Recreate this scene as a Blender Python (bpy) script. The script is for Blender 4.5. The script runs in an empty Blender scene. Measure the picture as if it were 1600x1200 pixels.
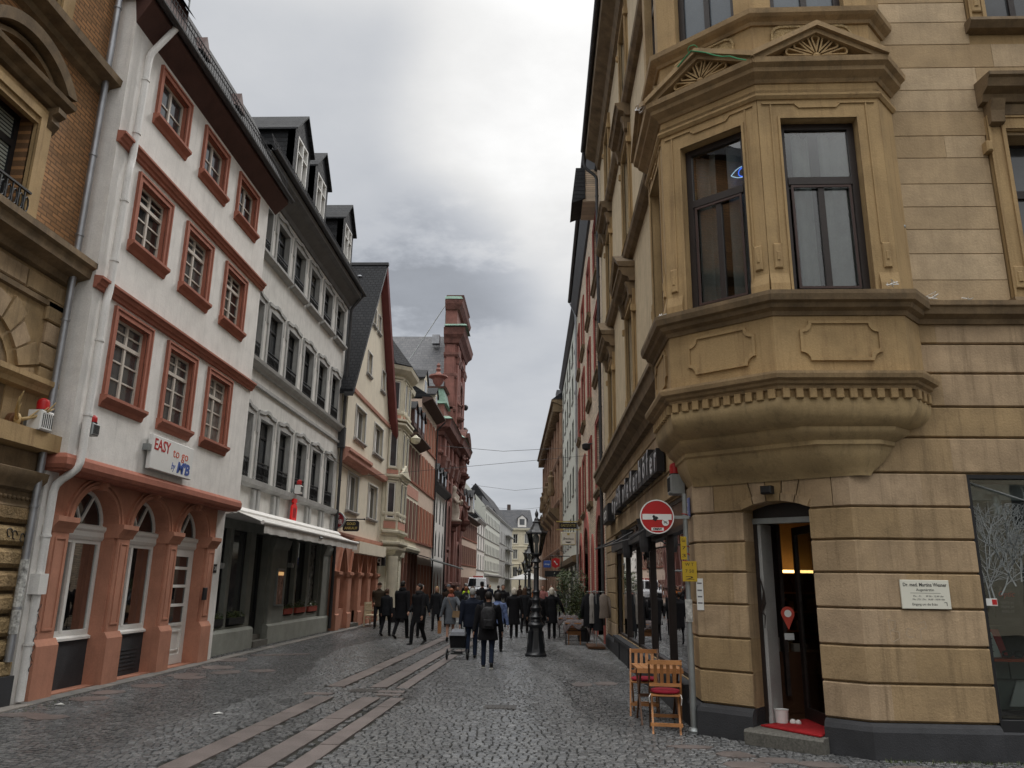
import bpy, math, random
from mathutils import Vector, Matrix
from mathutils.geometry import tessellate_polygon
random.seed(7)
PI = math.pi
SC = bpy.context.scene
COL = SC.collection
rnd = random.random
def ru(a, b): return a + (b - a) * random.random()

# ------------------------------------------------------------------ materials
MATS = {}
def mat(name, col, rough=.85, var=.14, scale=2.5, bump=.25, bscale=30., metal=0., col2=None, streak=0., streak_col=None,
        spec=.4, pattern=None, bdist=.01, grime=0.):
    if name in MATS: return MATS[name]
    m = bpy.data.materials.new(name); m.use_nodes = True
    nt = m.node_tree; N = nt.nodes; L = nt.links
    b = N['Principled BSDF']
    b.inputs['Roughness'].default_value = rough
    b.inputs['Metallic'].default_value = metal
    b.inputs['Specular IOR Level'].default_value = spec
    tc = N.new('ShaderNodeTexCoord')
    def mix(fac, a, c, mode='MIX'):
        n = N.new('ShaderNodeMix'); n.data_type = 'RGBA'; n.blend_type = mode
        for s, v in ((0, fac), (6, a), (7, c)):
            if hasattr(v, 'is_linked') or hasattr(v, 'links'): L.new(v, n.inputs[s])
            else: n.inputs[s].default_value = v if s == 0 else (*v, 1)
        return n.outputs[2]
    def noise(sc, det=5, vec=None, ro=.6):
        n = N.new('ShaderNodeTexNoise'); n.inputs['Scale'].default_value = sc; n.inputs['Detail'].default_value = det
        n.inputs['Roughness'].default_value = ro
        L.new(vec or tc.outputs['Object'], n.inputs['Vector']); return n.outputs[0]
    def rng(v, a, b_, c, d):
        n = N.new('ShaderNodeMapRange'); L.new(v, n.inputs[0])
        for i, x in enumerate((a, b_, c, d)): n.inputs[i + 1].default_value = x
        return n.outputs[0]
    base = col
    if col2:
        at = N.new('ShaderNodeAttribute'); at.attribute_name = 'tint'
        base = mix(at.outputs['Fac'], col, col2)
    n1 = noise(scale, 6)
    f = rng(n1, .3, .7, 1 - var, 1 + var)
    cm = N.new('ShaderNodeCombineColor'); [L.new(f, cm.inputs[i]) for i in range(3)]
    c = mix(1., base, cm.outputs[0], 'MULTIPLY')
    height = None
    if pattern:
        kind, axis, w, h, mcol, msize = pattern
        sp = N.new('ShaderNodeSeparateXYZ'); L.new(tc.outputs['Object'], sp.inputs[0])
        cb = N.new('ShaderNodeCombineXYZ')
        L.new(sp.outputs['XYZ'.index(axis[0])], cb.inputs[0]); L.new(sp.outputs['XYZ'.index(axis[1])], cb.inputs[1])
        br = N.new('ShaderNodeTexBrick'); L.new(cb.outputs[0], br.inputs['Vector'])
        br.inputs['Scale'].default_value = 1; br.inputs['Mortar Size'].default_value = msize
        br.inputs['Brick Width'].default_value = w; br.inputs['Row Height'].default_value = h
        br.inputs['Color1'].default_value = (.75, .75, .75, 1); br.inputs['Color2'].default_value = (1.15, 1.1, 1.05, 1)
        br.inputs['Mortar'].default_value = (1, 1, 1, 1)
        c = mix(1., c, br.outputs[0], 'MULTIPLY')
        c = mix(br.outputs['Fac'], c, mcol)
        height = br.outputs['Fac']
    if streak:
        mp = N.new('ShaderNodeMapping'); mp.inputs['Scale'].default_value = (9, 9, .5)
        L.new(tc.outputs['Object'], mp.inputs[0])
        s = rng(noise(1., 8, mp.outputs[0], .7), .5, .74, 0, streak)
        c = mix(s, c, streak_col or tuple(x * .35 for x in col))
    if grime:
        s = rng(noise(.9, 8, None, .75), .5, .78, 0, grime)
        c = mix(s, c, tuple(x * .3 for x in col))
    if bump and not metal:
        gr = N.new('ShaderNodeCombineColor'); gv = rng(noise(max(bscale, 45) * 1.1, 8, None, .75), .32, .68, .88, 1.12); [L.new(gv, gr.inputs[i]) for i in range(3)]
        c = mix(1., c, gr.outputs[0], 'MULTIPLY')
    L.new(c, b.inputs['Base Color'])
    if bump:
        bn = N.new('ShaderNodeBump'); bn.inputs['Strength'].default_value = bump; bn.inputs['Distance'].default_value = bdist
        hh = noise(bscale, 4)
        if height is not None:
            k = N.new('ShaderNodeMath'); k.operation = 'MULTIPLY_ADD'; L.new(height, k.inputs[0]); k.inputs[1].default_value = -1.5
            L.new(hh, k.inputs[2]); hh = k.outputs[0]
        L.new(hh, bn.inputs['Height']); L.new(bn.outputs[0], b.inputs['Normal'])
        if not metal:
            L.new(rng(hh if height is None else n1, .3, .7, rough - .06, min(1, rough + .06)), b.inputs['Roughness'])
    MATS[name] = m
    return m
def emit(name, col, s):
    m = bpy.data.materials.new(name); m.use_nodes = True
    b = m.node_tree.nodes['Principled BSDF']; b.inputs['Base Color'].default_value = (*col, 1)
    b.inputs['Emission Color'].default_value = (*col, 1); b.inputs['Emission Strength'].default_value = s
    MATS[name] = m; return m
def glass(name, tint=(.8, .85, .85), f0=1.5, rough=.0, gain=1.2):
    m = bpy.data.materials.new(name); m.use_nodes = True; nt = m.node_tree; N = nt.nodes; L = nt.links
    N.remove(N['Principled BSDF'])
    out = N['Material Output']; t = N.new('ShaderNodeBsdfTransparent'); g = N.new('ShaderNodeBsdfGlossy')
    t.inputs[0].default_value = (*tint, 1); g.inputs[0].default_value = (1, 1, 1, 1); g.inputs['Roughness'].default_value = rough
    fr = N.new('ShaderNodeFresnel'); fr.inputs[0].default_value = f0
    tc = N.new('ShaderNodeTexCoord'); no = N.new('ShaderNodeTexNoise'); no.inputs['Scale'].default_value = 1.3
    L.new(tc.outputs['Object'], no.inputs[0]); bp = N.new('ShaderNodeBump'); bp.inputs['Strength'].default_value = .12
    bp.inputs['Distance'].default_value = .02; L.new(no.outputs[0], bp.inputs['Height']); L.new(bp.outputs[0], g.inputs['Normal'])
    x = N.new('ShaderNodeMixShader'); k = N.new('ShaderNodeMath'); k.operation = 'MULTIPLY'; k.use_clamp = True; k.inputs[1].default_value = gain
    L.new(fr.outputs[0], k.inputs[0]); L.new(k.outputs[0], x.inputs[0]); L.new(t.outputs[0], x.inputs[1]); L.new(g.outputs[0], x.inputs[2])
    L.new(x.outputs[0], out.inputs[0]); MATS[name] = m; return m

M = {}
M['white'] = mat('white_plaster', (.74, .72, .69), var=.09, streak=.3, bump=.4, bscale=14, grime=.22)
M['whitepaint'] = mat('white_paint', (.72, .71, .68), rough=.5, var=.04, bump=.1)
M['cream_paint'] = mat('cream_paint', (.66, .60, .50), rough=.55, var=.05, bump=.1)
M['redstone'] = mat('red_painted_stone', (.36, .135, .09), var=.12, bump=.25, streak=.25, grime=.2)
M['redpier'] = mat('orange_red_painted_stone', (.44, .205, .135), var=.14, bump=.25, streak=.2, grime=.25)
M['redwood'] = mat('dark_red_wood', (.085, .042, .036), rough=.7, var=.2)
M['ochrestone'] = mat('ochre_sandstone', (.33, .23, .118), col2=(.42, .31, .205), var=.26, scale=1.9, bump=.6, bscale=38, streak=.65, streak_col=(.11, .075, .04), grime=.55)
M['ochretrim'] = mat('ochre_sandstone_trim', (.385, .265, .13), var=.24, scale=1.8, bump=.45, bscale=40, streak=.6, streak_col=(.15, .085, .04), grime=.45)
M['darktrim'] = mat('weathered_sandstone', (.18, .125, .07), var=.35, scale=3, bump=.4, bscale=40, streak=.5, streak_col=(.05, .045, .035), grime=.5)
M['rustic'] = mat('rustic_sandstone', (.36, .26, .13), col2=(.27, .18, .09), var=.3, scale=5, bump=1., bscale=18, bdist=.05, streak=.4, grime=.4)
M['basalt'] = mat('dark_basalt', (.035, .036, .04), rough=.75, var=.25, bump=.5, bscale=60)
M['granite'] = mat('grey_granite', (.13, .125, .11), rough=.8, var=.4, scale=40, bump=.4, bscale=80)
M['orangebrick'] = mat('orange_brick', (.37, .20, .09), var=.15, bump=.4, pattern=('b', 'YZ', .25, .075, (.16, .09, .045), .012), bdist=.02)
M['palebrick'] = mat('pale_brick', (.60, .50, .39), var=.12, bump=.4, pattern=('b', 'YZ', .28, .085, (.33, .26, .2), .01), bdist=.02)
M['greyplaster'] = mat('grey_white_plaster', (.62, .61, .58), var=.10, streak=.45, bump=.3, grime=.2)
M['greystone'] = mat('grey_limestone', (.37, .37, .36), var=.12, streak=.3, bump=.3, grime=.3)
M['shopgrey'] = mat('grey_green_stone', (.20, .21, .19), var=.15, bump=.2, grime=.2)
M['creamplaster'] = mat('cream_plaster', (.68, .62, .50), var=.06, streak=.2, bump=.2, grime=.12)
M['pinkpaint'] = mat('salmon_paint', (.50, .25, .19), var=.1, streak=.2)
M['ornate'] = mat('pale_ochre_stone', (.62, .58, .46), var=.1, streak=.3, bump=.3, grime=.2)
M['paleplaster'] = mat('pale_grey_green_plaster', (.60, .62, .56), var=.07, streak=.2)
M['pinkplaster'] = mat('pale_pink_plaster', (.60, .47, .38), var=.08, streak=.25)
M['beige'] = mat('beige_plaster', (.62, .56, .43), var=.08, streak=.2)
M['redsand'] = mat('red_sandstone', (.235, .105, .085), col2=(.18, .08, .065), var=.25, scale=1.2, bump=.5, bscale=12, streak=.45, streak_col=(.07, .03, .025), grime=.35)
M['orangeplaster'] = mat('orange_red_facade', (.38, .24, .165), var=.2, streak=.3, grime=.2)
M['shutter'] = mat('orange_red_shutter', (.37, .14, .085), rough=.6, var=.1)
M['brownshutter'] = mat('brown_red_shutter', (.20, .09, .065), rough=.6, var=.1)
M['copper'] = mat('green_copper', (.17, .27, .21), rough=.6, var=.3, streak=.5, streak_col=(.07, .12, .09))
M['slate'] = mat('slate_tiles', (.026, .028, .032), spec=.25, rough=.7, var=.35, scale=4, bump=.8, pattern=('b', 'YZ', .22, .16, (.012, .012, .014), .02), bdist=.03)
M['slatex'] = mat('slate_tiles_cross', (.026, .028, .032), spec=.2, rough=.8, var=.35, scale=4, bump=.8, pattern=('b', 'XZ', .22, .16, (.012, .012, .014), .02), bdist=.03)
M['greyslate'] = mat('grey_slate', (.10, .105, .115), rough=.6, var=.2, bump=.6, pattern=('b', 'XZ', .5, .35, (.07, .07, .08), .03), bdist=.03)
M['browntile'] = mat('brown_roof_tiles', (.09, .06, .05), rough=.7, var=.3, pattern=('b', 'XZ', .3, .3, (.02, .02, .02), .03))
M['zinc'] = mat('zinc_pipe', (.33, .34, .36), rough=.45, var=.2, metal=.7, bump=.1)
M['darkzinc'] = mat('dark_gutter_metal', (.055, .055, .058), rough=.5, var=.2, metal=.3)
M['whitepipe'] = mat('white_pipe', (.70, .69, .67), rough=.5, var=.08, streak=.3)
M['black'] = mat('black_metal', (.012, .013, .015), rough=.4, var=.2, bump=.1, spec=.5)
M['lampblack'] = mat('black_cast_iron', (.016, .018, .022), rough=.35, var=.3, bump=.2, bscale=50, spec=.6)
M['darkframe'] = mat('dark_brown_frame', (.022, .015, .013), rough=.45, var=.2)
M['brownframe'] = mat('brown_wood_frame', (.045, .022, .018), rough=.5, var=.2)
M['wood'] = mat('oiled_wood', (.42, .19, .07), rough=.5, var=.25, scale=6, bump=.2)
M['darkwood'] = mat('dark_wood', (.10, .045, .02), rough=.5, var=.25)
M['cushion'] = mat('crimson_fabric', (.25, .008, .025), rough=.9, var=.15)
M['redcarpet'] = mat('red_carpet', (.36, .01, .014), rough=1, var=.12, bump=.8, bscale=200)
M['steel'] = mat('galvanised_steel', (.30, .32, .32), rough=.5, var=.2, metal=.6, streak=.2)
M['red'] = mat('signal_red', (.42, .012, .014), rough=.4, var=.08, bump=0)
M['darkred'] = mat('dark_red_sign', (.19, .012, .02), rough=.4, var=.05, bump=0)
M['signwhite'] = mat('sign_white', (.72, .72, .70), rough=.45, var=.04, bump=0)
M['signcream'] = mat('enamel_cream', (.70, .69, .60), rough=.4, var=.04, bump=0)
M['yellow'] = mat('yellow_plate', (.48, .32, .02), rough=.5, var=.08, bump=0)
M['blue'] = mat('sign_blue', (.04, .09, .33), rough=.4, var=.05, bump=0)
M['paleblue'] = mat('faded_blue_enamel', (.20, .24, .50), rough=.4, var=.1, bump=0)
M['gold'] = mat('gold_lettering', (.45, .36, .10), rough=.4, var=.05, bump=0)
M['ink'] = mat('black_lettering', (.012, .012, .014), rough=.5, var=.05, bump=0)
M['orange'] = mat('orange_shelf', (.65, .10, .03), rough=.4, var=.05, bump=0)
M['awning'] = mat('awning_cloth', (.62, .61, .58), rough=.8, var=.07, streak=.3)
M['darkcloth'] = mat('dark_cloth', (.02, .02, .025), rough=.95)
M['curtain'] = mat('net_curtain', (.62, .62, .60), rough=.9, var=.15)
M['blind'] = mat('slatted_blind', (.35, .38, .33), rough=.7, var=.1)
M['soil'] = mat('potting_soil', (.03, .022, .015), rough=1)
M['terracotta'] = mat('red_plastic_planter', (.30, .05, .03), rough=.7)
M['orangepot'] = mat('terracotta_pot', (.35, .12, .06), rough=.8)
M['leaf'] = mat('leaf_green', (.05, .085, .03), rough=.45, var=.35, scale=8, col2=(.13, .15, .05), bump=0, spec=.6)
M['darkleaf'] = mat('conifer_green', (.018, .035, .015), rough=.7, var=.35, scale=8, bump=0)
M['bark'] = mat('bark', (.07, .05, .035), rough=.95, bump=.8)
M['bone'] = mat('antler_bone', (.45, .32, .15), rough=.6)
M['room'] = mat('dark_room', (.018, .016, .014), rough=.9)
M['warmroom'] = mat('warm_room_wall', (.26, .16, .08), rough=.9)
M['panedark'] = mat('window_glass_dark', (.010, .012, .014), rough=.05, var=.3, bump=.03, bscale=2, spec=.9)
M['panecurtain'] = mat('window_glass_curtained', (.15, .15, .14), rough=.1, var=.5, scale=5, bump=.03, bscale=2, spec=.9)
M['panegrey'] = mat('window_glass_grey', (.05, .055, .06), rough=.08, var=.3, bump=.03, bscale=2, spec=.9)
M['slab'] = mat('reddish_paving_stone', (.145, .122, .114), rough=.42, var=.22, col2=(.18, .150, .140), bump=.5, bscale=40, grime=.65)
M['cobble'] = mat('dark_cobblestone', (.074, .076, .078), rough=.30, var=.25, scale=9, col2=(.145, .146, .145), bump=.3, bscale=70, spec=.5, bdist=.006, grime=.5)
M['joint'] = mat('joint_dirt', (.028, .027, .022), rough=.9, var=.4, scale=4)
M['fur'] = mat('grey_fur_throw', (.12, .10, .10), rough=1, var=.4, scale=20, bump=1, bscale=60)
glass('clear_glass'); M['glass'] = MATS['clear_glass']
glass('lamp_glass', (.9, .92, .9), 1.3); M['lampglass'] = MATS['lamp_glass']
glass('oriel_glass', (.75, .78, .78), gain=1.4); M['orielglass'] = MATS['oriel_glass']
glass('shop_glass', (.7, .73, .73), gain=2.2); M['shopglass'] = MATS['shop_glass']
glass('weak_glass', (.7, .72, .72), 1.4, gain=.3); M['weakglass'] = MATS['weak_glass']
M['glow'] = emit('warm_lamp_light', (1., .62, .2), 4.5)
M['glowdim'] = emit('dim_warm_light', (1., .6, .25), .5)
M['neonblue'] = emit('blue_neon', (.05, .2, 1.), 1.5)
M['neonwhite'] = emit('white_neon', (.6, .85, 1.), 1.)

# ------------------------------------------------------------------ frames and mesh builder
class F:
    """vertical facade frame: u along it, z up, w outwards"""
    def __init__(s, o, d, n=None):
        s.o = Vector((o[0], o[1])); s.d = Vector((d[0], d[1])).normalized()
        s.n = Vector(n).normalized() if n else Vector((s.d.y, -s.d.x))
    def p(s, u, z, w=0): q = s.o + s.d * u + s.n * w; return Vector((q.x, q.y, z))
def FL(x): return F((x, 0), (0, 1), (1, 0))      # left row facade: u = world Y
def FR(x): return F((x, 0), (0, 1), (-1, 0))     # right row facade
def FX(y): return F((0, y), (1, 0), (0, -1))     # facade facing the camera: u = world X

BASE = {}
class MB:
    def __init__(s): s.v = []; s.f = []; s.t = []; s.tint = 0; s.k = []
    def add(s, pts, faces, t=None):
        b = len(s.v); s.k.append((b, len(s.f))); s.v += [Vector(p) for p in pts]; s.f += [tuple(b + i for i in f) for f in faces]
        s.t += [s.tint if t is None else t] * len(faces); return s
    def hexa(s, p): return s.add(p, [(0, 3, 2, 1), (4, 5, 6, 7), (0, 1, 5, 4), (1, 2, 6, 5), (2, 3, 7, 6), (3, 0, 4, 7)])
    def box(s, f, u0, u1, z0, z1, w0, w1):
        return s.hexa([f.p(u0, z0, w0), f.p(u1, z0, w0), f.p(u1, z0, w1), f.p(u0, z0, w1), f.p(u0, z1, w0), f.p(u1, z1, w0), f.p(u1, z1, w1), f.p(u0, z1, w1)])
    def cbox(s, f, u0, u1, z0, z1, w0, w1, c=.02):
        """box with chamfered front edges"""
        a = [f.p(u0, z0, w0), f.p(u1, z0, w0), f.p(u1, z1, w0), f.p(u0, z1, w0)]
        m = [f.p(u0, z0, w1 - c), f.p(u1, z0, w1 - c), f.p(u1, z1, w1 - c), f.p(u0, z1, w1 - c)]
        e = [f.p(u0 + c, z0 + c, w1), f.p(u1 - c, z0 + c, w1), f.p(u1 - c, z1 - c, w1), f.p(u0 + c, z1 - c, w1)]
        fs = [(8, 9, 10, 11)]
        for i in range(4):
            j = (i + 1) % 4; fs += [(i, j, 4 + j, 4 + i), (4 + i, 4 + j, 8 + j, 8 + i)]
        return s.add(a + m + e, fs)
    def bx(s, x0, x1, y0, y1, z0, z1):
        return s.hexa([(x0, y0, z0), (x1, y0, z0), (x1, y1, z0), (x0, y1, z0), (x0, y0, z1), (x1, y0, z1), (x1, y1, z1), (x0, y1, z1)])
    def plate(s, f, outer, holes=(), w0=-.3, w1=0., back=False, hole_w=None):
        loops = [list(outer)] + [list(h) for h in holes]
        tri = tessellate_polygon([[Vector((u, z, 0)) for u, z in l] for l in loops])
        flat = [q for l in loops for q in l]
        s.add([f.p(u, z, w1) for u, z in flat], tri)
        if back: s.add([f.p(u, z, w0) for u, z in flat], tri)
        for k, l in enumerate(loops):
            ww = w0 if (k == 0 or hole_w is None) else hole_w
            n = len(l); s.add([f.p(u, z, w1) for u, z in l] + [f.p(u, z, ww) for u, z in l], [(i, (i + 1) % n, n + (i + 1) % n, n + i) for i in range(n)])
        return s
    def band(s, f, outer, inner, w0, w1):
        """frame between two loops of the same number of points"""
        n = len(outer); P = [f.p(u, z, w) for l, w in ((outer, w0), (outer, w1), (inner, w1), (inner, w0)) for u, z in l]
        fs = []
        for k in range(4):
            for i in range(n):
                j = (i + 1) % n; a = k * n; b = ((k + 1) % 4) * n; fs.append((a + i, a + j, b + j, b + i))
        return s.add(P, fs)
    def frame(s, f, u0, u1, z0, z1, t, w0, w1, tb=None):
        tb = t if tb is None else tb
        return s.band(f, [(u0, z0), (u1, z0), (u1, z1), (u0, z1)], [(u0 + t, z0 + tb), (u1 - t, z0 + tb), (u1 - t, z1 - t), (u0 + t, z1 - t)], w0, w1)
    def sweep(s, path, prof, closed=False, cap=True):
        """profile [(offset outwards, z)] swept along an xy path; outwards is to the right of the path"""
        n = len(path); P = [Vector(p) for p in path]; nr = []
        for i in range(n):
            ds = []
            if i > 0 or closed: ds.append((P[i] - P[i - 1]).normalized())
            if i < n - 1 or closed: ds.append((P[(i + 1) % n] - P[i]).normalized())
            ns = [Vector((d.y, -d.x)) for d in ds]; a = sum(ns, Vector((0, 0))).normalized()
            nr.append(a / max(.3, a.dot(ns[0])))
        m = len(prof); V = []
        for i in range(n):
            for o, z in prof: q = P[i] + nr[i] * o; V.append((q.x, q.y, z))
        fs = []
        for i in range(n if closed else n - 1):
            j = (i + 1) % n
            for k in range(m - 1): fs.append((i * m + k, j * m + k, j * m + k + 1, i * m + k + 1))
            fs.append((i * m + m - 1, j * m + m - 1, j * m, i * m))
        if cap and not closed: fs += [tuple(range(m))[::-1], tuple((n - 1) * m + k for k in range(m))]
        return s.add(V, fs)
    def mould(s, f, u0, u1, prof):
        """straight moulding on a facade frame, profile [(w,z)]"""
        m = len(prof); V = [f.p(u, z, w) for u in (u0, u1) for w, z in prof]
        fs = [(k, (k + 1) % m, m + (k + 1) % m, m + k) for k in range(m)] + [tuple(range(m)), tuple(m + k for k in range(m))[::-1]]
        return s.add(V, fs)
    def tube(s, pts, r, n=8, rs=None, cap=True):
        pts = [Vector(p) for p in pts]; V = []; k = len(pts); prev = None
        for i, p in enumerate(pts):
            d = (pts[min(i + 1, k - 1)] - pts[max(i - 1, 0)]).normalized()
            a = prev if prev and abs(prev.dot(d)) < .95 else (Vector((0, 0, 1)) if abs(d.z) < .9 else Vector((1, 0, 0)))
            x = (a - d * a.dot(d)).normalized(); y = d.cross(x); prev = x
            R = rs[i] if rs else r
            rx, ry = R if isinstance(R, tuple) else (R, R)
            for j in range(n):
                t = 2 * PI * j / n; V.append(p + x * (rx * math.cos(t)) + y * (ry * math.sin(t)))
        fs = [(i * n + j, i * n + (j + 1) % n, (i + 1) * n + (j + 1) % n, (i + 1) * n + j) for i in range(k - 1) for j in range(n)]
        if cap: fs += [tuple(range(n))[::-1], tuple((k - 1) * n + j for j in range(n))]
        return s.add(V, fs)
    def lathe(s, c, prof, n=16, sx=1, sy=1, a0=0.):
        c = Vector(c); m = len(prof)
        V = [c + Vector((r * sx * math.cos(a0 + 2 * PI * j / n), r * sy * math.sin(a0 + 2 * PI * j / n), z)) for r, z in prof for j in range(n)]
        fs = [(i * n + j, i * n + (j + 1) % n, (i + 1) * n + (j + 1) % n, (i + 1) * n + j) for i in range(m - 1) for j in range(n)]
        fs += [tuple(range(n))[::-1], tuple((m - 1) * n + j for j in range(n))]
        return s.add(V, fs)
    def ball(s, c, rx, ry=None, rz=None, n=10, k=6):
        ry = ry or rx; rz = rz or rx
        return s.lathe(c, [(max(.001, math.sin(PI * i / k)) * rx, -math.cos(PI * i / k) * rz) for i in range(k + 1)], n, 1, ry / rx)
    def disc(s, f, u, z, r, w0, w1, n=24, ry=None):
        return s.plate(f, [(u + r * math.cos(2 * PI * i / n), z + (ry or r) * math.sin(2 * PI * i / n)) for i in range(n)], (), w0, w1, back=True)
    def build(s, name, m, parent=None, smooth=False, mod=None):
        me = bpy.data.meshes.new(name)
        b = BASE.get(parent.name, Vector((0, 0, 0))) if parent else Vector((0, 0, 0))
        me.from_pydata([tuple(v - b) for v in s.v], [], s.f)
        if any(s.t):
            a = me.attributes.new('tint', 'FLOAT', 'FACE'); a.data.foreach_set('value', s.t)
        me.materials.append(m)
        if smooth: me.polygons.foreach_set('use_smooth', [True] * len(me.polygons))
        me.update()
        o = bpy.data.objects.new(name, me); COL.objects.link(o)
        if parent: o.parent = parent; BASE[o.name] = b
        if smooth == 'auto':
            md = o.modifiers.new('edges', 'EDGE_SPLIT'); md.split_angle = math.radians(40)
        if mod: mod(o)
        return o
def _each(s, name, m, parent, **k):
    """every added piece becomes a part of its own"""
    for i, (v0, f0) in enumerate(s.k):
        v1, f1 = s.k[i + 1] if i + 1 < len(s.k) else (len(s.v), len(s.f))
        q = MB(); q.v = s.v[v0:v1]; q.f = [tuple(x - v0 for x in f) for f in s.f[f0:f1]]; q.t = s.t[f0:f1]; q.build(name, m, parent, **k)
MB.each = _each
def arc(u, z, r, a0, a1, n=12, ry=None): return [(u + r * math.cos(a0 + (a1 - a0) * i / n), z + (ry or r) * math.sin(a0 + (a1 - a0) * i / n)) for i in range(n + 1)]
def rect(u0, u1, z0, z1): return [(u0, z0), (u1, z0), (u1, z1), (u0, z1)]
def arch(u0, u1, z0, zs, n=12, rise=None):
    r = (u1 - u0) / 2; return [(u0, z0), (u1, z0)] + arc((u0 + u1) / 2, zs, r, 0, PI, n, rise or r)
def ogive(u0, u1, z0, zs, rise=1.3, n=6):
    w = u1 - u0; c = (u0 + u1) / 2; h = w / 2 * rise
    right = [(u1 - (w / 2) * (1 - math.cos(t * PI / 2)) ** .9, zs + h * math.sin(t * PI / 2)) for t in [i / n for i in range(n)]]
    pts = []
    for i in range(n + 1):
        t = i / n; pts.append((c + (w / 2) * (1 - t) ** .62, zs + h * t))
    return [(u0, z0), (u1, z0)] + pts + [(2 * c - u, z) for u, z in pts[:-1][::-1]]

def thing(name, label, cat, loc, group=None, kind=None):
    o = bpy.data.objects.new(name, None); COL.objects.link(o); o.location = loc; BASE[o.name] = Vector(loc)
    o['label'] = label; o['category'] = cat; o.empty_display_size = .2
    if group: o['group'] = group
    if kind: o['kind'] = kind
    return o
def setting(o): o['kind'] = 'structure'; return o
def dup(root, loc, label, rz=None):
    r = root.copy(); COL.objects.link(r); r.location = loc; r['label'] = label
    if rz is not None: r.rotation_euler = (0, 0, rz)
    for ch in list(root.children):
        c = ch.copy(); COL.objects.link(c); c.parent = r
        for g in list(ch.children):
            d = g.copy(); COL.objects.link(d); d.parent = c
    return r
_font = {}
def text(s, f, u, z, size, w, m, parent, name='lettering', italic=0., bold=0., width=None, align='CENTER', depth=.004, mirror=False):
    """flat lettering turned into a mesh on a facade frame; u, z = centre"""
    cu = bpy.data.curves.new('t', 'FONT'); cu.body = s; cu.size = size; cu.align_x = 'CENTER'; cu.align_y = 'CENTER'
    cu.shear = italic; cu.offset = bold; cu.extrude = depth; cu.resolution_u = 2
    ob = bpy.data.objects.new('t', cu); COL.objects.link(ob)
    dg = bpy.context.evaluated_depsgraph_get(); ev = ob.evaluated_get(dg); me = bpy.data.meshes.new_from_object(ev)
    bpy.data.objects.remove(ob); bpy.data.curves.remove(cu)
    if not me.vertices: return None
    xs = [v.co.x for v in me.vertices]; W = max(xs) - min(xs); sx = 1.
    if width: sx = width / W
    b = BASE.get(parent.name, Vector((0, 0, 0)))
    for v in me.vertices:
        x, y, zz = v.co; q = f.p(u + x * sx * (-1 if mirror else 1), z + y, w + zz); v.co = q - b
    me.name = name; me.materials.clear(); me.materials.append(m)
    o = bpy.data.objects.new(name, me); COL.objects.link(o); o.parent = parent; BASE[o.name] = b
    return o
# text reads left to right towards -Y on left row facades, seen from the street: handled by reversed frames
def FLr(x, y): return F((x, y), (0, 1), (1, 0))
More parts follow.
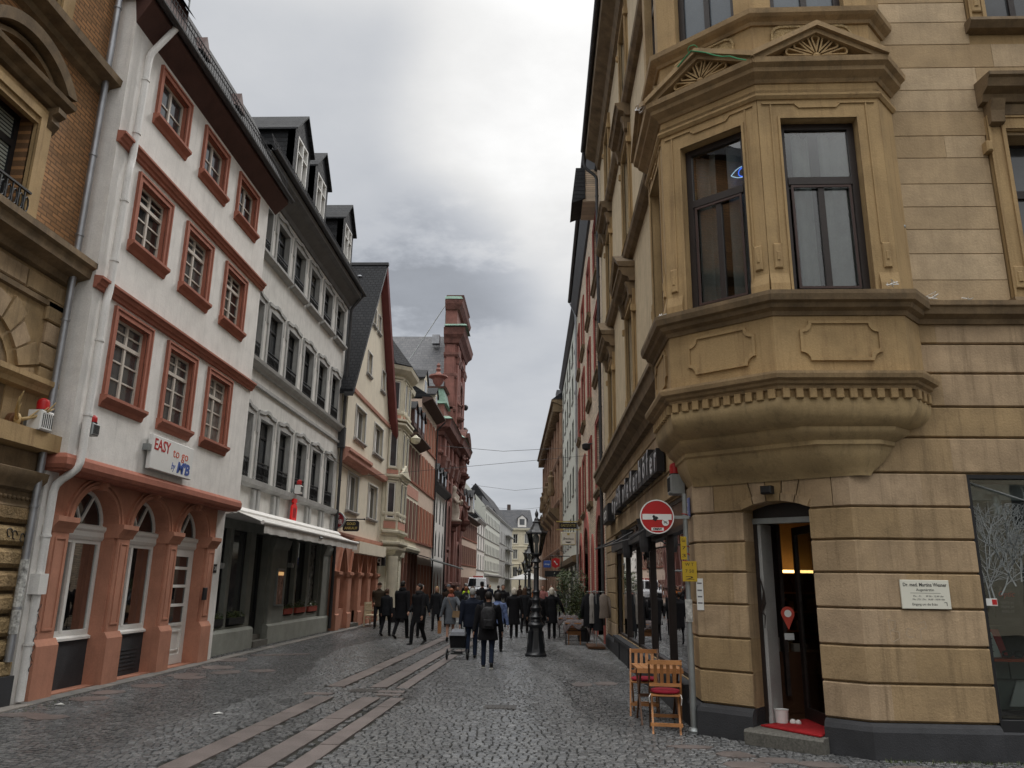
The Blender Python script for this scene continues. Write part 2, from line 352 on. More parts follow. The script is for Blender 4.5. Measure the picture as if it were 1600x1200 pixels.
# ------------------------------------------------------------------ windows and facade helpers
WR = random.Random(21)
def window(b, f, u0, u1, z0, z1, fm='whitepaint', w=-.2, t=.06, mull=1, trans=None, rows=(0, 0), gm='panedark', sur=None, sill=None,
           curtain=None, rail=None, apron=None, loop=None, mw=.05, label=None, roomy=None, name='window', tm=True):
    """a window is a part of its building; pane, surround, sill ... are its sub-parts. rows = muntin rows (below, above the transom)"""
    mb = MB(); d = .05
    if gm == 'panedark': gm = WR.choice(('panedark',) * 6 + ('panegrey',) * 3 + ('panecurtain',) * 2)
    if loop:
        c = ((u0 + u1) / 2, (z0 + z1) / 2)
        inn = [(c[0] + (u - c[0]) * (1 - 2 * t / (u1 - u0)), c[1] + (z - c[1]) * (1 - 2 * t / (z1 - z0))) for u, z in loop]
        mb.band(f, loop, inn, w - d, w)
    else: mb.frame(f, u0, u1, z0, z1, t, w - d, w)
    zt = z0 + (z1 - z0) * trans if trans else z1 - t
    for k in range(mull):
        um = u0 + (u1 - u0) * (k + 1) / (mull + 1); mb.box(f, um - mw / 2, um + mw / 2, z0 + t, (z0 + (z1 - z0) * trans) if (trans and not tm) else z1 - (t if not loop else .15 * (u1 - u0)), w - d, w + .005)
    if trans: mb.box(f, u0 + t, u1 - t, zt - t * .6, zt + t * .6, w - d, w + .015)
    for k in range(rows[0]):
        zz = z0 + t + (zt - z0 - t) * (k + 1) / (rows[0] + 1); mb.box(f, u0 + t, u1 - t, zz - .014, zz + .014, w - d, w - .008)
    for k in range(rows[1]):
        zz = zt + (z1 - zt) * (k + 1) / (rows[1] + 1); mb.box(f, u0 + t, u1 - t, zz - .014, zz + .014, w - d, w - .008)
    wn = mb.build(name, M[fm], b)
    if label: wn['label'] = label
    g = MB()
    if loop: g.plate(f, [(c[0] + (u - c[0]) * .97, c[1] + (z - c[1]) * .97) for u, z in loop], (), w - .04, w - .03, back=True)
    else: g.box(f, u0 + t * .5, u1 - t * .5, z0 + t * .5, z1 - t * .5, w - .04, w - .03)
    g.build('pane', M[gm], wn)
    if sur:
        m, st, pr = sur[:3]; s = MB()
        if loop: s.band(f, [(c[0] + (u - c[0]) * (1 + 2 * st / (u1 - u0)), c[1] + (z - c[1]) * (1 + 2 * st / (z1 - z0))) for u, z in loop], loop, -.02, pr)
        else:
            s.frame(f, u0 - st, u1 + st, z0 - (0 if sill else st), z1 + st, st, -.02, pr, tb=(.0 if sill else st))
            s.frame(f, u0 - st, u1 + st, z0 - (0 if sill else st), z1 + st, .045, pr - .01, pr + .025, tb=(.0 if sill else .045))
        s.build('surround', M[m], wn)
    if sill:
        m, pr, h = sill[:3]; ex = sill[3] if len(sill) > 3 else .08; s = MB(); st = sur[1] if sur else 0
        s.mould(f, u0 - st - ex, u1 + st + ex, [(w - .0, z0), (pr, z0), (pr, z0 - h * .45), (pr * .65, z0 - h * .55), (pr * .45, z0 - h), (w, z0 - h)])
        s.build('sill', M[m], wn)
    if curtain:
        cm, parts_ = curtain; s = MB(); n = 0
        for (a, e) in parts_:
            k = max(4, int((e - a) * (u1 - u0) / .035)); P = []
            for i in range(k + 1):
                uu = u0 + (u1 - u0) * (a + (e - a) * i / k); P.append((uu, w - .22 + .06 * math.sin(i * 1.0) + .03 * math.sin(i * 2.3)))
            V = [f.p(uu, zz, ww) for uu, ww in P for zz in (z0 + .03, z1 - .05)]
            s.add(V, [(2 * i, 2 * i + 2, 2 * i + 3, 2 * i + 1) for i in range(k)])
        s.build('curtain', M[cm], wn, smooth=True)
    if rail:
        h, m = rail; s = MB(); r0, r1 = -.02, .03
        s.box(f, u0, u1, z0 + h - .025, z0 + h, r0, r1); s.box(f, u0, u1, z0 + .05, z0 + .07, r0, r1)
        n = max(4, int((u1 - u0) / .11))
        for i in range(n + 1):
            uu = u0 + (u1 - u0) * i / n; s.box(f, uu - .008, uu + .008, z0, z0 + h, r0 + .015, r0 + .031)
        for i in range(n):
            uu = u0 + (u1 - u0) * (i + .5) / n
            s.tube([f.p(uu + .045 * math.cos(a), z0 + h * .55 + h * .28 * math.sin(a), .012) for a in [j * PI / 4 for j in range(9)]], .01, 5)
        s.build('window_rail', M[m], wn)
    return wn
def body(b, f, u0, u1, z1, depth, m, z0=0., name='side_wall', w=-.3, top=None):
    """the block of the house behind its front wall"""
    mb = MB(); mb.box(f, u0, u1, z0, z1, -depth, w); return mb.build(name, M[m], b)
def gutter_pts(f, pts, r=.055, bands=()):
    return [f.p(*p) for p in pts]
def downpipe(b, f, pts, m='zinc', r=.05, name='downpipe', cl=True):
    mb = MB(); P = [f.p(*p) for p in pts]
    Q = [P[0]]
    for i in range(1, len(P) - 1):
        a = P[i] + (P[i - 1] - P[i]).normalized() * min(.12, (P[i - 1] - P[i]).length * .4); c = P[i] + (P[i + 1] - P[i]).normalized() * min(.12, (P[i + 1] - P[i]).length * .4)
        Q += [a, (a + c) / 4 + P[i] / 2, c]
    Q.append(P[-1]); mb.tube(Q, r, 10)
    if cl:
        for i in range(len(P) - 1):
            if abs(P[i].z - P[i + 1].z) > 1.2:
                n = int(abs(P[i].z - P[i + 1].z) / 1.6) + 1
                for k in range(n):
                    q = P[i].lerp(P[i + 1], (k + .5) / n); mb.lathe(q, [(r + .012, -.02), (r + .012, .02)], 10)
    return mb.build(name, M[m], b, smooth='auto')
def halfgutter(b, f, u0, u1, z, w, r=.08, m='darkzinc', n=7):
    mb = MB(); P = [(w + r * math.cos(PI + PI * i / n), z + r * math.sin(PI + PI * i / n)) for i in range(n + 1)]
    P2 = [(w + (r - .012) * math.cos(2 * PI - PI * i / n), z + (r - .012) * math.sin(2 * PI - PI * i / n)) for i in range(n + 1)]
    mb.mould(f, u0, u1, P + P2); return mb.build('gutter', M[m], b)
def alarm_light(f, u, z, w, label, boxm='signwhite', big=1.):
    """red strobe on its housing"""
    t = thing('alarm_light', label, 'alarm', f.p(u, z, 0), group='red alarm strobes on the walls')
    mb = MB(); h = .22 * big; x = .11 * big
    mb.cbox(f, u - x, u + x, z - h, z, w, w + .16 * big, .02); k = MB()
    hs = mb.build('housing', M[boxm], t)
    for i in range(6): k.box(f, u - x * .8 + i * x * .3, u - x * .8 + i * x * .3 + .012, z - h * .85, z - h * .15, w + .16 * big, w + .165 * big)
    k.build('vent_slots', M['ink'], hs)
    c = f.p(u, z, w + .08 * big)
    MB().lathe(c, [(.075 * big, 0), (.075 * big, .02)], 14).build('base_ring', M['ink'], t)
    MB().lathe(c, [(.065 * big, .02), (.066 * big, .10 * big), (.055 * big, .13 * big), (.02, .15 * big)], 14).build('strobe', M['red'], t, smooth='auto')
    MB().box(f, u - .02, u + .02, z - h * .8, z - h * .4, 0, w + .01).build('bracket', M['steel'], t)
    return t

# ================================================================== LEFT ROW
# ---- L0: ochre stone and brick house at the left edge
def build_L0():
    X0 = -7.78; f = FL(X0)
    b = thing('ochre_stone_house', 'ochre sandstone house with orange brick panels, round pediments and rustic base beside the white house', 'house', (X0, 9.5, 0))
    Y0, Y1 = 3.0, 11.55
    # openings
    UA, UB = 9.2, 10.35          # first-floor window
    holes = [rect(8.95, 10.12, 6.95, 8.62), rect(8.95, 10.12, 10.35, 12.6), rect(5.6, 6.8, 6.95, 8.62), rect(5.6, 6.8, 10.35, 12.6)]
    wall = MB(); wall.plate(f, rect(Y0, Y1, 6.55, 14), holes, -.35, 0)
    wall.build('brick_wall', M['orangebrick'], b)
    lo = MB(); lo.plate(f, rect(Y0, Y1, 3.3, 6.548), [arch(9.0, 10.55, 3.95, 4.55)], -.35, 0)
    lo.build('stone_wall', M['ochrestone'], b)
    # voussoir and quoin blocks on the mezzanine wall
    q = MB()
    zc = 4.55; uc = 9.775
    for i in range(11):
        a0 = PI * i / 11 + .02; a1 = PI * (i + 1) / 11 - .02; r0 = .93; r1 = 1.28 + (.12 if i % 2 else 0)
        P = [(uc + r0 * math.cos(a0), zc + r0 * math.sin(a0)), (uc + r1 * math.cos(a0), zc + r1 * math.sin(a0)), (uc + r1 * math.cos(a1), zc + r1 * math.sin(a1)), (uc + r0 * math.cos(a1), zc + r0 * math.sin(a1))]
        q.tint = rnd(); q.plate(f, P, (), -.05, .05)
    for i, z in enumerate([4.62, 4.98, 5.34, 5.70]):
        q.tint = rnd(); q.cbox(f, 11.08 if i % 2 else 11.14, Y1 - .03, z, z + .33, -.02, .06)
    for i in range(9):
        q.tint = rnd(); q.cbox(f, Y1 - 1.0 * (i + 1) + .02, Y1 - 1.0 * i - .02 if i else Y1 - .03, 6.03, 6.32, -.02, .05)
    q.build('voussoirs', M['ochrestone'], b)
    MB().band(f, arch(9.0, 10.55, 3.95, 4.55), arch(9.12, 10.43, 3.95, 4.55), -.25, -.02).build('arch_moulding', M['darktrim'], b)
    window(b, f, 9.05, 10.5, 3.97, 5.3, fm='darkframe', w=-.22, loop=arch(9.05, 10.5, 3.97, 4.55), gm='panedark')
    c = MB()
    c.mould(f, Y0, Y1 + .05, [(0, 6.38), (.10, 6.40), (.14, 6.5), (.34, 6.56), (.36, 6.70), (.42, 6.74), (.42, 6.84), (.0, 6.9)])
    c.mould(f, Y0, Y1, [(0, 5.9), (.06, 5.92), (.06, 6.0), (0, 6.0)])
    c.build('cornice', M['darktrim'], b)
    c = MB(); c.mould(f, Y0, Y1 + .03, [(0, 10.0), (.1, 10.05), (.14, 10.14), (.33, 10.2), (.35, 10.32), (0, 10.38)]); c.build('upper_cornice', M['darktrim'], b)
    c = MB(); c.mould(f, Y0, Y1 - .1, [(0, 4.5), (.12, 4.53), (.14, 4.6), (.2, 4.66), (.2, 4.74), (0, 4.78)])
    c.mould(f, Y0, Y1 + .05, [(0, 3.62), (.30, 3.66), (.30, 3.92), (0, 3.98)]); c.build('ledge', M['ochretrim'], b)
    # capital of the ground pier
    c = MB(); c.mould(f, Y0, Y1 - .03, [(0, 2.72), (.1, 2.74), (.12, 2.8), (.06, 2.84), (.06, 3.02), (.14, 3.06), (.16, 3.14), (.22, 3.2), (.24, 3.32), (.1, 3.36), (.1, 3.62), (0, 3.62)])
    for i in range(12): c.ball(f.p(Y1 - .12 - .1 * i, 2.93, .07), .035)
    c.build('pier_capital', M['darktrim'], b, smooth='auto')
    r = MB()
    z = .62
    while z < 2.6:
        h = .32; r.tint = rnd()
        r.cbox(f, Y1 - .9, Y1 - .04, z + .025, z + h - .02, -.1, .12, .06); z += h
        for k in range(3):
            r.tint = rnd(); r.cbox(f, Y1 - 1.9 - k * 1.0, Y1 - .93 - k * 1.0, z - h + .025, z - .02, -.1, .12, .06)
    r.tint = 0; r.cbox(f, Y0, Y1 - .04, .42, .62, -.1, .16); r.build('rustic_blocks', M['rustic'], b)
    MB().box(f, Y0, Y1 - .02, 0, .42, -.1, .2).build('plinth', M['basalt'], b)
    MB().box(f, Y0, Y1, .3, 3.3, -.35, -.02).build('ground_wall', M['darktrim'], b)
    # stone window surrounds with segmental pediments
    for z0, z1, ped in ((6.95, 8.62, True), (10.35, 12.6, False)):
        for u0 in (8.95, 5.6):
            u1 = u0 + 1.17
            wn = window(b, f, u0, u1, z0, z1, fm='black', w=-.22, t=.09, trans=.70, gm='panegrey', mull=1, mw=.08)
            s = MB(); s.frame(f, u0 - .32, u1 + .32, z0 - .1, z1 + .22, .32, -.02, .07, tb=.1); s.frame(f, u0 - .13, u1 + .13, z0, z1 + .13, .13, .06, .11, tb=0.)
            s.build('surround', M['ochretrim'], wn)
            s = MB()
            for k in range(26): s.box(f, u0 + .1, u1 - .1, z0 + .12 + k * .06, z0 + .155 + k * .06, -.26, -.246)
            if not ped: s = MB().box(f, u0 + .1, u1 - .1, z0 + .1, z1 - .1, -.26, -.246)
            s.build('blind', M['blind'], wn)
            if ped:
                p = MB(); uc = (u0 + u1) / 2; W = 1.17 / 2 + .48; zb = z1 + .3
                p.mould(f, uc - W - .02, uc + W + .02, [(0, zb), (.08, zb + .02), (.12, zb + .08), (.27, zb + .13), (.29, zb + .2), (0, zb + .22)])
                o = arc(uc, zb + .2 - .42, W * 1.12, PI * .16, PI * .84, 18, 1.05); i_ = arc(uc, zb + .2 - .42, W * .98, PI * .19, PI * .81, 18, .88)
                n = len(o); V = [f.p(u, z, w) for u, z, w in [(u, z, w) for l, w in ((o, 0), (o, .3), (i_, .27), (i_, 0)) for u, z in l]]
                p.add(V, [(k * n + i, k * n + i + 1, ((k + 1) % 4) * n + i + 1, ((k + 1) % 4) * n + i) for k in range(4) for i in range(n - 1)])
                o2 = arc(uc, zb + .2 - .42, W * .93, PI * .2, PI * .8, 18, .8); i2 = arc(uc, zb + .2 - .42, W * .86, PI * .22, PI * .78, 18, .72)
                V = [f.p(u, z, w) for l, w in ((o2, 0), (o2, .14), (i2, .14), (i2, 0)) for u, z in l]
                p.add(V, [(k * n + i, k * n + i + 1, ((k + 1) % 4) * n + i + 1, ((k + 1) % 4) * n + i) for k in range(4) for i in range(n - 1)])
                for sg in (-1, 1):
                    cx = uc + sg * (W - .2); p.mould(f, cx - .1, cx + .1, [(0, zb - .02), (.22, zb), (.22, zb - .08), (.12, zb - .14), (.14, zb - .24), (.05, zb - .38), (0, zb - .4)])
                p.build('pediment', M['darktrim'], wn)
                r = MB(); zr = z0 + .42
                r.box(f, u0 - .05, u1 + .05, zr - .03, zr, .1, .14); r.box(f, u0 - .05, u1 + .05, z0 + .02, z0 + .05, .1, .14)
                for i in range(9):
                    uu = u0 + .06 + i * .13; r.box(f, uu - .01, uu + .01, z0, zr, .11, .13)
                    r.tube([f.p(uu + .06 + .05 * math.cos(a), z0 + .2 + .12 * math.sin(a), .12) for a in [j * PI / 4 for j in range(9)]], .012, 5)
                r.build('window_rail', M['black'], wn)
    body(b, f, Y0, Y1, 14, 9, 'ochrestone', w=-.35)
    MB().box(f, Y0, Y1, 14, 14.25, -9, .3).build('roof', M['darkzinc'], b)
    downpipe(b, f, [(11.38, 13.9, .17), (11.38, .62, .17), ], 'zinc', .055)
    # poster scraps and stickers on the pipe: worn pale wrap
    mb = MB(); mb.lathe(f.p(11.38, 1.1, .17), [(.062, -.1), (.064, .3), (.062, .7), (.063, .95)], 10); mb.build('sticker_wrap', mat('torn_stickers', (.45, .45, .43), var=.8, scale=14, bump=.5, grime=.9), b)
    t = MB()
    for k, (du, dz) in enumerate(((0, 0), (.12, -.03), (.3, -.06), (.42, -.1))):
        P = [(11.0 + du + .05 * math.cos(a) * (1 + .3 * math.sin(3 * a + k)), 2.42 + dz + .06 * math.sin(a)) for a in [j * PI / 5 for j in range(9)]]
        t.tube([f.p(u, z, .125) for u, z in P], .008, 5)
    t.build('graffiti', M['ink'], b)
    return b
build_L0()
fl0 = FL(-7.78)
alarm_light(fl0, 11.08, 4.22, .14, 'red alarm strobe on white vented box on the ochre stone ledge beside antlers', big=1.35)
def antlers():
    f = fl0; t = thing('antlers', 'pale branching deer antlers mounted on the ochre house wall', 'antlers', f.p(10.75, 4.05, .12))
    mb = MB(); c = f.p(10.72, 4.02, .14)
    def br(p, d, L, r, k):
        pts = [p]; q = p
        for i in range(4):
            d = (d + Vector((.06, .0, .16))).normalized(); q = q + d * L / 4; pts.append(q)
            if k and i in (0, 1, 2): br(q, (d + Vector((.25, ru(-.3, .3), .55))).normalized(), L * .38, r * .6, 0)
        mb.tube(pts, r, 7, rs=[r, r * .9, r * .8, r * .6, r * .2])
    br(c, Vector((.35, .75, .1)), .55, .03, 1); br(c, Vector((.35, -.75, .1)), .55, .03, 1)
    mb.build('antler', M['bone'], t, smooth=True)
    MB().disc(F((-7.78, 0), (0, 1), (1, 0)), 10.72, 3.98, .14, .05, .12).build('mount', M['darkwood'], t)
    mb = MB(); mb.ball(c, .05, .06, .1); mb.build('skull_cap', M['bone'], t, smooth=True)
antlers()

# ---- L1: white house with red window frames
def build_L1():
    X0 = -7.36; f = FL(X0); Y0, Y1 = 11.58, 18.62; XG = -7.68; g = FL(XG)
    b = thing('white_house', 'white plastered house with red window frames and three red stone arches below', 'house', (X0, 15, 0))
    # upper storeys: three windows in each of three rows
    rows = [(4.78, 6.22, [12.36, 14.30, 16.21], 1.08, (2, 1), .70), (7.64, 8.86, [12.48, 14.44, 16.48], 1.06, (2, 1), .72), (10.34, 11.28, [12.70, 14.70, 16.66], 1.06, (1, 0), None)]
    holes = []
    for z0, z1, us, wd, *_ in rows: holes += [rect(u, u + wd, z0, z1) for u in us]
    wall = MB(); wall.plate(f, rect(Y0, Y1, 3.62, 12.1), holes, -.4, 0); wall.build('wall', M['white'], b)
    MB().box(f, Y0, Y1, 3.62, 12.1, -8, -.4).build('side_wall', M['white'], b)
    for ri, (z0, z1, us, wd, rw, tr) in enumerate(rows):
        for u in us:
            wn = window(b, f, u, u + wd, z0, z1, fm='cream_w' if 0 else 'cream_paint_w', w=-.085, t=.055, trans=tr, rows=rw, gm='panedark', mw=.06, label=None)
            s = MB(); s.frame(f, u - .13, u + wd + .13, z0 - .0, z1 + .13, .13, -.02, .04, tb=0); s.frame(f, u - .13, u + wd + .13, z0, z1 + .13, .04, .035, .06, tb=0)
            s.frame(f, u, u + wd, z0, z1, .012, -.39, -.01); s.build('surround', M['redstone'], wn)
            s = MB(); s.mould(f, u - .16, u + wd + .16, [(-.2, z0 + .004), (.13, z0 - .01), (.13, z0 - .06), (.10, z0 - .09), (.05, z0 - .13), (.03, z0 - .20), (-.01, z0 - .22)]); s.build('sill', M['redstone'], wn)
            if ri == 0: MB().box(f, u + .3, u + .45, z0 + .1, z0 + .28, -.30, -.25).build('ornament', M['whitepaint'], wn)
    for z, x in ((6.42, 0), (9.12, .0)):
        MB().mould(f, Y0 - .02, Y1 + .03, [(-.01, z), (.05, z + .01), (.06, z + .06), (.09, z + .08), (.11, z + .14), (.14, z + .16), (.14, z + .2), (-.01, z + .22)]).build('band', M['redstone'], b)
    # jetty beam over the ground floor
    mb = MB(); mb.sweep([(X0 - .5, Y0 - .02), (X0, Y0 - .02), (X0, Y1 + .02)], [(-.02, 3.42), (.04, 3.44), (.07, 3.5), (.07, 3.6), (.03, 3.66), (-.02, 3.68)])
    mb.box(f, Y0 - .02, Y1, 3.40, 3.60, -.5, -.02); mb.build('jetty_beam', M['redstone'], b)
    # ground floor arcade
    AR = [(12.44, 13.85), (14.34, 15.80), (16.28, 17.70)]
    wl = MB(); wl.plate(g, rect(11.9, 18.2, .0, 3.45), [arch(a, e, .02, 2.66, 16, .64) for a, e in AR], -.42, 0)
    wl.build('arcade', M['redpier'], b)
    ends = MB(); ends.box(g, Y0, 11.9, 0, 3.42, -.4, .04); ends.box(g, 18.2, Y1, 0, 3.42, -.4, .02); ends.each('end_pier', M['white'], b)
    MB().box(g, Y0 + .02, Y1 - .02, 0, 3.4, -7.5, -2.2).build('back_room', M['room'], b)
    for (a, e) in [(11.95, 12.40), (13.89, 14.30), (15.84, 16.24), (17.74, 18.16)]:
        p = MB(); p.cbox(g, a - .0, e + .0, .84, 2.56, -.02, .06, .02); p.frame(g, a + .08, e - .08, 1.0, 2.42, .03, .055, .075); p.build('pilaster', M['redpier'], b)
        p = MB(); p.mould(g, a - .05, e + .05, [(-.41, 0), (.12, 0), (.12, .78), (.06, .88), (-.41, .88)]); p.build('pier_base', M['redpier'], b)
        p = MB(); p.mould(g, a - .06, e + .06, [(-.41, 2.5), (.07, 2.5), (.09, 2.56), (.13, 2.62), (.16, 2.66), (.16, 2.74), (-.41, 2.76)]); p.build('impost', M['redpier'], b)
    for (a, e) in AR:
        m = MB(); c = (a + e) / 2; r = (e - a) / 2
        for (ra, rb, w1) in ((r, r + .06, .05), (r + .08, r + .12, .07), (r + .14, r + .18, .04)):
            o = arc(c, 2.66, rb, 0.02, PI - .02, 20, rb - .07); i_ = arc(c, 2.66, ra, .02, PI - .02, 20, ra - .07); n = len(o)
            V = [g.p(u, z, w) for l, w in ((o, -.02), (o, w1), (i_, w1), (i_, -.02)) for u, z in l]
            m.add(V, [(k * n + i, k * n + i + 1, ((k + 1) % 4) * n + i + 1, ((k + 1) % 4) * n + i) for k in range(4) for i in range(n - 1)])
        m.plate(g, [(c - .07, 2.56 + r), (c + .07, 2.56 + r), (c + .11, 2.64 + r + .14), (c - .11, 2.64 + r + .14)], (), -.02, .11)
        m.ball(g.p(c, 2.68 + r, .12), .05, .07, .07); m.build('arch_moulding', M['redpier'], b)
    # shop windows under the arches
    for k, (a, e) in enumerate(AR):
        w = -.24; c = (a + e) / 2; r = .62; z0 = .84 if k < 2 else .06
        wn = MB(); fr_o = arch(a + .005, e - .005, 2.64, 2.66, 16, .64); fr_i = arch(a + .08, e - .08, 2.68, 2.68, 16, .56)
        wn.band(g, fr_o, fr_i, w - .06, w)
        for ang in (58, 122): wn.hexa([g.p(c + q * .022, 2.72, ww) for q, ww in ((-1, w - .05), (1, w - .05), (1, w + .004), (-1, w + .004))] + [g.p(c + q * .022 + math.cos(math.radians(ang)) * (r - .04), 2.7 + math.sin(math.radians(ang)) * (r - .04), ww) for q, ww in ((-1, w - .05), (1, w - .05), (1, w + .004), (-1, w + .004))])
        wn.mould(g, a, e, [(w - .06, 2.42), (w + .02, 2.44), (w + .05, 2.5), (w + .05, 2.58), (w + .08, 2.62), (w + .08, 2.68), (w - .06, 2.72)])
        if k < 2:
            wn.frame(g, a + .005, e - .005, z0, 2.44, .065, w - .06, w, tb=.1); wn.box(g, c - .12 - .04, c - .12 + .04, z0 + .08, 2.4, w - .06, w + .01)
            fr = wn.build('arched_window', M['whitepaint'], b)
            MB().box(g, a + .03, e - .03, z0 + .05, 2.44, w - .04, w - .03).build('pane', M['weakglass'], fr)
            MB().plate(g, arch(a + .04, e - .04, 2.64, 2.66, 16, .6), (), w - .04, w - .03, back=True).build('fanlight_pane', M['panedark'], fr)
            pl = MB(); pl.box(g, a, e, .0, z0 - .06, w - .06, w + .02)
            if k == 1:
                for i in range(6): pl.box(g, a + .2, e - .2, .12 + i * .07, .15 + i * .07, w + .02, w + .03)
            pl.build('stall_riser', M['basalt'], b)
            MB().mould(g, a, e, [(w - .06, z0 - .06), (w + .06, z0 - .06), (w + .06, z0 - .02), (w, z0 + .01), (w - .06, z0 + .01)]).build('sill', M['whitepaint'], fr)
        else:
            wn.frame(g, a + .005, e - .005, .0, 2.44, .06, w - .06, w, tb=.01)
            fr = wn.build('door_frame', M['whitepaint'], b)
            MB().plate(g, arch(a + .04, e - .04, 2.64, 2.66, 16, .6), (), w - .04, w - .03, back=True).build('fanlight_pane', M['panedark'], fr)
            d = MB(); zz = [.85, 1.25, 1.65, 2.03, 2.36]; d.frame(g, a + .07, e - .07, .03, 2.42, .14, w - .05, w + .01, tb=.2)
            d.box(g, a + .2, e - .2, .2, .82, w - .05, w - .01); d.frame(g, a + .27, e - .27, .3, .72, .03, w - .01, w + .012)
            for q in zz[:-1]: d.box(g, a + .2, e - .2, q - .03, q + .03, w - .05, w + .008)
            dr = d.build('door', M['whitepaint'], b); dr['label'] = 'white glazed door under the third arch'
            MB().box(g, a + .2, e - .2, .84, 2.34, w - .03, w - .02).build('pane', M['panedark'], dr)
            h = MB(); h.box(g, a + .1, a + .14, 1.0, 1.25, w + .01, w + .02); h.tube([g.p(a + .12, 1.12, w + .01), g.p(a + .12, 1.12, w + .06), g.p(a + .2, 1.12, w + .06)], .012, 6); h.build('handle', M['black'], dr)
    # dim shop interior behind the two clear windows
    room = MB()
    for (a, e) in AR[:2]:
        for q in range(6): room.box(g, a + .1 + q * .2, a + .2 + q * .2, 1.0, 1.9 + .3 * rnd(), -1.3, -1.25)
        room.box(g, a, e, .6, .8, -1.3, -.4)
    room.build('shop_interior', mat('dim_interior', (.12, .07, .05), var=.4), b)
    # white ball lamp in the second window, small white star logo on the first pane
    MB().ball(g.p(14.95, .98, -.6), .14, .14, .14, 16, 10).build('globe_lamp', M['signwhite'], b, smooth=True)
    lg = MB(); lg.tint = 0
    for a in range(4): lg.box(F((XG, 0), (0, 1), (1, 0)), 13.05 + .05 * (a % 2) , 13.09 + .05 * (a % 2), 1.62 + .05 * (a // 2), 1.66 + .05 * (a // 2), -.325, -.322)
    lg.build('window_logo', M['neonblue_f'], b)
    # soffit, gutter, roof
    MB().add([f.p(Y0, 11.55, 0), f.p(Y1 + .5, 11.55, 0), f.p(Y1 + .5, 11.88, .33), f.p(Y0 - .15, 11.88, .33), f.p(Y0 - .15, 12.0, .33), f.p(Y1 + .5, 12.0, .33), f.p(Y1 + .5, 12.2, -.1), f.p(Y0, 12.2, -.1)],
             [(0, 1, 2, 3), (3, 2, 5, 4), (4, 5, 6, 7), (0, 3, 4, 7), (1, 6, 5, 2), (0, 7, 6, 1)]).build('eave_soffit', M['redwood'], b)
    halfgutter(b, f, Y0 - .2, Y1 + .55, 12.0, .41, .075)
    r = MB(); r.add([f.p(Y0 - .1, 12.02, .38), f.p(Y1 + .5, 12.02, .38), f.p(Y1 + .5, 14.45, -.85), f.p(Y0 - .1, 14.45, -.85), f.p(Y0 - .1, 16.2, -4.5), f.p(Y1 + .5, 16.2, -4.5), f.p(Y1 + .5, 12, -8), f.p(Y0 - .1, 12, -8)],
                    [(0, 1, 2, 3), (3, 2, 5, 4), (4, 5, 6, 7), (0, 3, 4, 7), (1, 6, 5, 2)]); rf = r.build('roof', M['slate'], b)
    sg = MB(); s0 = (.42, 12.37)
    for z in (12.45, 12.57): sg.tube([f.p(Y0 + .5, z, .30), f.p(Y1 + .4, z, .30)], .012, 5)
    y = Y0 + .5
    while y < Y1 + .4: sg.tube([f.p(y, 12.15, .30), f.p(y, 12.6, .30)], .008, 4); y += .11
    sg.build('snow_guard', M['darkzinc'], rf)
    # red roof dormer at the near end, steel ladder frame behind it
    d = MB(); d.plate(F((0, 11.9), (1, 0), (0, -1)), [(-8.3, 12.2), (-7.2, 12.2), (-7.2, 12.95), (-7.75, 13.6), (-8.3, 12.95)], (), -1.1, 0, back=True); dm = d.build('dormer', M['redwood'], b)
    MB().add([(-7.08, 11.8, 12.85), (-7.08, 13.1, 12.85), (-7.75, 13.1, 13.68), (-7.75, 11.8, 13.68), (-8.45, 11.8, 12.85), (-8.45, 13.1, 12.85)], [(0, 1, 2, 3), (3, 2, 5, 4)]).build('dormer_roof', M['slate'], dm)
    for i, y in enumerate((13.9, 15.9)):
        d = MB(); d.add([f.p(y, 12.8, .05), f.p(y + .5, 12.8, .05), f.p(y + .25, 13.3, .02), f.p(y + .25, 13.3, -.4), f.p(y, 13.0, -.3), f.p(y + .5, 13.0, -.3)], [(0, 1, 2), (0, 2, 3, 4), (1, 5, 3, 2)]).build('roof_vent', M['redwood'], b)
    l = MB()
    for y in (13.2, 13.6):
        for z in (13.4,): l.tube([(-7.55, y, 12.9), (-7.55, y, 14.8)], .018, 5); l.tube([(-7.95, y, 13.2), (-7.95, y, 14.8)], .018, 5); l.tube([(-7.55, y, 13.3), (-7.95, y, 14.0)], .01, 5); l.tube([(-7.55, y, 14.0), (-7.95, y, 14.7)], .01, 5)
    for z in (13.3, 13.75, 14.2, 14.65): l.tube([(-7.55, 13.2, z), (-7.55, 13.6, z)], .012, 5); l.tube([(-7.95, 13.2, z), (-7.95, 13.6, z)], .012, 5)
    l.build('roof_ladder', M['steel'], b)
    # white downpipe following the jetties
    downpipe(b, f, [(12.25, 11.95, .36), (11.95, 11.15, .12), (11.93, 8.95, .10), (11.86, 8.7, .12), (11.86, 6.45, .10), (11.80, 6.2, .10), (11.80, 3.7, .10), (11.76, 3.45, .10), (11.70, 3.2, -.20), (11.70, .05, -.20)], 'whitepipe', .062)
    bx_ = MB(); bx_.box(f, 11.6, 11.8, 1.55, 1.85, -.30, -.12); bx_.build('pipe_hatch', M['whitepipe'], b)
    gr = MB()
    for k in range(7):
        P = [(11.72 + .03 * math.sin(k * 2 + a * 2), 1.35 - k * .14 + .055 * a) for a in (-1, -.3, .4, 1)]; gr.tube([f.p(u, z, -.133 + .0) for u, z in P], .007, 4)
    gr.build('graffiti', M['ink'], b)
    MB().box(g, 18.25, 18.42, 1.95, 2.15, .02, .03).build('house_number_plate', M['ink'], b)
    text('20', g, 18.335, 2.05, .13, .034, M['signwhite'], b, 'house_number', depth=.002)
    k = MB(); k.cbox(g, 17.6, 17.78, 1.35, 1.62, .10, .14, .01); k.build('intercom', M['ink'], b)
MATS['x'] = None
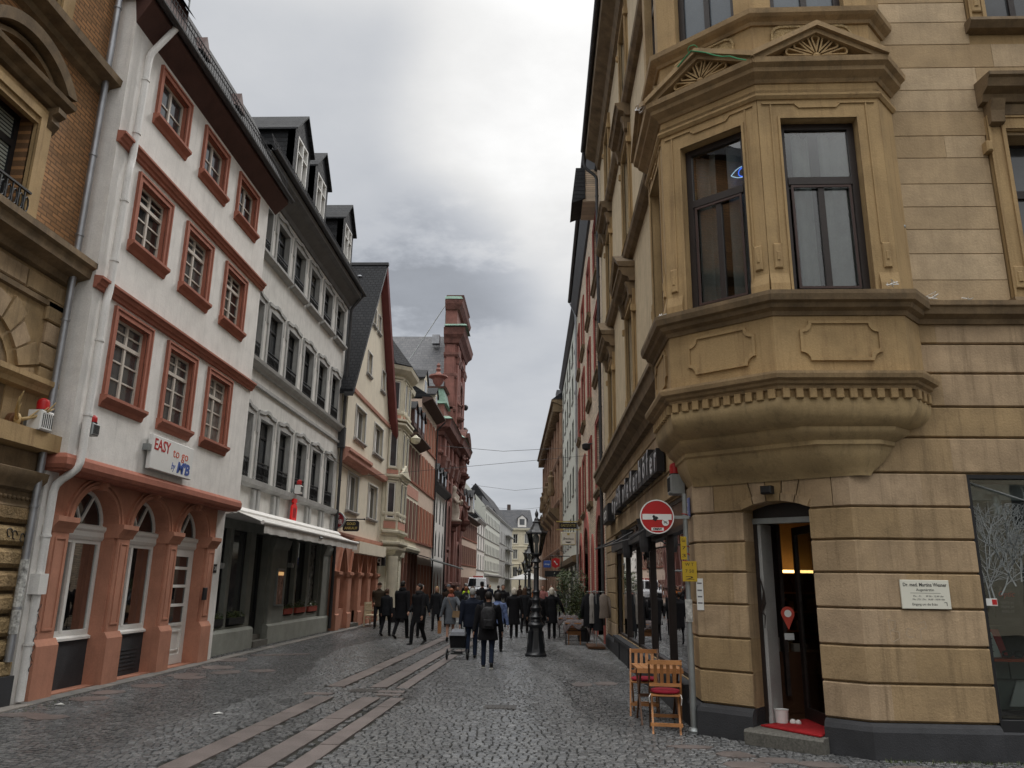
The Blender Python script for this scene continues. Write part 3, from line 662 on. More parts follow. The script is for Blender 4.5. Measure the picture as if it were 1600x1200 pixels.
M['cream_paint_w'] = mat('offwhite_window_paint', (.56, .51, .45), rough=.5, var=.05, bump=.1)
M['neonblue_f'] = mat('pale_logo', (.35, .5, .7), bump=0)
build_L1()
alarm_light(FL(-7.36), 11.98, 4.22, .02, 'slim red alarm strobe beside the white downpipe of the white house', 'steel', .9)
def easy_sign():
    f = F((-7.36, 0), (0, 1), (1, 0)); t = thing('shop_sign', 'white box sign with red and blue lettering above the red arches', 'sign', f.p(14.8, 4.1, 0))
    P = MB(); P.cbox(f, 13.88, 15.62, 3.78, 4.42, .05, .13, .01); p = P.build('sign_panel', M['signwhite'], t)
    text('EASY', f, 14.27, 4.24, .30, .132, M['red'], t, 'lettering', width=.62, bold=.004, depth=.002)
    text('to go', f, 15.06, 4.20, .26, .132, mat('sign_orange_red', (.55, .09, .04), bump=0), t, 'lettering', width=.66, depth=.002)
    text('by', f, 14.78, 3.94, .2, .132, M['blue'], t, 'lettering', width=.16, italic=.3, depth=.002)
    text("M'B", f, 15.22, 3.94, .3, .132, M['blue'], t, 'lettering', width=.56, italic=.15, bold=.012, depth=.002)
    m = MB(); m.box(f, 13.78, 13.92, 4.1, 4.22, 0, .12); m.box(f, 15.3, 15.4, 4.0, 4.1, 0, .05); m.build('bracket', M['steel'], t)
easy_sign()
M['brownwood'] = mat('brown_eave_wood', (.075, .045, .035), rough=.8, var=.2)
# ---- L2: grey-white house with black windows, awning shop below
def build_L2():
    X0 = -8.02; f = FL(X0); Y0, Y1 = 18.64, 29.8
    b = thing('grey_house', 'long grey-white house with dark tall windows, three slate dormers and a dark shop below', 'house', (X0, 24, 0))
    cols = [19.60, 21.21, 22.89, 24.62, 26.36, 28.16]; wd = 1.04
    rows = [(4.52, 6.28, .52), (7.78, 9.52, .52), (10.98, 12.36, .42)]
    holes = [rect(u, u + wd, z0, z1) for z0, z1, _ in rows for u in cols]
    MB().plate(f, rect(Y0, Y1, 3.35, 13.3), holes, -.45, 0).build('wall', M['greyplaster'], b)
    body(b, f, Y0, Y1, 13.3, 9, 'greyplaster', w=-.45)
    for ri, (z0, z1, rh) in enumerate(rows):
        for u in cols:
            wn = window(b, f, u, u + wd, z0, z1, fm='black', w=-.13, t=.06, trans=.74, gm='panedark', mull=1, mw=.06, rail=(rh, 'black'))
            s = MB(); s.frame(f, u - .14, u + wd + .14, z0 - .02, z1 + .12, .14, -.02, .035, tb=.02)
            s.frame(f, u, u + wd, z0, z1, .012, -.44, -.01, tb=.012)
            c = u + wd / 2
            # eared, shallow curved head moulding
            P = [(c - wd / 2 - .19, z1 + .10), (c - wd / 2 - .19, z1 + .2), (c - .28, z1 + .22), (c - .12, z1 + .3), (c + .12, z1 + .3), (c + .28, z1 + .22), (c + wd / 2 + .19, z1 + .2), (c + wd / 2 + .19, z1 + .10), (c + .28, z1 + .13), (c + .12, z1 + .2), (c - .12, z1 + .2), (c - .28, z1 + .13)]
            s.plate(f, P, (), -.02, .07)
            for e in (u - .17, u + wd + .17): s.cbox(f, e - .03, e + .03, z1 - .45, z1 + .16, -.02, .045)
            s.build('surround', M['greystone'], wn)
            if ri == 2: MB().mould(f, u - .26, u + wd + .26, [(-.3, z0), (.17, z0 - .02), (.17, z0 - .10), (.1, z0 - .16), (-.02, z0 - .2)]).build('sill', M['greystone'], wn)
    m = MB()
    m.mould(f, Y0, Y1, [(-.02, 4.26), (.08, 4.28), (.16, 4.34), (.18, 4.46), (-.2, 4.51)])
    m.mould(f, Y0, Y1, [(-.02, 7.5), (.08, 7.52), (.12, 7.6), (.2, 7.66), (.22, 7.75), (-.2, 7.79)])
    m.mould(f, Y0, Y1, [(-.02, 7.06), (.07, 7.07), (.07, 7.16), (-.02, 7.18)])
    m.build('belt_course', M['greystone'], b)
    c = MB(); c.mould(f, Y0 + .1, Y1 + .15, [(-.02, 12.72), (.05, 12.74), (.08, 12.9), (.2, 13.0), (.34, 13.12), (.50, 13.18), (.52, 13.34), (-.3, 13.5)]); c.build('cornice', mat('dark_grey_cornice', (.15, .15, .15), var=.15, streak=.3), b)
    halfgutter(b, f, Y0 + .1, Y1 + .25, 13.42, .60, .085)
    r = MB(); r.add([f.p(Y0, 13.45, .55), f.p(Y1 + .1, 13.45, .55), f.p(Y1 + .1, 17.2, -3.6), f.p(Y0, 17.2, -3.6), f.p(Y1 + .1, 13.4, -9), f.p(Y0, 13.4, -9)], [(0, 1, 2, 3), (3, 2, 4, 5), (0, 3, 5), (1, 4, 2)]); rf = r.build('roof', M['slate'], b)
    g = MB(); 
    for z, w in ((13.72, .50), (13.95, .42)): g.tube([f.p(Y0 + .3, z, w), f.p(Y1 + .1, z, w)], .014, 5)
    y = Y0 + .3
    while y < Y1 + .1: g.tube([f.p(y, 13.55, .54), f.p(y, 13.98, .41)], .008, 4); y += .16
    g.build('snow_guard', M['darkzinc'], rf)
    for yc in (22.35, 24.6, 28.55):
        d = MB(); h = .80; w0 = .12; zb, ze, za = 13.9, 15.9, 16.75
        d.plate(f, [(yc - h, zb), (yc + h, zb), (yc + h, ze), (yc, za - .06), (yc - h, ze)], [rect(yc - .52, yc + .52, 14.35, 15.75)], -.12, w0)
        d.add([f.p(yc - h, zb, w0), f.p(yc - h, ze, w0), f.p(yc - h, ze, -3.), f.p(yc - h, zb, -.2)], [(0, 1, 2, 3)]); d.add([f.p(yc + h, zb, w0), f.p(yc + h, ze, w0), f.p(yc + h, ze, -3.), f.p(yc + h, zb, -.2)], [(0, 1, 2, 3)])
        dm = d.build('dormer', M['slate'], b)
        r = MB()
        for sg in (-1, 1): r.hexa([f.p(yc, za, w0 + .12), f.p(yc + sg * (h + .14), ze - .16, w0 + .12), f.p(yc + sg * (h + .14), ze - .16, -3.2), f.p(yc, za, -3.2), f.p(yc, za + .06, w0 + .12), f.p(yc + sg * (h + .14), ze - .1, w0 + .12), f.p(yc + sg * (h + .14), ze - .1, -3.2), f.p(yc, za + .06, -3.2)])
        r.build('dormer_roof', M['slate'], dm)
        w = MB(); w.frame(f, yc - .52, yc + .52, 14.35, 15.75, .06, -.02, .14); w.box(f, yc - .04, yc + .04, 14.4, 15.7, -.02, .15); w.box(f, yc - .5, yc + .5, 15.2, 15.24, -.02, .145); w.build('dormer_window', M['whitepaint'], dm)
        MB().box(f, yc - .5, yc + .5, 14.38, 15.72, .0, .02).build('dormer_pane', M['panegrey'], dm)
    # upper strip of the shop front: pilaster strips
    s = MB()
    for i in range(7):
        u = 19.4 + i * 1.66
        for du in (0, .34): s.cbox(f, u + du, u + du + .2, 3.5, 4.24, -.02, .09, .02)
    s.each('pilaster_strip', M['greystone'], b)
    # shop front, set back under the awning
    sf = MB(); sh = [(19.05, 20.15, .62), (20.35, 21.6, .62), (21.98, 23.1, .02), (24.75, 25.75, .72), (25.95, 27.15, .72), (27.35, 28.55, .72)]
    sf.plate(f, rect(Y0, Y1, .0, 3.36), [rect(a, e, z, 3.1) for a, e, z in sh], -.4, -.06)
    sf.build('shop_wall', M['shopgrey'], b)
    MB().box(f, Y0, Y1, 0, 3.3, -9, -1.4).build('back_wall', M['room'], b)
    pl = MB()
    for a, e in ((18.78, 19.0), (23.2, 24.6), (28.7, 29.7)): pl.cbox(f, a, e, .5, 3.1, -.1, .04); pl.mould(f, a - .04, e + .04, [(-.1, 2.72), (.06, 2.72), (.12, 2.9), (.14, 3.02), (-.1, 3.06)])
    pl.each('shop_pilaster', M['shopgrey'], b)
    sw = MB(); 
    for a, e in ((Y0 + .02, 21.95), (23.12, 29.75)): sw.mould(f, a, e, [(-.3, 0), (.1, 0), (.1, .5), (.04, .56), (-.3, .6)])
    sw.build('plinth', mat('grey_green_plinth', (.27, .28, .25), var=.15, grime=.3), b)
    for a, e, z in sh:
        if z > .1:
            wn = window(b, f, a, e, z, 3.1, fm='black', w=-.2, t=.05, gm='panedark', mull=0)
            x = MB(); x.box(f, a + .08, e - .08, z + .05, z + .22, -.14, .0); x.build('flower_box', M['terracotta'] if a > 24 else M['black'], wn)
            lv = MB()
            for i in range(150):
                c = f.p(ru(a + .1, e - .1), z + .22 + abs(random.gauss(0, .07)), ru(-.14, .02)); s_ = ru(.02, .04); d1 = Vector((ru(-1, 1), ru(-1, 1), ru(-.5, 1))).normalized() * s_; d2 = Vector((ru(-1, 1), ru(-1, 1), ru(-.5, 1))).normalized() * s_
                lv.tint = rnd(); lv.add([c - d1, c + d2, c + d1, c - d2], [(0, 1, 2, 3)])
            lv.build('plants', M['leaf'], wn)
        else:
            d = MB(); d.frame(f, a, e, .02, 3.1, .06, -.35, -.28, tb=.01); d.box(f, a + .06, e - .06, .3, .9, -.33, -.3); dr = d.build('shop_door', M['black'], b)
            MB().box(f, a + .06, e - .06, .1, 3.04, -.34, -.325).build('pane', M['panedark'], dr)
            st = MB(); st.box(f, a, e, 0, .16, -.35, .14); st.box(f, a, e, .16, .30, -.35, -.1); st.build('door_step', M['granite'], b)
    for u, z in ((19.2, 2.06), (24.72, 2.2)): MB().cbox(f, u - .1, u + .1, z, z + .14, .04, .2).build('wall_lamp', M['steel'], b)
    mn = MB(); mn.frame(f, 23.62, 24.32, 1.05, 2.15, .05, .04, .10); mc = mn.build('menu_case', M['steel'], b)
    MB().box(f, 23.66, 24.28, 1.1, 2.1, .045, .07).build('menu_page', mat('menu_page', (.35, .22, .18), var=.7, scale=6, bump=0), mc); MB().box(f, 23.72, 24.2, 1.95, 2.05, .07, .09).build('menu_light', M['glowdim'], mc)
    mn = MB(); mn.box(f, 18.66, 18.78, 1.95, 2.1, .04, .05); mn.build('number_plate', M['ink'], b)
    v = MB(); v.lathe(f.p(18.95, .12, .16), [(.07, 0), (.07, .03)], 12); v.ball(f.p(18.95, .2, .14), .07); v.build('wall_valve', M['steel'], b)
    downpipe(b, f, [(29.9, 13.36, .58), (29.72, 12.7, .16), (29.72, .1, .16)], 'darkzinc', .06)
    hb = MB(); hb.box(f, 29.62, 29.84, 6.9, 7.7, .0, .26); hb.build('pipe_head', M['darkzinc'], b)
    return b
build_L2()
fg = FL(-8.02)
def awning():
    f = fg; t = thing('awning', 'off-white retractable awning over the dark shop of the grey house', 'awning', f.p(24, 3.3, 0))
    c = MB(); c.mould(f, 18.95, 29.55, [(0, 3.36), (.22, 3.36), (.38, 3.42), (.40, 3.52), (.30, 3.62), (.0, 3.68)]); c.build('awning_case', M['whitepaint'], t)
    s = MB(); s.add([f.p(19.3, 3.46, .38), f.p(29.35, 3.46, .38), f.p(29.35, 3.20, 1.08), f.p(19.3, 3.20, 1.08), f.p(19.3, 3.475, .38), f.p(29.35, 3.475, .38), f.p(29.35, 3.215, 1.08), f.p(19.3, 3.215, 1.08)], [(0, 1, 2, 3), (4, 5, 6, 7), (0, 3, 7, 4), (1, 2, 6, 5)]); s.build('cloth', M['awning'], t)
    MB().tube([f.p(19.15, 3.2, 1.1), f.p(29.45, 3.2, 1.1)], .05, 10).build('front_bar', M['whitepaint'], t, smooth='auto')
    v = MB(); n = 40
    top = [(19.3 + 10.05 * i / n, 3.16) for i in range(n + 1)]; bot = [(u, 2.94 + .012 * math.sin(i * 2.1)) for i, (u, z) in enumerate(top)]
    v.add([f.p(u, z, 1.10 + (.012 * math.sin(i * 1.3) if r else 0)) for r, l in enumerate((top, bot)) for i, (u, z) in enumerate(l)], [(i, i + 1, n + 2 + i, n + 1 + i) for i in range(n)]); v.build('valance', M['awning'], t)
    a = MB()
    for u in (20.2, 24.3, 28.4): a.tube([f.p(u, 3.4, .3), f.p(u + .9, 3.22, .6), f.p(u + .1, 3.15, 1.05)], .022, 6)
    a.build('folding_arm', M['whitepaint'], t)
    MB().cbox(f, 24.2, 24.5, 3.08, 3.14, .95, 1.15).build('heater', M['steel'], t)
awning()
alarm_light(fg, 24.45, 4.76, .16, 'red alarm strobe on white box at the sill course of the grey house', 'signwhite', 1.2)
def bottle_sign():
    f = fg; t = thing('figure_sign', 'small bright red cut-out figure sign above the awning', 'sign', f.p(24.5, 3.9, .1))
    u, z = 24.5, 3.62
    MB().plate(f, [(u - .24, z), (u + .24, z), (u + .26, z + .45), (u + .1, z + .58), (u + .2, z + .62), (u + .16, z + .82), (u + .1, z + .74), (u, z + .86), (u - .08, z + .74), (u - .14, z + .8), (u - .18, z + .6), (u - .08, z + .56), (u - .24, z + .45)], (), .10, .16, back=True).build('figure', mat('bright_red', (.75, .02, .02), bump=0), t)
    MB().box(f, u - .03, u + .03, z + .1, z + .16, 0, .11).build('bracket', M['ink'], t)
    m = MB()
    for k in range(3): m.box(f, u - .14 + k * .1, u - .08 + k * .1, z + .12, z + .42, .161, .164)
    m.build('pattern', M['darkred'], t)
bottle_sign()

# ---- L3: cream gabled house
def build_L3():
    f = FL(-8.0); h = FL(-7.8); Y0, Y1 = 29.95, 38.45
    b = thing('gabled_cream_house', 'cream house with steep slate gable, red barge board and pointed orange arches below', 'house', (-8, 34, 0))
    ws1 = [(31.55, 33.4, 4.66, 6.2), (35.45, 37.35, 4.66, 6.2)]
    MB().plate(f, rect(Y0, Y1, 3.0, 6.75), [rect(*w) for w in ws1], -.4, 0).build('first_floor_wall', M['creamplaster'], b)
    ws2 = [(31.35, 33.2, 7.62, 9.0), (35.05, 37.0, 7.62, 9.0)]; wg = [(32.9, 33.7, 10.85, 11.85), (36.0, 36.8, 10.85, 11.85)]; wt = [(33.45, 34.0, 13.35, 14.15), (34.5, 35.05, 13.35, 14.15)]
    MB().plate(h, [(Y0, 6.7), (Y1, 6.7), (Y1, 9.5), (34.2, 16.3), (Y0, 9.5)], [rect(*w) for w in ws2 + wg + wt], -.4, 0).build('gable_wall', M['creamplaster'], b)
    body(b, f, Y0, Y1, 9.5, 11, 'creamplaster', w=-.4)
    for k, (a, e, z0, z1) in enumerate(ws1 + ws2):
        ff = f if k < 2 else h
        window(b, ff, a, e, z0, z1, fm='whitepaint', w=-.12, t=.05, mull=1, mw=.22, gm='panedark' if k % 2 else 'panegrey', sur=('whitepaint', .06, .02), sill=('greystone', .12, .12), rows=(0, 0))
    for a, e, z0, z1 in wg + wt: window(b, h, a, e, z0, z1, fm='whitepaint', w=-.10, t=.05, mull=1, gm='panegrey', sur=('whitepaint', .05, .02), sill=('greystone', .1, .12))
    m = MB(); m.mould(h, Y0 - .05, Y0 + 4.2, [(-.2, 6.42), (.02, 6.44), (.06, 6.55), (.16, 6.62), (.18, 6.8), (.24, 6.84), (.24, 6.95), (0, 7.0)]); m.mould(h, Y0 + 4.2, Y1 + .1, [(-.2, 6.66), (.04, 6.7), (.07, 6.9), (0, 6.94)])
    m.mould(h, Y0, Y1 + .05, [(0, 9.42), (.06, 9.44), (.08, 9.58), (0, 9.6)]); m.build('band', M['pinkpaint'], b)
    m = MB(); m.mould(f, Y0, Y1 + .1, [(-.1, 3.42), (.06, 3.44), (.2, 3.56), (.22, 3.66), (0, 3.7)]); m.build('ground_band', M['pinkpaint'], b)
    # roof: both slopes, verge proud of the gable
    r = MB()
    for sg in (-1, 1):
        e0 = (34.2 + sg * 4.9, 9.0); a0 = (34.2, 16.42); 
        r.hexa([h.p(e0[0], e0[1], .34), h.p(a0[0], a0[1], .34), h.p(a0[0], a0[1], -9), h.p(e0[0], e0[1], -9), h.p(e0[0], e0[1] + .2, .34), h.p(a0[0], a0[1] + .2, .34), h.p(a0[0], a0[1] + .2, -9), h.p(e0[0], e0[1] + .2, -9)])
    rf = r.build('roof', M['slatex'], b)
    v = MB()
    for sg in (-1, 1):
        e0 = (34.2 + sg * 4.92, 9.02); a0 = (34.2, 16.5); dz = .34 if sg > 0 else .12
        v.hexa([h.p(e0[0], e0[1] - dz, .0), h.p(a0[0], a0[1] - dz, .0), h.p(a0[0], a0[1] - dz, .36), h.p(e0[0], e0[1] - dz, .36), h.p(e0[0], e0[1] + .02, .0), h.p(a0[0], a0[1] + .02, .0), h.p(a0[0], a0[1] + .02, .40), h.p(e0[0], e0[1] + .02, .40)])
    v.k = [(0, 0), (8, 6)]; L_ = MB(); L_.v = v.v[:8]; L_.f = v.f[:6]; L_.t = v.t[:6]; L_.build('verge_strip', M['darkzinc'], b); v.v = v.v[8:]; v.f = [tuple(i - 8 for i in q) for q in v.f[6:]]; v.t = v.t[6:]; v.build('barge_board', M['redwood2'], b)
    MB().box(h, 34.1, 34.3, 16.55, 16.68, -9, .42).build('ridge_cap', M['darkzinc'], rf)
    for (dx, z) in ((-1.6, 11.8), (-.8, 15.6), (-1.2, 9.9)):
        t_ = (z - 9.0) / 7.42; MB().ball((-7.8 + dx, 34.2 - 4.9 * (1 - t_) - .05, z + .15), .12, .1, .07).build('roof_hook', M['zinc'], rf)
    # orange arcade
    g = FL(-7.88); ar = [(30.5, 31.75), (32.35, 33.6), (34.2, 35.4), (36.0, 37.15)]
    MB().plate(g, rect(Y0, 37.75, 0, 3.42), [ogive(a, e, (.75 if k != 1 else .08), 2.1, 1.55) for k, (a, e) in enumerate(ar)], -.5, 0).build('arcade', M['redpier'], b)
    MB().box(g, 37.76, Y1, 0, 3.42, -.5, -.3).build('corner_wall', M['creamplaster'], b)
    MB().mould(f, 32.6, 38.3, [(-.2, 2.95), (.42, 2.95), (.42, 3.44), (-.2, 3.44)]).build('overhang', M['creamplaster'], b)
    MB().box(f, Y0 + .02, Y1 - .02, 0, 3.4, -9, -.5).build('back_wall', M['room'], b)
    for k, (a, e) in enumerate([(29.98, 30.5), (31.75, 32.35), (33.6, 34.2), (35.4, 36.0), (37.15, 37.7)]):
        p = MB(); p.cbox(g, a + .02, e - .02, .1, 2.0, -.1, .12); p.mould(g, a, e, [(-.1, 0), (.17, 0), (.17, .55), (.1, .62), (-.1, .62)]); p.mould(g, a - .02, e + .02, [(-.1, 1.96), (.14, 1.98), (.2, 2.06), (.2, 2.16), (-.1, 2.2)]); p.build('pilaster', M['redpier'], b)
    for k, (a, e) in enumerate(ar):
        z0 = .75 if k != 1 else .08
        m = MB(); m.band(g, ogive(a - .14, e + .14, 2.1, 2.1, 1.75), ogive(a - .04, e + .04, 2.1, 2.1, 1.6), -.02, .08); m.build('arch_moulding', M['redpier'], b)
        wn = window(b, g, a, e, z0, 2.8, fm='whitepaint' if k < 2 else 'redpier', w=-.3, t=.07, loop=ogive(a, e, z0, 2.1, 1.55), mull=1 if k == 1 else 0, gm='panedark')
        x = MB(); x.box(g, a, e, 2.05, 2.13, -.33, -.27)
        for s_ in (-.2, .2): x.hexa([g.p((a + e) / 2 + q, 2.12, w) for q, w in ((-.02, -.33), (.02, -.33), (.02, -.28), (-.02, -.28))] + [g.p((a + e) / 2 + s_ + q, 2.6, w) for q, w in ((-.02, -.33), (.02, -.33), (.02, -.28), (-.02, -.28))])
        x.build('glazing_bar', M['whitepaint'] if k < 3 else M['redpier'], wn)
    MB().box(g, 32.3, 33.65, 0, .14, -.4, .2).build('door_step', M['granite'], b)
M['redwood2'] = mat('wine_red_wood', (.17, .045, .042), rough=.6, var=.12)
build_L3()
def bracket_sign(u, f, z, r, kind, label):
    t = thing('hanging_sign', label, 'sign', f.p(u, z, .1)); q = FX(f.p(u, 0).y)
    return t, q
def round_sign():
    q = FX(30.0); cx = -7.93; t = thing('round_sign', 'round dark red sign with white lettering on the corner of the grey house', 'sign', (cx, 30, 4.1))
    MB().disc(q, cx, 4.1, .31, -.08, .06, 32).build('disc', M['darkred'], t)
    n = 32; MB().band(q, [(cx + .325 * math.cos(2 * PI * i / n), 4.1 + .325 * math.sin(2 * PI * i / n)) for i in range(n)], [(cx + .29 * math.cos(2 * PI * i / n), 4.1 + .29 * math.sin(2 * PI * i / n)) for i in range(n)], -.09, .065).build('rim', M['steel'], t)
    text('eat', q, cx, 4.25, .16, .064, M['signwhite'], t, width=.2, italic=.2, depth=.002); text('DOORI', q, cx, 4.02, .27, .064, M['signwhite'], t, width=.44, depth=.002)
    MB().box(q, cx - .3, cx - .1, 4.0, 4.06, -.2, -.06).build('bracket', M['ink'], t)
round_sign()
def gold_sign():
    q = FX(31.0); t = thing('hanging_sign', 'black hanging sign with two lines of gold letters on iron bracket', 'sign', (-7.5, 31, 4.1))
    x0, x1 = -7.93, -7.28
    MB().plate(q, [(x0 + .05, 3.74), (x1 - .05, 3.74), (x1, 3.79), (x1, 4.1), (x1 - .05, 4.15), (x0 + .05, 4.15), (x0, 4.1), (x0, 3.79)], (), -.03, .03, back=True).build('sign_board', M['ink'], t)
    text('GOLD', q, -7.6, 4.03, .14, .034, M['gold'], t, width=.36, bold=.003, depth=.001); text('ANKAUF', q, -7.6, 3.86, .14, .034, M['gold'], t, width=.52, bold=.003, depth=.001)
    m = MB(); m.tube([(-8, 31, 4.22), (-7.1, 31, 4.22)], .022, 6); m.ball((-7.08, 31, 4.22), .04)
    for x in (-7.85, -7.4): m.tube([(x, 31, 4.22), (x, 31, 4.13)], .01, 5)
    m.tube([(-8, 31, 4.45), (-7.75, 31, 4.24), (-8, 31, 4.0)], .012, 5); m.build('bracket', M['ink'], t)
gold_sign()
def q_sign():
    q = FX(38.0); t = thing('shop_sign', 'black shop fascia with white letter q beside the orange arches', 'sign', (-8, 38, 3))
    MB().box(q, -8.35, -7.55, 2.55, 3.0, -.2, .04).build('fascia', M['ink'], t)
    text('q', q, -7.83, 2.84, .5, .044, M['signwhite'], t, width=.22, bold=.012, depth=.002)
q_sign()

# ---- L4: ornate corner house with canted oriel
def build_L4():
    f = FL(-7.95); Y0, Y1 = 38.5, 44.7
    b = thing('ornate_oriel_house', 'pale ochre house with ornate canted oriel and slate cone roof beside the brown-red shutters', 'house', (-7.95, 41, 0))
    hs = [rect(42.75, 43.45, z, z + 1.9) for z in (4.6, 7.6, 10.4)]
    MB().plate(f, rect(Y0, Y1, 0, 12.9), hs + [arch(40.7, 41.8, .4, 2.3), arch(42.5, 43.6, .4, 2.3)], -.4, 0).build('wall', M['ornate'], b)
    body(b, f, Y0, Y1, 12.9, 10, 'ornate', w=-.4)
    for h_ in hs: u0, z0 = h_[0]; u1, z1 = h_[2]; window(b, f, u0, u1, z0, z1, w=-.2, sur=('whitepaint', .1, .05), trans=.7)
    for u0 in (40.7, 42.5): window(b, f, u0, u0 + 1.1, .4, 2.85, fm='black', w=-.25, loop=arch(u0, u0 + 1.1, .4, 2.3), mull=0)
    path = [(-7.95, 38.55), (-7.25, 39.15), (-7.25, 41.3), (-7.95, 41.9)]
    o = MB(); o.sweep(path, [(-.02, 4.0), (0, 4.02), (0, 12.7), (-.02, 12.7)]); 
    o.add([(x, y, z) for z in (4.0, 12.7) for x, y in path], [(0, 1, 2, 3), (4, 5, 6, 7)]); o.build('oriel', M['ornate'], b)
    m = MB()
    for z, w in ((3.3, .1), (3.55, .2), (4.1, .16), (5.0, .05), (6.9, .14), (9.6, .2), (10.2, .08)): m.sweep(path, [(-.02, z), (w * .5, z + .03), (w, z + .1), (w, z + .2), (-.02, z + .24)])
    m.sweep(path, [(-.02, 12.3), (.15, 12.4), (.35, 12.6), (.4, 12.8), (-.02, 12.85)]); m.mould(f, 41.9, Y1, [(0, 12.4), (.35, 12.6), (.4, 12.85), (0, 12.9)])
    m.mould(f, Y0, Y1, [(0, 3.1), (.15, 3.15), (.2, 3.4), (0, 3.45)]); m.each('moulding', M['ornate'], b)
    mb = MB(); mb.sweep(path, [(-.5, 2.9), (-.3, 2.95), (-.05, 3.25), (.02, 4.0), (-.5, 4.0)]); mb.build('oriel_base', M['ornate'], b)
    faces = [F(path[0], (path[1][0] - path[0][0], path[1][1] - path[0][1])), F(path[1], (0, 1), (1, 0)), F(path[2], (path[3][0] - path[2][0], path[3][1] - path[2][1]))]
    for k, ff in enumerate(faces[:2]):
        L = [.92, 2.15][k]
        for z0, z1 in ((4.9, 6.7), (7.5, 9.3), (10.5, 12.0)):
            for (a, e) in ([(.25, .68)] if k == 0 else [(.25, .85), (1.3, 1.9)]):
                w = MB(); w.frame(ff, a, e, z0, z1, .05, -.0, .03); wn = w.build('window', M['whitepaint'], b)
                MB().box(ff, a + .04, e - .04, z0 + .04, z1 - .04, .005, .015).build('pane', M['panegrey'], wn)
                s = MB(); s.frame(ff, a - .1, e + .1, z0 - .08, z1 + .1, .09, -.01, .06); s.mould(ff, a - .14, e + .14, [(0, z1 + .12), (.1, z1 + .15), (.12, z1 + .2), (0, z1 + .24)]); s.build('surround', M['ornate'], wn)
            p = MB(); p.box(ff, .12, L - .12, z0 - .5, z0 - .15, -.01, .03); p.build('panel', M['pinkpaint'], b)
    # gable over the middle oriel window
    p = MB(); ff = faces[1]; p.plate(ff, [(-.1, 7.15), (2.25, 7.15), (1.07, 7.75)], (), -.02, .16); p.mould(ff, -.15, 2.3, [(0, 7.05), (.2, 7.1), (.2, 7.16), (0, 7.18)]); p.build('pediment', M['ornate'], b)
    r = MB(); r.add([(-7.55, 38.3, 12.85), (-6.85, 38.95, 12.85), (-6.85, 41.5, 12.85), (-7.55, 42.2, 12.85), (-9.6, 40.2, 16.6), (-12, 38.3, 12.85), (-12, 42.2, 12.85)], [(0, 1, 4), (1, 2, 4), (2, 3, 4), (0, 4, 5), (3, 6, 4)]); r.add([f.p(41, 12.9, .3), f.p(Y1, 12.9, .3), f.p(Y1, 15.5, -2.4), f.p(41, 15.5, -2.4), f.p(41, 12.9, -8), f.p(Y1, 12.9, -8)], [(0, 1, 2, 3), (3, 2, 5, 4), (1, 5, 2)]); r.build('roof', M['slatex'], b)
    MB().tube([(-7.35, 38.9, .0), (-7.35, 38.9, 3.05)], .26, 20).build('corner_column', M['ornate'], b, smooth='auto')
    q = MB()
    for i in range(9):
        for u in (40.3, 41.95, 43.75): q.tint = rnd(); q.cbox(f, u - .1, u + .25, .3 + i * .3, .57 + i * .3, -.02, .05)
    q.build('rustic_blocks', M['ornate'], b)
    bl = MB(); bl.sweep(path, [(-.02, 9.9), (.25, 9.9), (.25, 10.0), (-.02, 10.0)]); bl.build('balcony_slab', M['ornate'], b)
    cn = MB(); cn.lathe((-7.05, 42.3, 9.3), [(.1, 0), (.25, .1), (.3, .3), (.15, .4), (.05, .5)], 12); cn.build('corbel', M['ornate'], b)
build_L4()

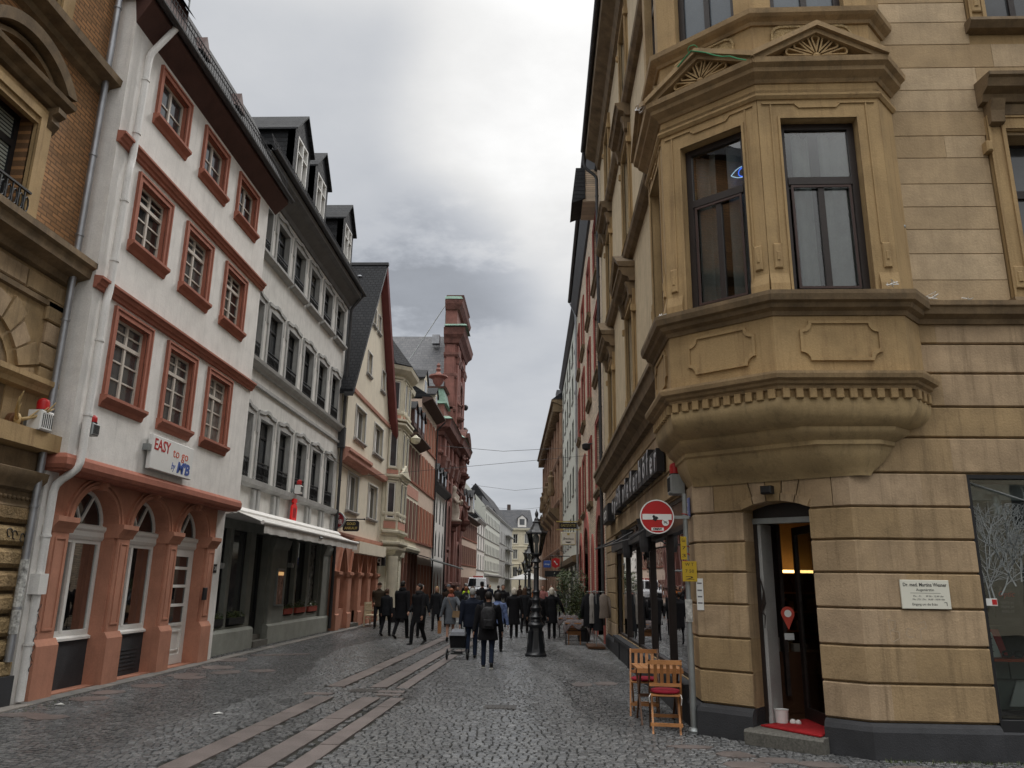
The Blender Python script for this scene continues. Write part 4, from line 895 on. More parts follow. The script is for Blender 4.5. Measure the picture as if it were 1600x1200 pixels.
# ---- L5: two houses with red shutters
def shutter_house(name, label, X, Y0, Y1, eave, rows, wallm, shm, n, roofm='slate', ground=True, oh=.5, roofh=3.5, depth=9, group=None, wd=.62, dirn=None, fr='whitepaint', shw=.24, low=None):
    """a plain row house: front wall, windows with shutters, belt courses, eaves and roof"""
    f = FL(X) if dirn is None else F(*dirn)
    b = thing(name, label, 'house', f.p((Y0 + Y1) / 2, 0, 0))
    if group: b['group'] = group
    hs = []; st = (Y1 - Y0) / n
    for z0, z1 in rows: hs += [rect(Y0 + st * (i + .5) - wd / 2, Y0 + st * (i + .5) + wd / 2, z0, z1) for i in range(n)]
    MB().plate(f, rect(Y0, Y1, 0, eave), hs, -.35, 0).build('wall', M[wallm], b)
    body(b, f, Y0, Y1, eave, depth, wallm, w=-.35)
    for ri, (z0, z1) in enumerate(rows):
        for i in range(n):
            u = Y0 + st * (i + .5)
            wn = window(b, f, u - wd / 2, u + wd / 2, z0, z1, fm=fr, w=-.04, t=.06, gm='panedark')
            if shm:
                s = MB()
                for sg in (-1, 1): s.cbox(f, u + sg * (wd / 2 + shw / 2 + .02) - shw / 2, u + sg * (wd / 2 + shw / 2 + .02) + shw / 2, z0 - .03, z1 + .03, .01, .06, .01)
                s.build('shutters', M[shm], wn)
            else: s = MB(); s.frame(f, u - wd / 2 - .1, u + wd / 2 + .1, z0 - .1, z1 + .1, .1, -.01, .04); s.build('surround', M['greystone'], wn)
        MB().mould(f, Y0, Y1, [(0, z0 - .18), (.08, z0 - .16), (.1, z0 - .05), (0, z0 - .03)]).build('belt_course', M['redstone'] if shm else M['greystone'], b)
    MB().mould(f, Y0 - .05, Y1 + .05, [(0, eave - .3), (.1, eave - .28), (oh * .8, eave - .06), (oh, eave), (oh, eave + .1), (0, eave + .14)]).build('eave', M['brownwood'] if oh > .35 else M['greystone'], b)
    r = MB(); r.add([f.p(Y0, eave + .1, oh), f.p(Y1, eave + .1, oh), f.p(Y1, eave + roofh, -depth * .45), f.p(Y0, eave + roofh, -depth * .45), f.p(Y1, eave, -depth), f.p(Y0, eave, -depth)], [(0, 1, 2, 3), (3, 2, 4, 5), (0, 3, 5), (1, 4, 2)]); rf = r.build('roof', M[roofm], b)
    return b, f, rf
def small_dormer(b, f, u, z, w, s=1., m='redstone', rm='slate', back=1.6):
    d = MB(); d.plate(f, [(u - .5 * s, z), (u + .5 * s, z), (u + .5 * s, z + 1.0 * s), (u, z + 1.4 * s), (u - .5 * s, z + 1.0 * s)], (), -back + w, w, back=False); dm = d.build('dormer', M[m], b)
    r = MB()
    for sg in (-1, 1): r.hexa([f.p(u, z + 1.42 * s, w + .1), f.p(u + sg * .65 * s, z + .9 * s, w + .1), f.p(u + sg * .65 * s, z + .9 * s, w - back), f.p(u, z + 1.42 * s, w - back), f.p(u, z + 1.48 * s, w + .1), f.p(u + sg * .65 * s, z + .97 * s, w + .1), f.p(u + sg * .65 * s, z + .97 * s, w - back), f.p(u, z + 1.48 * s, w - back)])
    r.build('dormer_roof', M[rm], dm); MB().box(f, u - .3 * s, u + .3 * s, z + .25 * s, z + .95 * s, w, w + .02).build('dormer_pane', M['panegrey'], dm)
b5, f5, r5 = shutter_house('shuttered_house', 'cream house with brown-red shutters, deep eaves and crowded dormer roof', -8.0, 44.72, 50.0, 10.35, [(4.4, 6.6), (7.9, 9.85)], 'creamplaster', 'brownshutter', 4, oh=.7, roofh=5.5, wd=.55, shw=.3)
MB().box(f5, 44.8, 49.9, 6.85, 7.5, -.01, .03).build('panel', M['pinkpaint'], b5)
for (u, z, w) in ((45.6, 10.9, .35), (47.2, 10.9, .35), (48.8, 10.9, .35), (46.2, 12.7, -.7), (48.2, 12.7, -.7)): small_dormer(b5, f5, u, z, w, 1.1, 'redwood')
MB().mould(f5, 44.75, 49.95, [(0, 3.5), (.2, 3.55), (.3, 3.7), (.3, 3.85), (0, 3.95)]).build('shop_cornice', M['ornate'], b5)
MB().box(f5, 45.0, 49.6, .2, 2.9, -.1, .02).build('shop_glass', M['panedark'], b5)
pp = MB()
for i in range(5): pp.cbox(f5, 44.8 + i * 1.2, 45.1 + i * 1.2, 0, 3.5, -.1, .15)
pp.each('shop_pilaster', M['brownshutter'], b5)
b5b, f5b, _ = shutter_house('shuttered_house', 'taller pink-cream house with orange-red shutters on three floors and green shop awning side', -8.0, 50.02, 57.3, 13.75, [(.9, 2.9), (4.4, 6.6), (7.9, 10.0), (10.9, 12.9)], 'pinkplaster', 'shutter', 5, oh=.7, roofh=3.2, wd=.55, shw=.3)
small_dormer(b5b, f5b, 52.5, 14.1, -.2, 1.6, 'creamplaster', back=3); small_dormer(b5b, f5b, 56, 14.1, .1, 1.3, 'creamplaster', back=3)
downpipe(b5b, f5b, [(57.1, 13.6, .7), (57.15, 13, .12), (57.15, .2, .12)], 'darkzinc', .06)
# ---- L6: white house with pointed windows
def build_L6():
    f = FL(-8.15); Y0, Y1 = 57.32, 65.6
    b = thing('pointed_window_house', 'white house with rows of black pointed windows beside the red church', 'house', (-8.15, 61, 0))
    n = 4; st = (Y1 - Y0) / n; hs = []
    for z0, zs in ((6.3, 7.75), (3.75, 5.25), (.5, 2.1)): hs += [ogive(Y0 + st * (i + .5) - .38, Y0 + st * (i + .5) + .38, z0, zs, 1.5) for i in range(n)]
    MB().plate(f, rect(Y0, Y1, 0, 8.95), hs, -.4, 0).build('wall', M['white'], b); body(b, f, Y0, Y1, 8.95, 9, 'white', w=-.4)
    for h_ in hs:
        u0, z0 = h_[0]; u1 = h_[1][0]; z1 = max(z for u, z in h_)
        wn = window(b, f, u0, u1, z0, z1, fm='black' if z0 > 3 else 'redstone', w=-.03, t=.05, loop=h_, mull=1)
    MB().mould(f, Y0, Y1, [(0, 8.6), (.2, 8.7), (.5, 8.9), (.55, 9.05), (0, 9.1)]).build('eave', M['darkzinc'], b)
    r = MB(); r.add([f.p(Y0, 9.05, .5), f.p(Y1, 9.05, .5), f.p(Y1, 12, -2.5), f.p(Y0, 12, -2.5), f.p(Y1, 9, -9), f.p(Y0, 9, -9)], [(0, 1, 2, 3), (3, 2, 4, 5), (0, 3, 5), (1, 4, 2)]); r.build('roof', M['slate'], b)
    for u in (59.2, 61.6, 63.8): small_dormer(b, f, u, 9.3, .2, 1., 'ink_', 'slate')
    downpipe(b, f, [(65.5, 8.9, .5), (65.5, 8.5, .1), (65.5, .2, .1)], 'darkzinc', .07)
    text('MODE', f, 61.5, 3.05, .5, .02, M['ink'], b, 'lettering', width=2.4, depth=.005) if 0 else None
M['ink_'] = M['darkframe']
build_L6()
def dark_awning():
    f = FL(-8.0); t = thing('awning', 'long dark green-edged awning under the red shutters', 'awning', f.p(55, 3, 0))
    s = MB(); s.add([f.p(46.2, 3.55, .05), f.p(65.4, 3.35, .05), f.p(65.4, 2.95, 1.5), f.p(46.2, 3.15, 1.5), f.p(46.2, 3.60, .05), f.p(65.4, 3.40, .05), f.p(65.4, 3.0, 1.5), f.p(46.2, 3.2, 1.5)], [(0, 1, 2, 3), (4, 5, 6, 7), (0, 3, 7, 4), (1, 2, 6, 5), (3, 2, 6, 7)]); s.build('cloth', M['darkcloth'], t)
    MB().tube([f.p(46.2, 3.12, 1.52), f.p(65.4, 2.92, 1.52)], .06, 8).build('front_bar', M['steel'], t)
dark_awning()

# ---- the red sandstone church
def build_church():
    b = thing('church', 'tall red sandstone baroque church front with green copper ledges and grey slate nave roof', 'church', (-9, 80, 0))
    f = FL(-8.75); red = 'redsand'
    # lower storey: wide front, near return wall
    MB().bx(-14, -8.75, 66.0, 84, 0, 15.0).build('lower_front', M[red], b)
    # upper storey screen
    MB().bx(-10.0, -8.8, 75.5, 83.4, 15.0, 30.3).build('upper_front', M[red], b)
    MB().bx(-10.0, -8.7, 76.5, 82.4, 30.3, 31.2).build('attic', M[red], b)
    m = MB()
    p1 = [(-14, 65.95), (-8.73, 65.95), (-8.73, 74), (-8.5, 74.3), (-8.5, 82.6), (-8.73, 83), (-8.73, 84)]
    for (z, w) in ((1.4, .15), (10.6, .18), (12.6, .15)): m.sweep(p1, [(-.1, z), (w * .4, z + .05), (w, z + .2), (w, z + .4), (-.1, z + .5)])
    m.sweep(p1, [(-.1, 14.2), (.2, 14.3), (.3, 14.6), (.8, 14.9), (.9, 15.3), (1.0, 15.5), (-.1, 15.6)])
    p2 = [(-10.05, 75.45), (-8.75, 75.45), (-8.75, 83.45), (-10.05, 83.45)]
    for z, w in ((16.6, .15), (18.5, .1), (24.2, .25), (22.0, .12)): m.sweep(p2, [(-.1, z), (w * .4, z + .05), (w, z + .25), (w, z + .5), (-.1, z + .6)])
    m.sweep(p2, [(-.1, 25.6), (.25, 25.7), (.4, 26.1), (.75, 26.5), (.85, 27.0), (.9, 27.2), (-.1, 27.3)])
    m.sweep(p2, [(-.1, 29.3), (.2, 29.4), (.5, 29.9), (.6, 30.3), (-.1, 30.4)])
    p3 = [(-10.05, 76.4), (-8.65, 76.4), (-8.65, 82.5), (-10.05, 82.5)]
    m.sweep(p3, [(-.1, 30.7), (.3, 30.9), (.45, 31.2), (-.1, 31.3)]); m.build('cornice', M['redsand_d'], b)
    g = MB(); g.sweep(p2, [(-.5, 30.4), (.55, 30.4), (.35, 30.75), (-.5, 30.8)]); g.sweep(p1, [(-.5, 15.6), (1.05, 15.58), (.7, 15.85), (-.5, 15.9)]); g.sweep([(-9.95, 75.3), (-8.6, 75.3), (-8.6, 78)], [(-.5, 27.28), (1.0, 27.28), (.8, 27.5), (-.5, 27.6)]); g.each('copper_flashing', M['copper'], b)
    fl = FL(-8.75); p = MB()
    for u in (66.6, 69.2, 72.4): p.cbox(fl, u, u + 1.0, 1.6, 14.2, -.1, .3, .08)
    for u in (75.2, 77.0, 80.6, 82.0): p.cbox(fl, u, u + .9, 1.6, 14.2, -.1, .38, .1)
    for u in (75.8, 77.2, 80.9, 82.3):
        p.cbox(fl, u, u + .8, 16.8, 25.6, -.4, .2, .1)
    fx = FX(65.98); p.cbox(fx, -10.0, -8.95, 1.6, 14.2, -.1, .2, .06); p.cbox(FX(75.5), -9.8, -8.9, 16.8, 25.6, -.1, .15, .05)
    p.each('pilaster', M[red], b)
    c = MB()
    for u in (66.6, 69.2, 72.4):
        for i in range(6): c.ball(fl.p(u + .1 + .16 * i, 12.2 + .25 * (i % 2), .36), .14)
        c.mould(fl, u - .15, u + 1.15, [(0, 11.4), (.35, 11.5), (.5, 12.5), (0, 12.6)])
    for u in (75.2, 77.0, 80.6, 82.0):
        c.mould(fl, u - .15, u + 1.05, [(0, 11.4), (.45, 11.5), (.6, 12.3), (.65, 12.6), (0, 12.6)])
    for u in (75.8, 77.2, 80.9, 82.3):
        c.mould(fl, u - .1, u + .9, [(-.4, 23.6), (.25, 23.6), (.4, 24.2), (-.4, 24.2)])
    c.each('capital', M['redsand_d'], b)
    # great round-headed portal with broken pediment, windows, niche statues
    po = MB(); po.plate(fl, arch(78.2, 80.4, .1, 4.5), (), -.2, .2); po.build('portal_door', M['brownshutter'], b)
    po = MB(); po.band(fl, arch(77.9, 80.6, 0, 4.5), arch(78.2, 80.4, 0, 4.5), -.1, .4); po.build('portal_frame', M['redsand_d'], b)
    for sg in (-1, 1):
        P = arc(79.3, 7.2, 2.4, PI * .5 - sg * .2, PI * .5 - sg * 1.25, 12, 2.2); Q = arc(79.3, 7.2, 2.0, PI * .5 - sg * .2, PI * .5 - sg * 1.25, 12, 1.8); n = len(P)
        k = MB(); V = [fl.p(u, z, w) for l, w in ((P, 0), (P, .8), (Q, .7), (Q, 0)) for u, z in l]
        k.add(V, [(a * n + i, a * n + i + 1, ((a + 1) % 4) * n + i + 1, ((a + 1) % 4) * n + i) for a in range(4) for i in range(n - 1)] + [(0, n, 2 * n, 3 * n), (n - 1, 2 * n - 1, 3 * n - 1, 4 * n - 1)]); k.build('broken_pediment', M['redsand_d'], b)
    for sg in (-1, 1):
        P = arc(79.3, 14.9, 3.8, PI * .5 - sg * .25, PI * .5 - sg * 1.2, 12, 2.4); Q = arc(79.3, 14.9, 3.3, PI * .5 - sg * .25, PI * .5 - sg * 1.2, 12, 1.9); n = len(P)
        k = MB(); V = [fl.p(u, z, w) for l, w in ((P, 0), (P, 1.15), (Q, 1.0), (Q, 0)) for u, z in l]
        k.add(V, [(a * n + i, a * n + i + 1, ((a + 1) % 4) * n + i + 1, ((a + 1) % 4) * n + i) for a in range(4) for i in range(n - 1)] + [(0, n, 2 * n, 3 * n), (n - 1, 2 * n - 1, 3 * n - 1, 4 * n - 1)]); k.build('broken_pediment', M['redsand_d'], b)
    w2 = FL(-8.8)
    for (u0, u1, z0, zs, ff) in ((78.3, 80.3, 17.2, 21.2, w2), (67.9, 69.0, 5, 8, fl), (70.6, 72.0, 5, 8, fl), (70.6, 72.0, 1.8, 3.4, fl)):
        wn = window(b, ff, u0, u1, z0, zs + (u1 - u0) / 2, fm='darkframe', w=.03, t=.12, loop=arch(u0, u1, z0, zs), gm='panegrey', mull=2)
        k = MB(); k.band(ff, arch(u0 - .35, u1 + .35, z0 - .3, zs), arch(u0, u1, z0, zs), -.02, .3); k.build('surround', M['redsand_d'], wn)
    for (u, z, ff, s) in ((73.9, 7.4, .4, 1.5), (76.7, 18.0, .1, 1.1), (81.6, 8, .6, 1.2), (78.4, 12.6, .5, 1.2), (80.2, 12.6, .5, 1.2)):
        st = MB(); c = fl.p(u, z, ff)
        st.lathe(c, [(.5 * s, 0), (.55 * s, .15), (.35 * s, .3), (.42 * s, .6 * s), (.3 * s, 1.2 * s), (.36 * s, 1.6 * s), (.12 * s, 1.85 * s), (.17 * s, 2.0 * s), (.15 * s, 2.2 * s), (.02, 2.3 * s)], 10, 1, .8)
        st.tube([c + Vector((.1, .3 * s, 1.5 * s)), c + Vector((.45 * s, .45 * s, 1.15 * s)), c + Vector((.5 * s, .1, 1.35 * s))], .1 * s, 6); st.tube([c + Vector((.1, -.3 * s, 1.5 * s)), c + Vector((.3 * s, -.5 * s, 1.1 * s))], .1 * s, 6); st.build('statue', M['palestatue'] if s == 1.5 else M['redsand_d'], b, smooth=True)
        st = MB(); st.lathe(c - Vector((0, 0, 1.0)), [(.1, 0), (.35, .2), (.3, .5), (.75, .8), (.8, 1.0)], 10); st.build('corbel', M['redsand_d'], b, smooth='auto')
    # shoulder pedestal with urn
    MB().bx(-10.3, -8.75, 67.2, 70.2, 15.6, 17.4).build('pedestal', M[red], b)
    MB().sweep([(-10.3, 67.2), (-8.75, 67.2), (-8.75, 70.2), (-10.3, 70.2)], [(-.8, 17.4), (.25, 17.4), (.12, 17.6), (.0, 18.2), (-.15, 18.9), (-.8, 18.9)], closed=True).build('copper_cap', M['copper'], b)
    u = MB(); c = (-9.6, 68.7, 18.9); u.lathe(c, [(.55, 0), (.6, .15), (.3, .3), (.2, .5), (.45, .8), (.55, 1.2), (.9, 1.35), (.85, 1.5), (.35, 1.65), (.15, 1.9), (.25, 2.1), (.12, 2.3), (.2, 2.5), (.03, 2.75)], 14); u.build('urn', M[red], b, smooth='auto')
    MB().sweep([(-10.3, 67.2), (-8.75, 67.2), (-8.75, 70.2), (-10.3, 70.2)], [(-.8, 18.85), (-.05, 18.85), (.1, 19.0), (-.8, 19.05)], closed=True).build('urn_plinth', M['redsand_d'], b)
    # nave with steep roof whose slope faces up the street
    MB().bx(-45, -10.0, 71.5, 92, 0, 17).build('nave_wall', M[red], b)
    r = MB(); r.add([(-45, 71, 16.6), (-9.9, 71, 16.6), (-9.9, 81.5, 28.4), (-45, 81.5, 28.4), (-45, 92, 16.6), (-9.9, 92, 16.6)], [(0, 1, 2, 3), (3, 2, 5, 4), (0, 3, 4), (1, 5, 2)]); rf = r.build('nave_roof', M['greyslate'], b)
    d = MB(); q = FX(73.6); d.plate(q, [(-15.6, 19.8), (-14.6, 19.8), (-14.6, 20.8), (-15.1, 21.4), (-15.6, 20.8)], (), -1.5, 0, back=False); d.build('roof_dormer', M['redsand_d'], rf)
    MB().bx(-11.9, -11.1, 79.2, 80, 26.9, 27.9).build('roof_hatch', M['zinc'], rf)
    rd = MB(); rd.tube([(-10.2, 78, 31.2), (-14.6, 76, 22.5)], .05, 5); rd.ball((-14.6, 76, 22.4), .3); rd.tube([(-10.3, 77.5, 26), (-10.3, 77.5, 31.5)], .05, 5); rd.build('tie_rod', M['steel'], b)
    for z in (20.8, 18.2): MB().ball((-8.5, 83.8, z), .3, .3, .35).build('floodlight', M['ink'], b)
M['redsand_d'] = mat('red_sandstone_carving', (.175, .08, .065), var=.35, scale=2, bump=.8, bscale=6, bdist=.05, streak=.5, streak_col=(.05, .025, .02), grime=.5)
M['palestatue'] = mat('pale_statue_stone', (.42, .36, .3), var=.3, bump=.5)
build_church()

# ---- beyond the church
def from_to(a, c): d = (c[0] - a[0], c[1] - a[1]); return (a, d, (d[1], -d[0])), math.hypot(*d)
dn, L = from_to((-9.0, 84.3), (-8.35, 101.5)); b7, f7, _ = shutter_house('shuttered_house', 'low pale pink house with long rows of brown-red shutters beyond the church', 0, 0, L, 9.2, [(.8, 2.4), (3.9, 5.9), (6.9, 8.7)], 'pinkplaster', 'brownshutter', 9, oh=.6, roofh=3.4, dirn=dn, wd=.6, shw=.42)
for i, u in enumerate((2.0, 5.0, 8.0)): small_dormer(b7, f7, u, 10.2, .1, 1.5, 'redwood')
small_dormer(b7, f7, 11.5, 10.2, .2, 1.9, 'greyplaster')
dn, L = from_to((-8.3, 101.6), (-8.1, 112.4)); shutter_house('narrow_house', 'narrow white house with black window surrounds beyond the pink house', 0, 0, L, 10.0, [(3.6, 5.4), (6.2, 7.8), (8.2, 9.5)], 'white', None, 3, oh=.3, roofh=5, dirn=dn, fr='black')
dn, L = from_to((-8.05, 112.6), (-7.2, 136)); b9, f9, _ = shutter_house('apartment_house', 'large pale greenish apartment house with many small windows before the grey tower house', 0, 0, L, 12.7, [(3.7, 4.9), (6.0, 7.2), (8.2, 9.4), (10.4, 11.6)], 'paleplaster', None, 10, oh=.3, roofh=1.0, dirn=dn, depth=14)
MB().plate(FX(112.55), [(-16, 0), (-8.12, 0), (-8.12, 12.75), (-11.2, 16.2), (-16, 16.2)], (), -.3, 0, back=True).build('gable_wall', M['paleplaster'], b9)
MB().box(f9, 4, L - 2, 12.8, 14.6, -4, -1).build('attic', M['darkzinc'], b9)
MB().mould(f9, 0, L, [(0, 2.7), (.6, 2.9), (.6, 3.1), (0, 3.2)]).build('canopy', M['greystone'], b9)
dn, L = from_to((-7.6, 136), (-6.2, 168)); b10, f10, _ = shutter_house('tower_house', 'grey house with stacked balconies and steep dark roof in the distance', 0, 0, L, 13.0, [(3, 5), (6, 8), (9, 11)], 'greystone', None, 6, oh=.3, roofh=6, dirn=dn)
for z in (2.6, 5.4, 8.2, 10.8): MB().box(f10, 16, 28, z, z + .2, 0, .8).build('balcony', M['greystone'], b10)
fe = FX(185); be = thing('corner_house', 'beige house closing the far end of the street under a dark mansard roof', 'house', (-4, 185, 0))
hs = [rect(x, x + 1.1, z, z + 2.2) for x in (-6.6, -3.9) for z in (3.4, 7.4, 11)]
MB().plate(fe, rect(-8.2, -1.6, 0, 14.2), hs, -.5, 0).build('wall', M['beige'], be); MB().box(fe, -16, -1.6, 0, 14.2, -8, -.5).build('side_wall', M['beige'], be)
for h_ in hs: window(be, fe, h_[0][0], h_[1][0], h_[0][1], h_[2][1], w=-.2, t=.1, sur=('ornate', .2, .1))
MB().mould(fe, -8.3, -1.5, [(0, 13.8), (.5, 14.1), (.6, 14.5), (0, 14.6)]).build('cornice', M['ornate'], be)
for z in (6.2, 10.2): MB().mould(fe, -8.2, -1.6, [(0, z), (.15, z + .05), (.15, z + .2), (0, z + .25)]).build('belt_course', M['ornate'], be)
r = MB(); r.add([(-16, 184.6, 14.4), (-1.6, 184.6, 14.4), (-2.6, 187, 19), (-16, 187, 19), (-16, 193, 14.4), (-1.6, 193, 14.4)], [(0, 1, 2, 3), (1, 5, 2), (3, 2, 5, 4)]); r.build('roof', M['greyslate'], be)
small_dormer(be, fe, -4.5, 14.8, .2, 2., 'white', 'slatex')
r = MB(); r.bx(-8.2, -7.4, 187, 189, 18, 20.3); r.build('chimney', M['browntile'], be)
# ================================================================== RIGHT ROW
A0 = Vector((2.05, 10.57)); B0 = Vector((3.66, 9.30)); CH = F(A0, B0 - A0); CL = (B0 - A0).length
SX = FR(2.05); SY = FX(9.30)
def inpoly(z0, z1):
    P = [(2.42, 24), (2.42, 10.9), (3.9, 9.75), (12, 9.75), (12, 24)]; return MB().add([(x, y, z) for z in (z0, z1) for x, y in P], [(0, 1, 2, 3, 4), (5, 6, 7, 8, 9)] + [(i, (i + 1) % 5, 5 + (i + 1) % 5, 5 + i) for i in range(5)])
def chp(u, w=0): q = CH.o + CH.d * u + CH.n * w; return (q.x, q.y)
def build_R0():
    b = thing('corner_stone_house', 'large ochre sandstone corner house with canted oriel over the chamfered shop door', 'house', (3.66, 9.3, 0))
    YE = 24.75
    # ---- ground floor ashlar courses
    zs = [.37, .77, 1.17, 1.58, 1.98, 2.36, 2.74, 3.14, 3.57, 3.95, 4.37, 4.75, 5.02]
    q = MB(); g = .011
    def course(path, z0, z1, off=0.):
        q.tint = rnd() if rnd() < .75 else rnd() * .3
        q.sweep(path, [(-.3, z0 + g), (off - .02, z0 + g), (off, z0 + g + .014), (off, z1 - g - .010), (off - .02, z1 - g + .004), (-.3, z1 - g + .004)])
    def split(p0, p1, n):  # straight run as n stones
        P0 = Vector(p0); P1 = Vector(p1); c = [0] + sorted(ru(.25, .75) if n == 2 else (i + ru(-.12, .12)) / n for i in range(1, n)) + [1]
        return [(tuple(P0.lerp(P1, c[i])), tuple(P0.lerp(P1, c[i + 1]))) for i in range(n)]
    dl, dr = chp(.70), chp(1.55)
    for k in range(len(zs) - 1):
        z0, z1 = zs[k], zs[k + 1]
        if z1 <= 2.75:
            m = chp(.42 + .1 * (k % 2)); course([(2.05, 11.25), tuple(A0), m], z0, z1); course([m, dl], z0, z1)
            m2 = (3.66 + .25 + .3 * (k % 2), 9.30); course([dr, tuple(B0), m2], z0, z1)
            if k in (0, 1, 4): course([m2, (5.04, 9.30)], z0, z1)
            else: course([m2, (5.04, 9.30)], z0, z1)
            course([(2.05, YE), (2.05, 21.95)], z0, z1)
        elif z0 < 3.1:   # the course of the door arch
            course([(2.05, 11.25), tuple(A0), chp(.30)], z0, z1); course([(2.05, YE), (2.05, 21.95)], z0, z1)
            m2 = (4.5, 9.3); course([chp(1.85), tuple(B0), m2], z0, z1); course([m2, (5.04, 9.30)], z0, z1)
        else:
            hi = z0 > 4.3
            for a, c in split((2.05, YE), (2.05, 11.9), 5): course([a, c], z0, z1)
            m2 = (4.3 + .6 * (k % 2), 9.3)
            course([(2.05, 11.9), tuple(A0), chp(CL * .45)], z0, z1); course([chp(CL * .45), tuple(B0), m2], z0, z1)
            for a, c in split(m2, (12.5, 9.3), 4): course([a, c], z0, z1)
    # voussoirs over the door
    cx = 1.125; R0_ = 1.05; zc = 2.74 + .12 - R0_   # shallow arc
    import math as _m
    a_s = _m.asin(.43 / R0_)
    for i in range(5):
        a0 = PI / 2 + a_s - (2 * a_s) * i / 5 - .006; a1 = PI / 2 + a_s - (2 * a_s) * (i + 1) / 5 + .006
        P = [(cx + R0_ * _m.cos(a), zc + R0_ * _m.sin(a)) for a in (a0, (a0 + a1) / 2, a1)]; T = [cx + (cx + 1.35 * _m.cos(a) * 1.0 - cx) for a in (a1, a0)]
        q.tint = rnd(); q.plate(CH, P + [(T[0] if i < 4 else 1.84, 3.12), (T[1] if i else .31, 3.12)] if 0 < i < 4 else (P + ([(T[0], 3.12), (.31, 3.12), (.31, 2.76), (.69, 2.76)] if i == 0 else [(1.56, 2.76), (1.84, 2.76), (1.84, 3.12), (T[1], 3.12)])), (), -.3, .0)
        P2 = [(cx + r * _m.cos(a), zc + r * _m.sin(a)) for r, a in ((R0_ - .005, a0), (R0_ - .005, a1), (R0_ + .09, a1), (R0_ + .09, a0))]; q.plate(CH, P2, (), -.2, .035)
    q.build('ashlar_wall', M['ochrestone'], b)
    bk = MB(); bk.plate(CH, rect(.01, CL - .01, 0, 5.0), [[(.70, .16), (1.55, .16), (1.55, 2.78), (1.34, 2.84), (1.125, 2.86), (.91, 2.84), (.70, 2.78)]], -.42, -.05)
    bk.plate(FX(9.35), rect(3.7, 12.5, 0, 5.0), [rect(5.04, 9.2, .42, 3.12)], -.3, 0); bk.plate(FR(2.1), rect(10.62, YE, 0, 5.0), [rect(11.25, 21.95, .52, 3.12)], -.3, 0)
    bk.build('backing_wall', M['darktrim2'], b)
    p = MB(); pr = [(-.3, 0), (.07, 0), (.07, .28), (.045, .33), (.0, .365), (-.3, .37)]
    p.sweep([(2.05, 11.25), tuple(A0), dl], pr); p.sweep([dr, tuple(B0), (5.04, 9.3)], pr); p.sweep([(2.05, YE), (2.05, 21.95)], pr); p.each('plinth', M['basalt'], b)
    p = MB(); p.mould(SY, 5.04, 12.5, [(-.3, 0), (.05, 0), (.05, .28), (.02, .30), (-.3, .30)]); p.mould(SX, 11.25, 21.95, [(-.3, 0), (.07, 0), (.07, .40), (.10, .42), (.10, .50), (-.3, .52)])
    for i in range(5): p.box(SX, 12.0 + i * 2.1, 12.15 + i * 2.1, 0, .42, .07, .1)
    p.each('shop_plinth', M['basalt'], b)
    s = MB(); s.sweep([chp(.66, -.02), chp(1.59, -.02)], [(-.5, 0), (.26, 0), (.27, .14), (.25, .165), (-.5, .17)]); s.build('door_step', M['granite'], b)
    # ---- ledge, first floor
    lp = [(2.05, YE), (2.05, 11.62)]; lp2 = [(4.62, 9.3), (12.5, 9.3)]
    lprof = [(-.2, 4.98), (.04, 5.0), (.06, 5.06), (.14, 5.1), (.16, 5.18), (.19, 5.2), (.19, 5.26), (.02, 5.31), (-.2, 5.31)]
    m = MB(); m.sweep(lp, [(-.2, 4.62), (.1, 4.66), (.14, 4.8), (.3, 4.92), (.34, 5.1), (.38, 5.12), (.38, 5.2), (-.2, 5.3)]); m.sweep(lp2, lprof); m.build('ledge', M['darktrim'], b)
    u = MB(); q = u; g = .0025
    zu = [5.28, 5.6, 5.96, 6.30, 6.62, 6.95, 7.33, 7.66, 8.03, 8.36, 8.71, 9.08, 9.44, 9.76, 10.1, 10.45, 10.8, 11.2, 11.6, 12.0]
    wy = [(6.12, 7.28, 5.34, 7.72), (6.12, 7.28, 9.42, 11.9), (9.6, 10.8, 5.34, 7.72), (9.6, 10.8, 9.42, 11.9)]
    for k in range(len(zu) - 1):
        z0, z1 = zu[k], zu[k + 1]; inw = (z1 < 7.95) or z0 > 9.0
        segs = [((4.4, 9.3), (5.88, 9.3)), ((7.52, 9.3), (9.36, 9.3)), ((11.04, 9.3), (12.5, 9.3))] if inw else [((4.4, 9.3), (12.5, 9.3))]
        for a, c in segs:
            n = 1 if c[0] - a[0] < 1.6 and rnd() < .7 else (2 if c[0] - a[0] < 2 else 5)
            for e, h in split(a, c, n):
                q.tint = rnd(); q.sweep([(e[0] + .002, e[1]), (h[0] - .002, h[1])], [(-.3, z0 + g), (-.006, z0 + g), (0, z0 + g + .005), (0, z1 - g - .005), (-.006, z1 - g), (-.3, z1 - g)])
    u.build('upper_ashlar', mat('tan_ashlar', (.35, .25, .14), col2=(.47, .36, .235), var=.2, scale=2.2, bump=.6, bscale=30, streak=.3, streak_col=(.16, .10, .06), grime=.3), b)
    k = MB(); k.plate(FX(9.33), rect(4.2, 12.5, 5.2, 17.0), [rect(*w) for w in wy], -.35, 0); k.build('upper_wall_side', M['ochretrim'], b)
    hx = []
    for z0, z1 in ((5.62, 7.95), (9.45, 12.1), (13.1, 15.6)):
        for y in (16.2, 21.0): hx.append((y, y + 1.25, z0, z1))
    k = MB(); k.plate(SX, rect(11.6, YE, 5.2, 17.0), [rect(*w) for w in hx], -.4, 0); k.build('upper_wall_street', mat('ochre_render', (.50, .40, .26), var=.12, streak=.35, grime=.25, bump=.3), b)
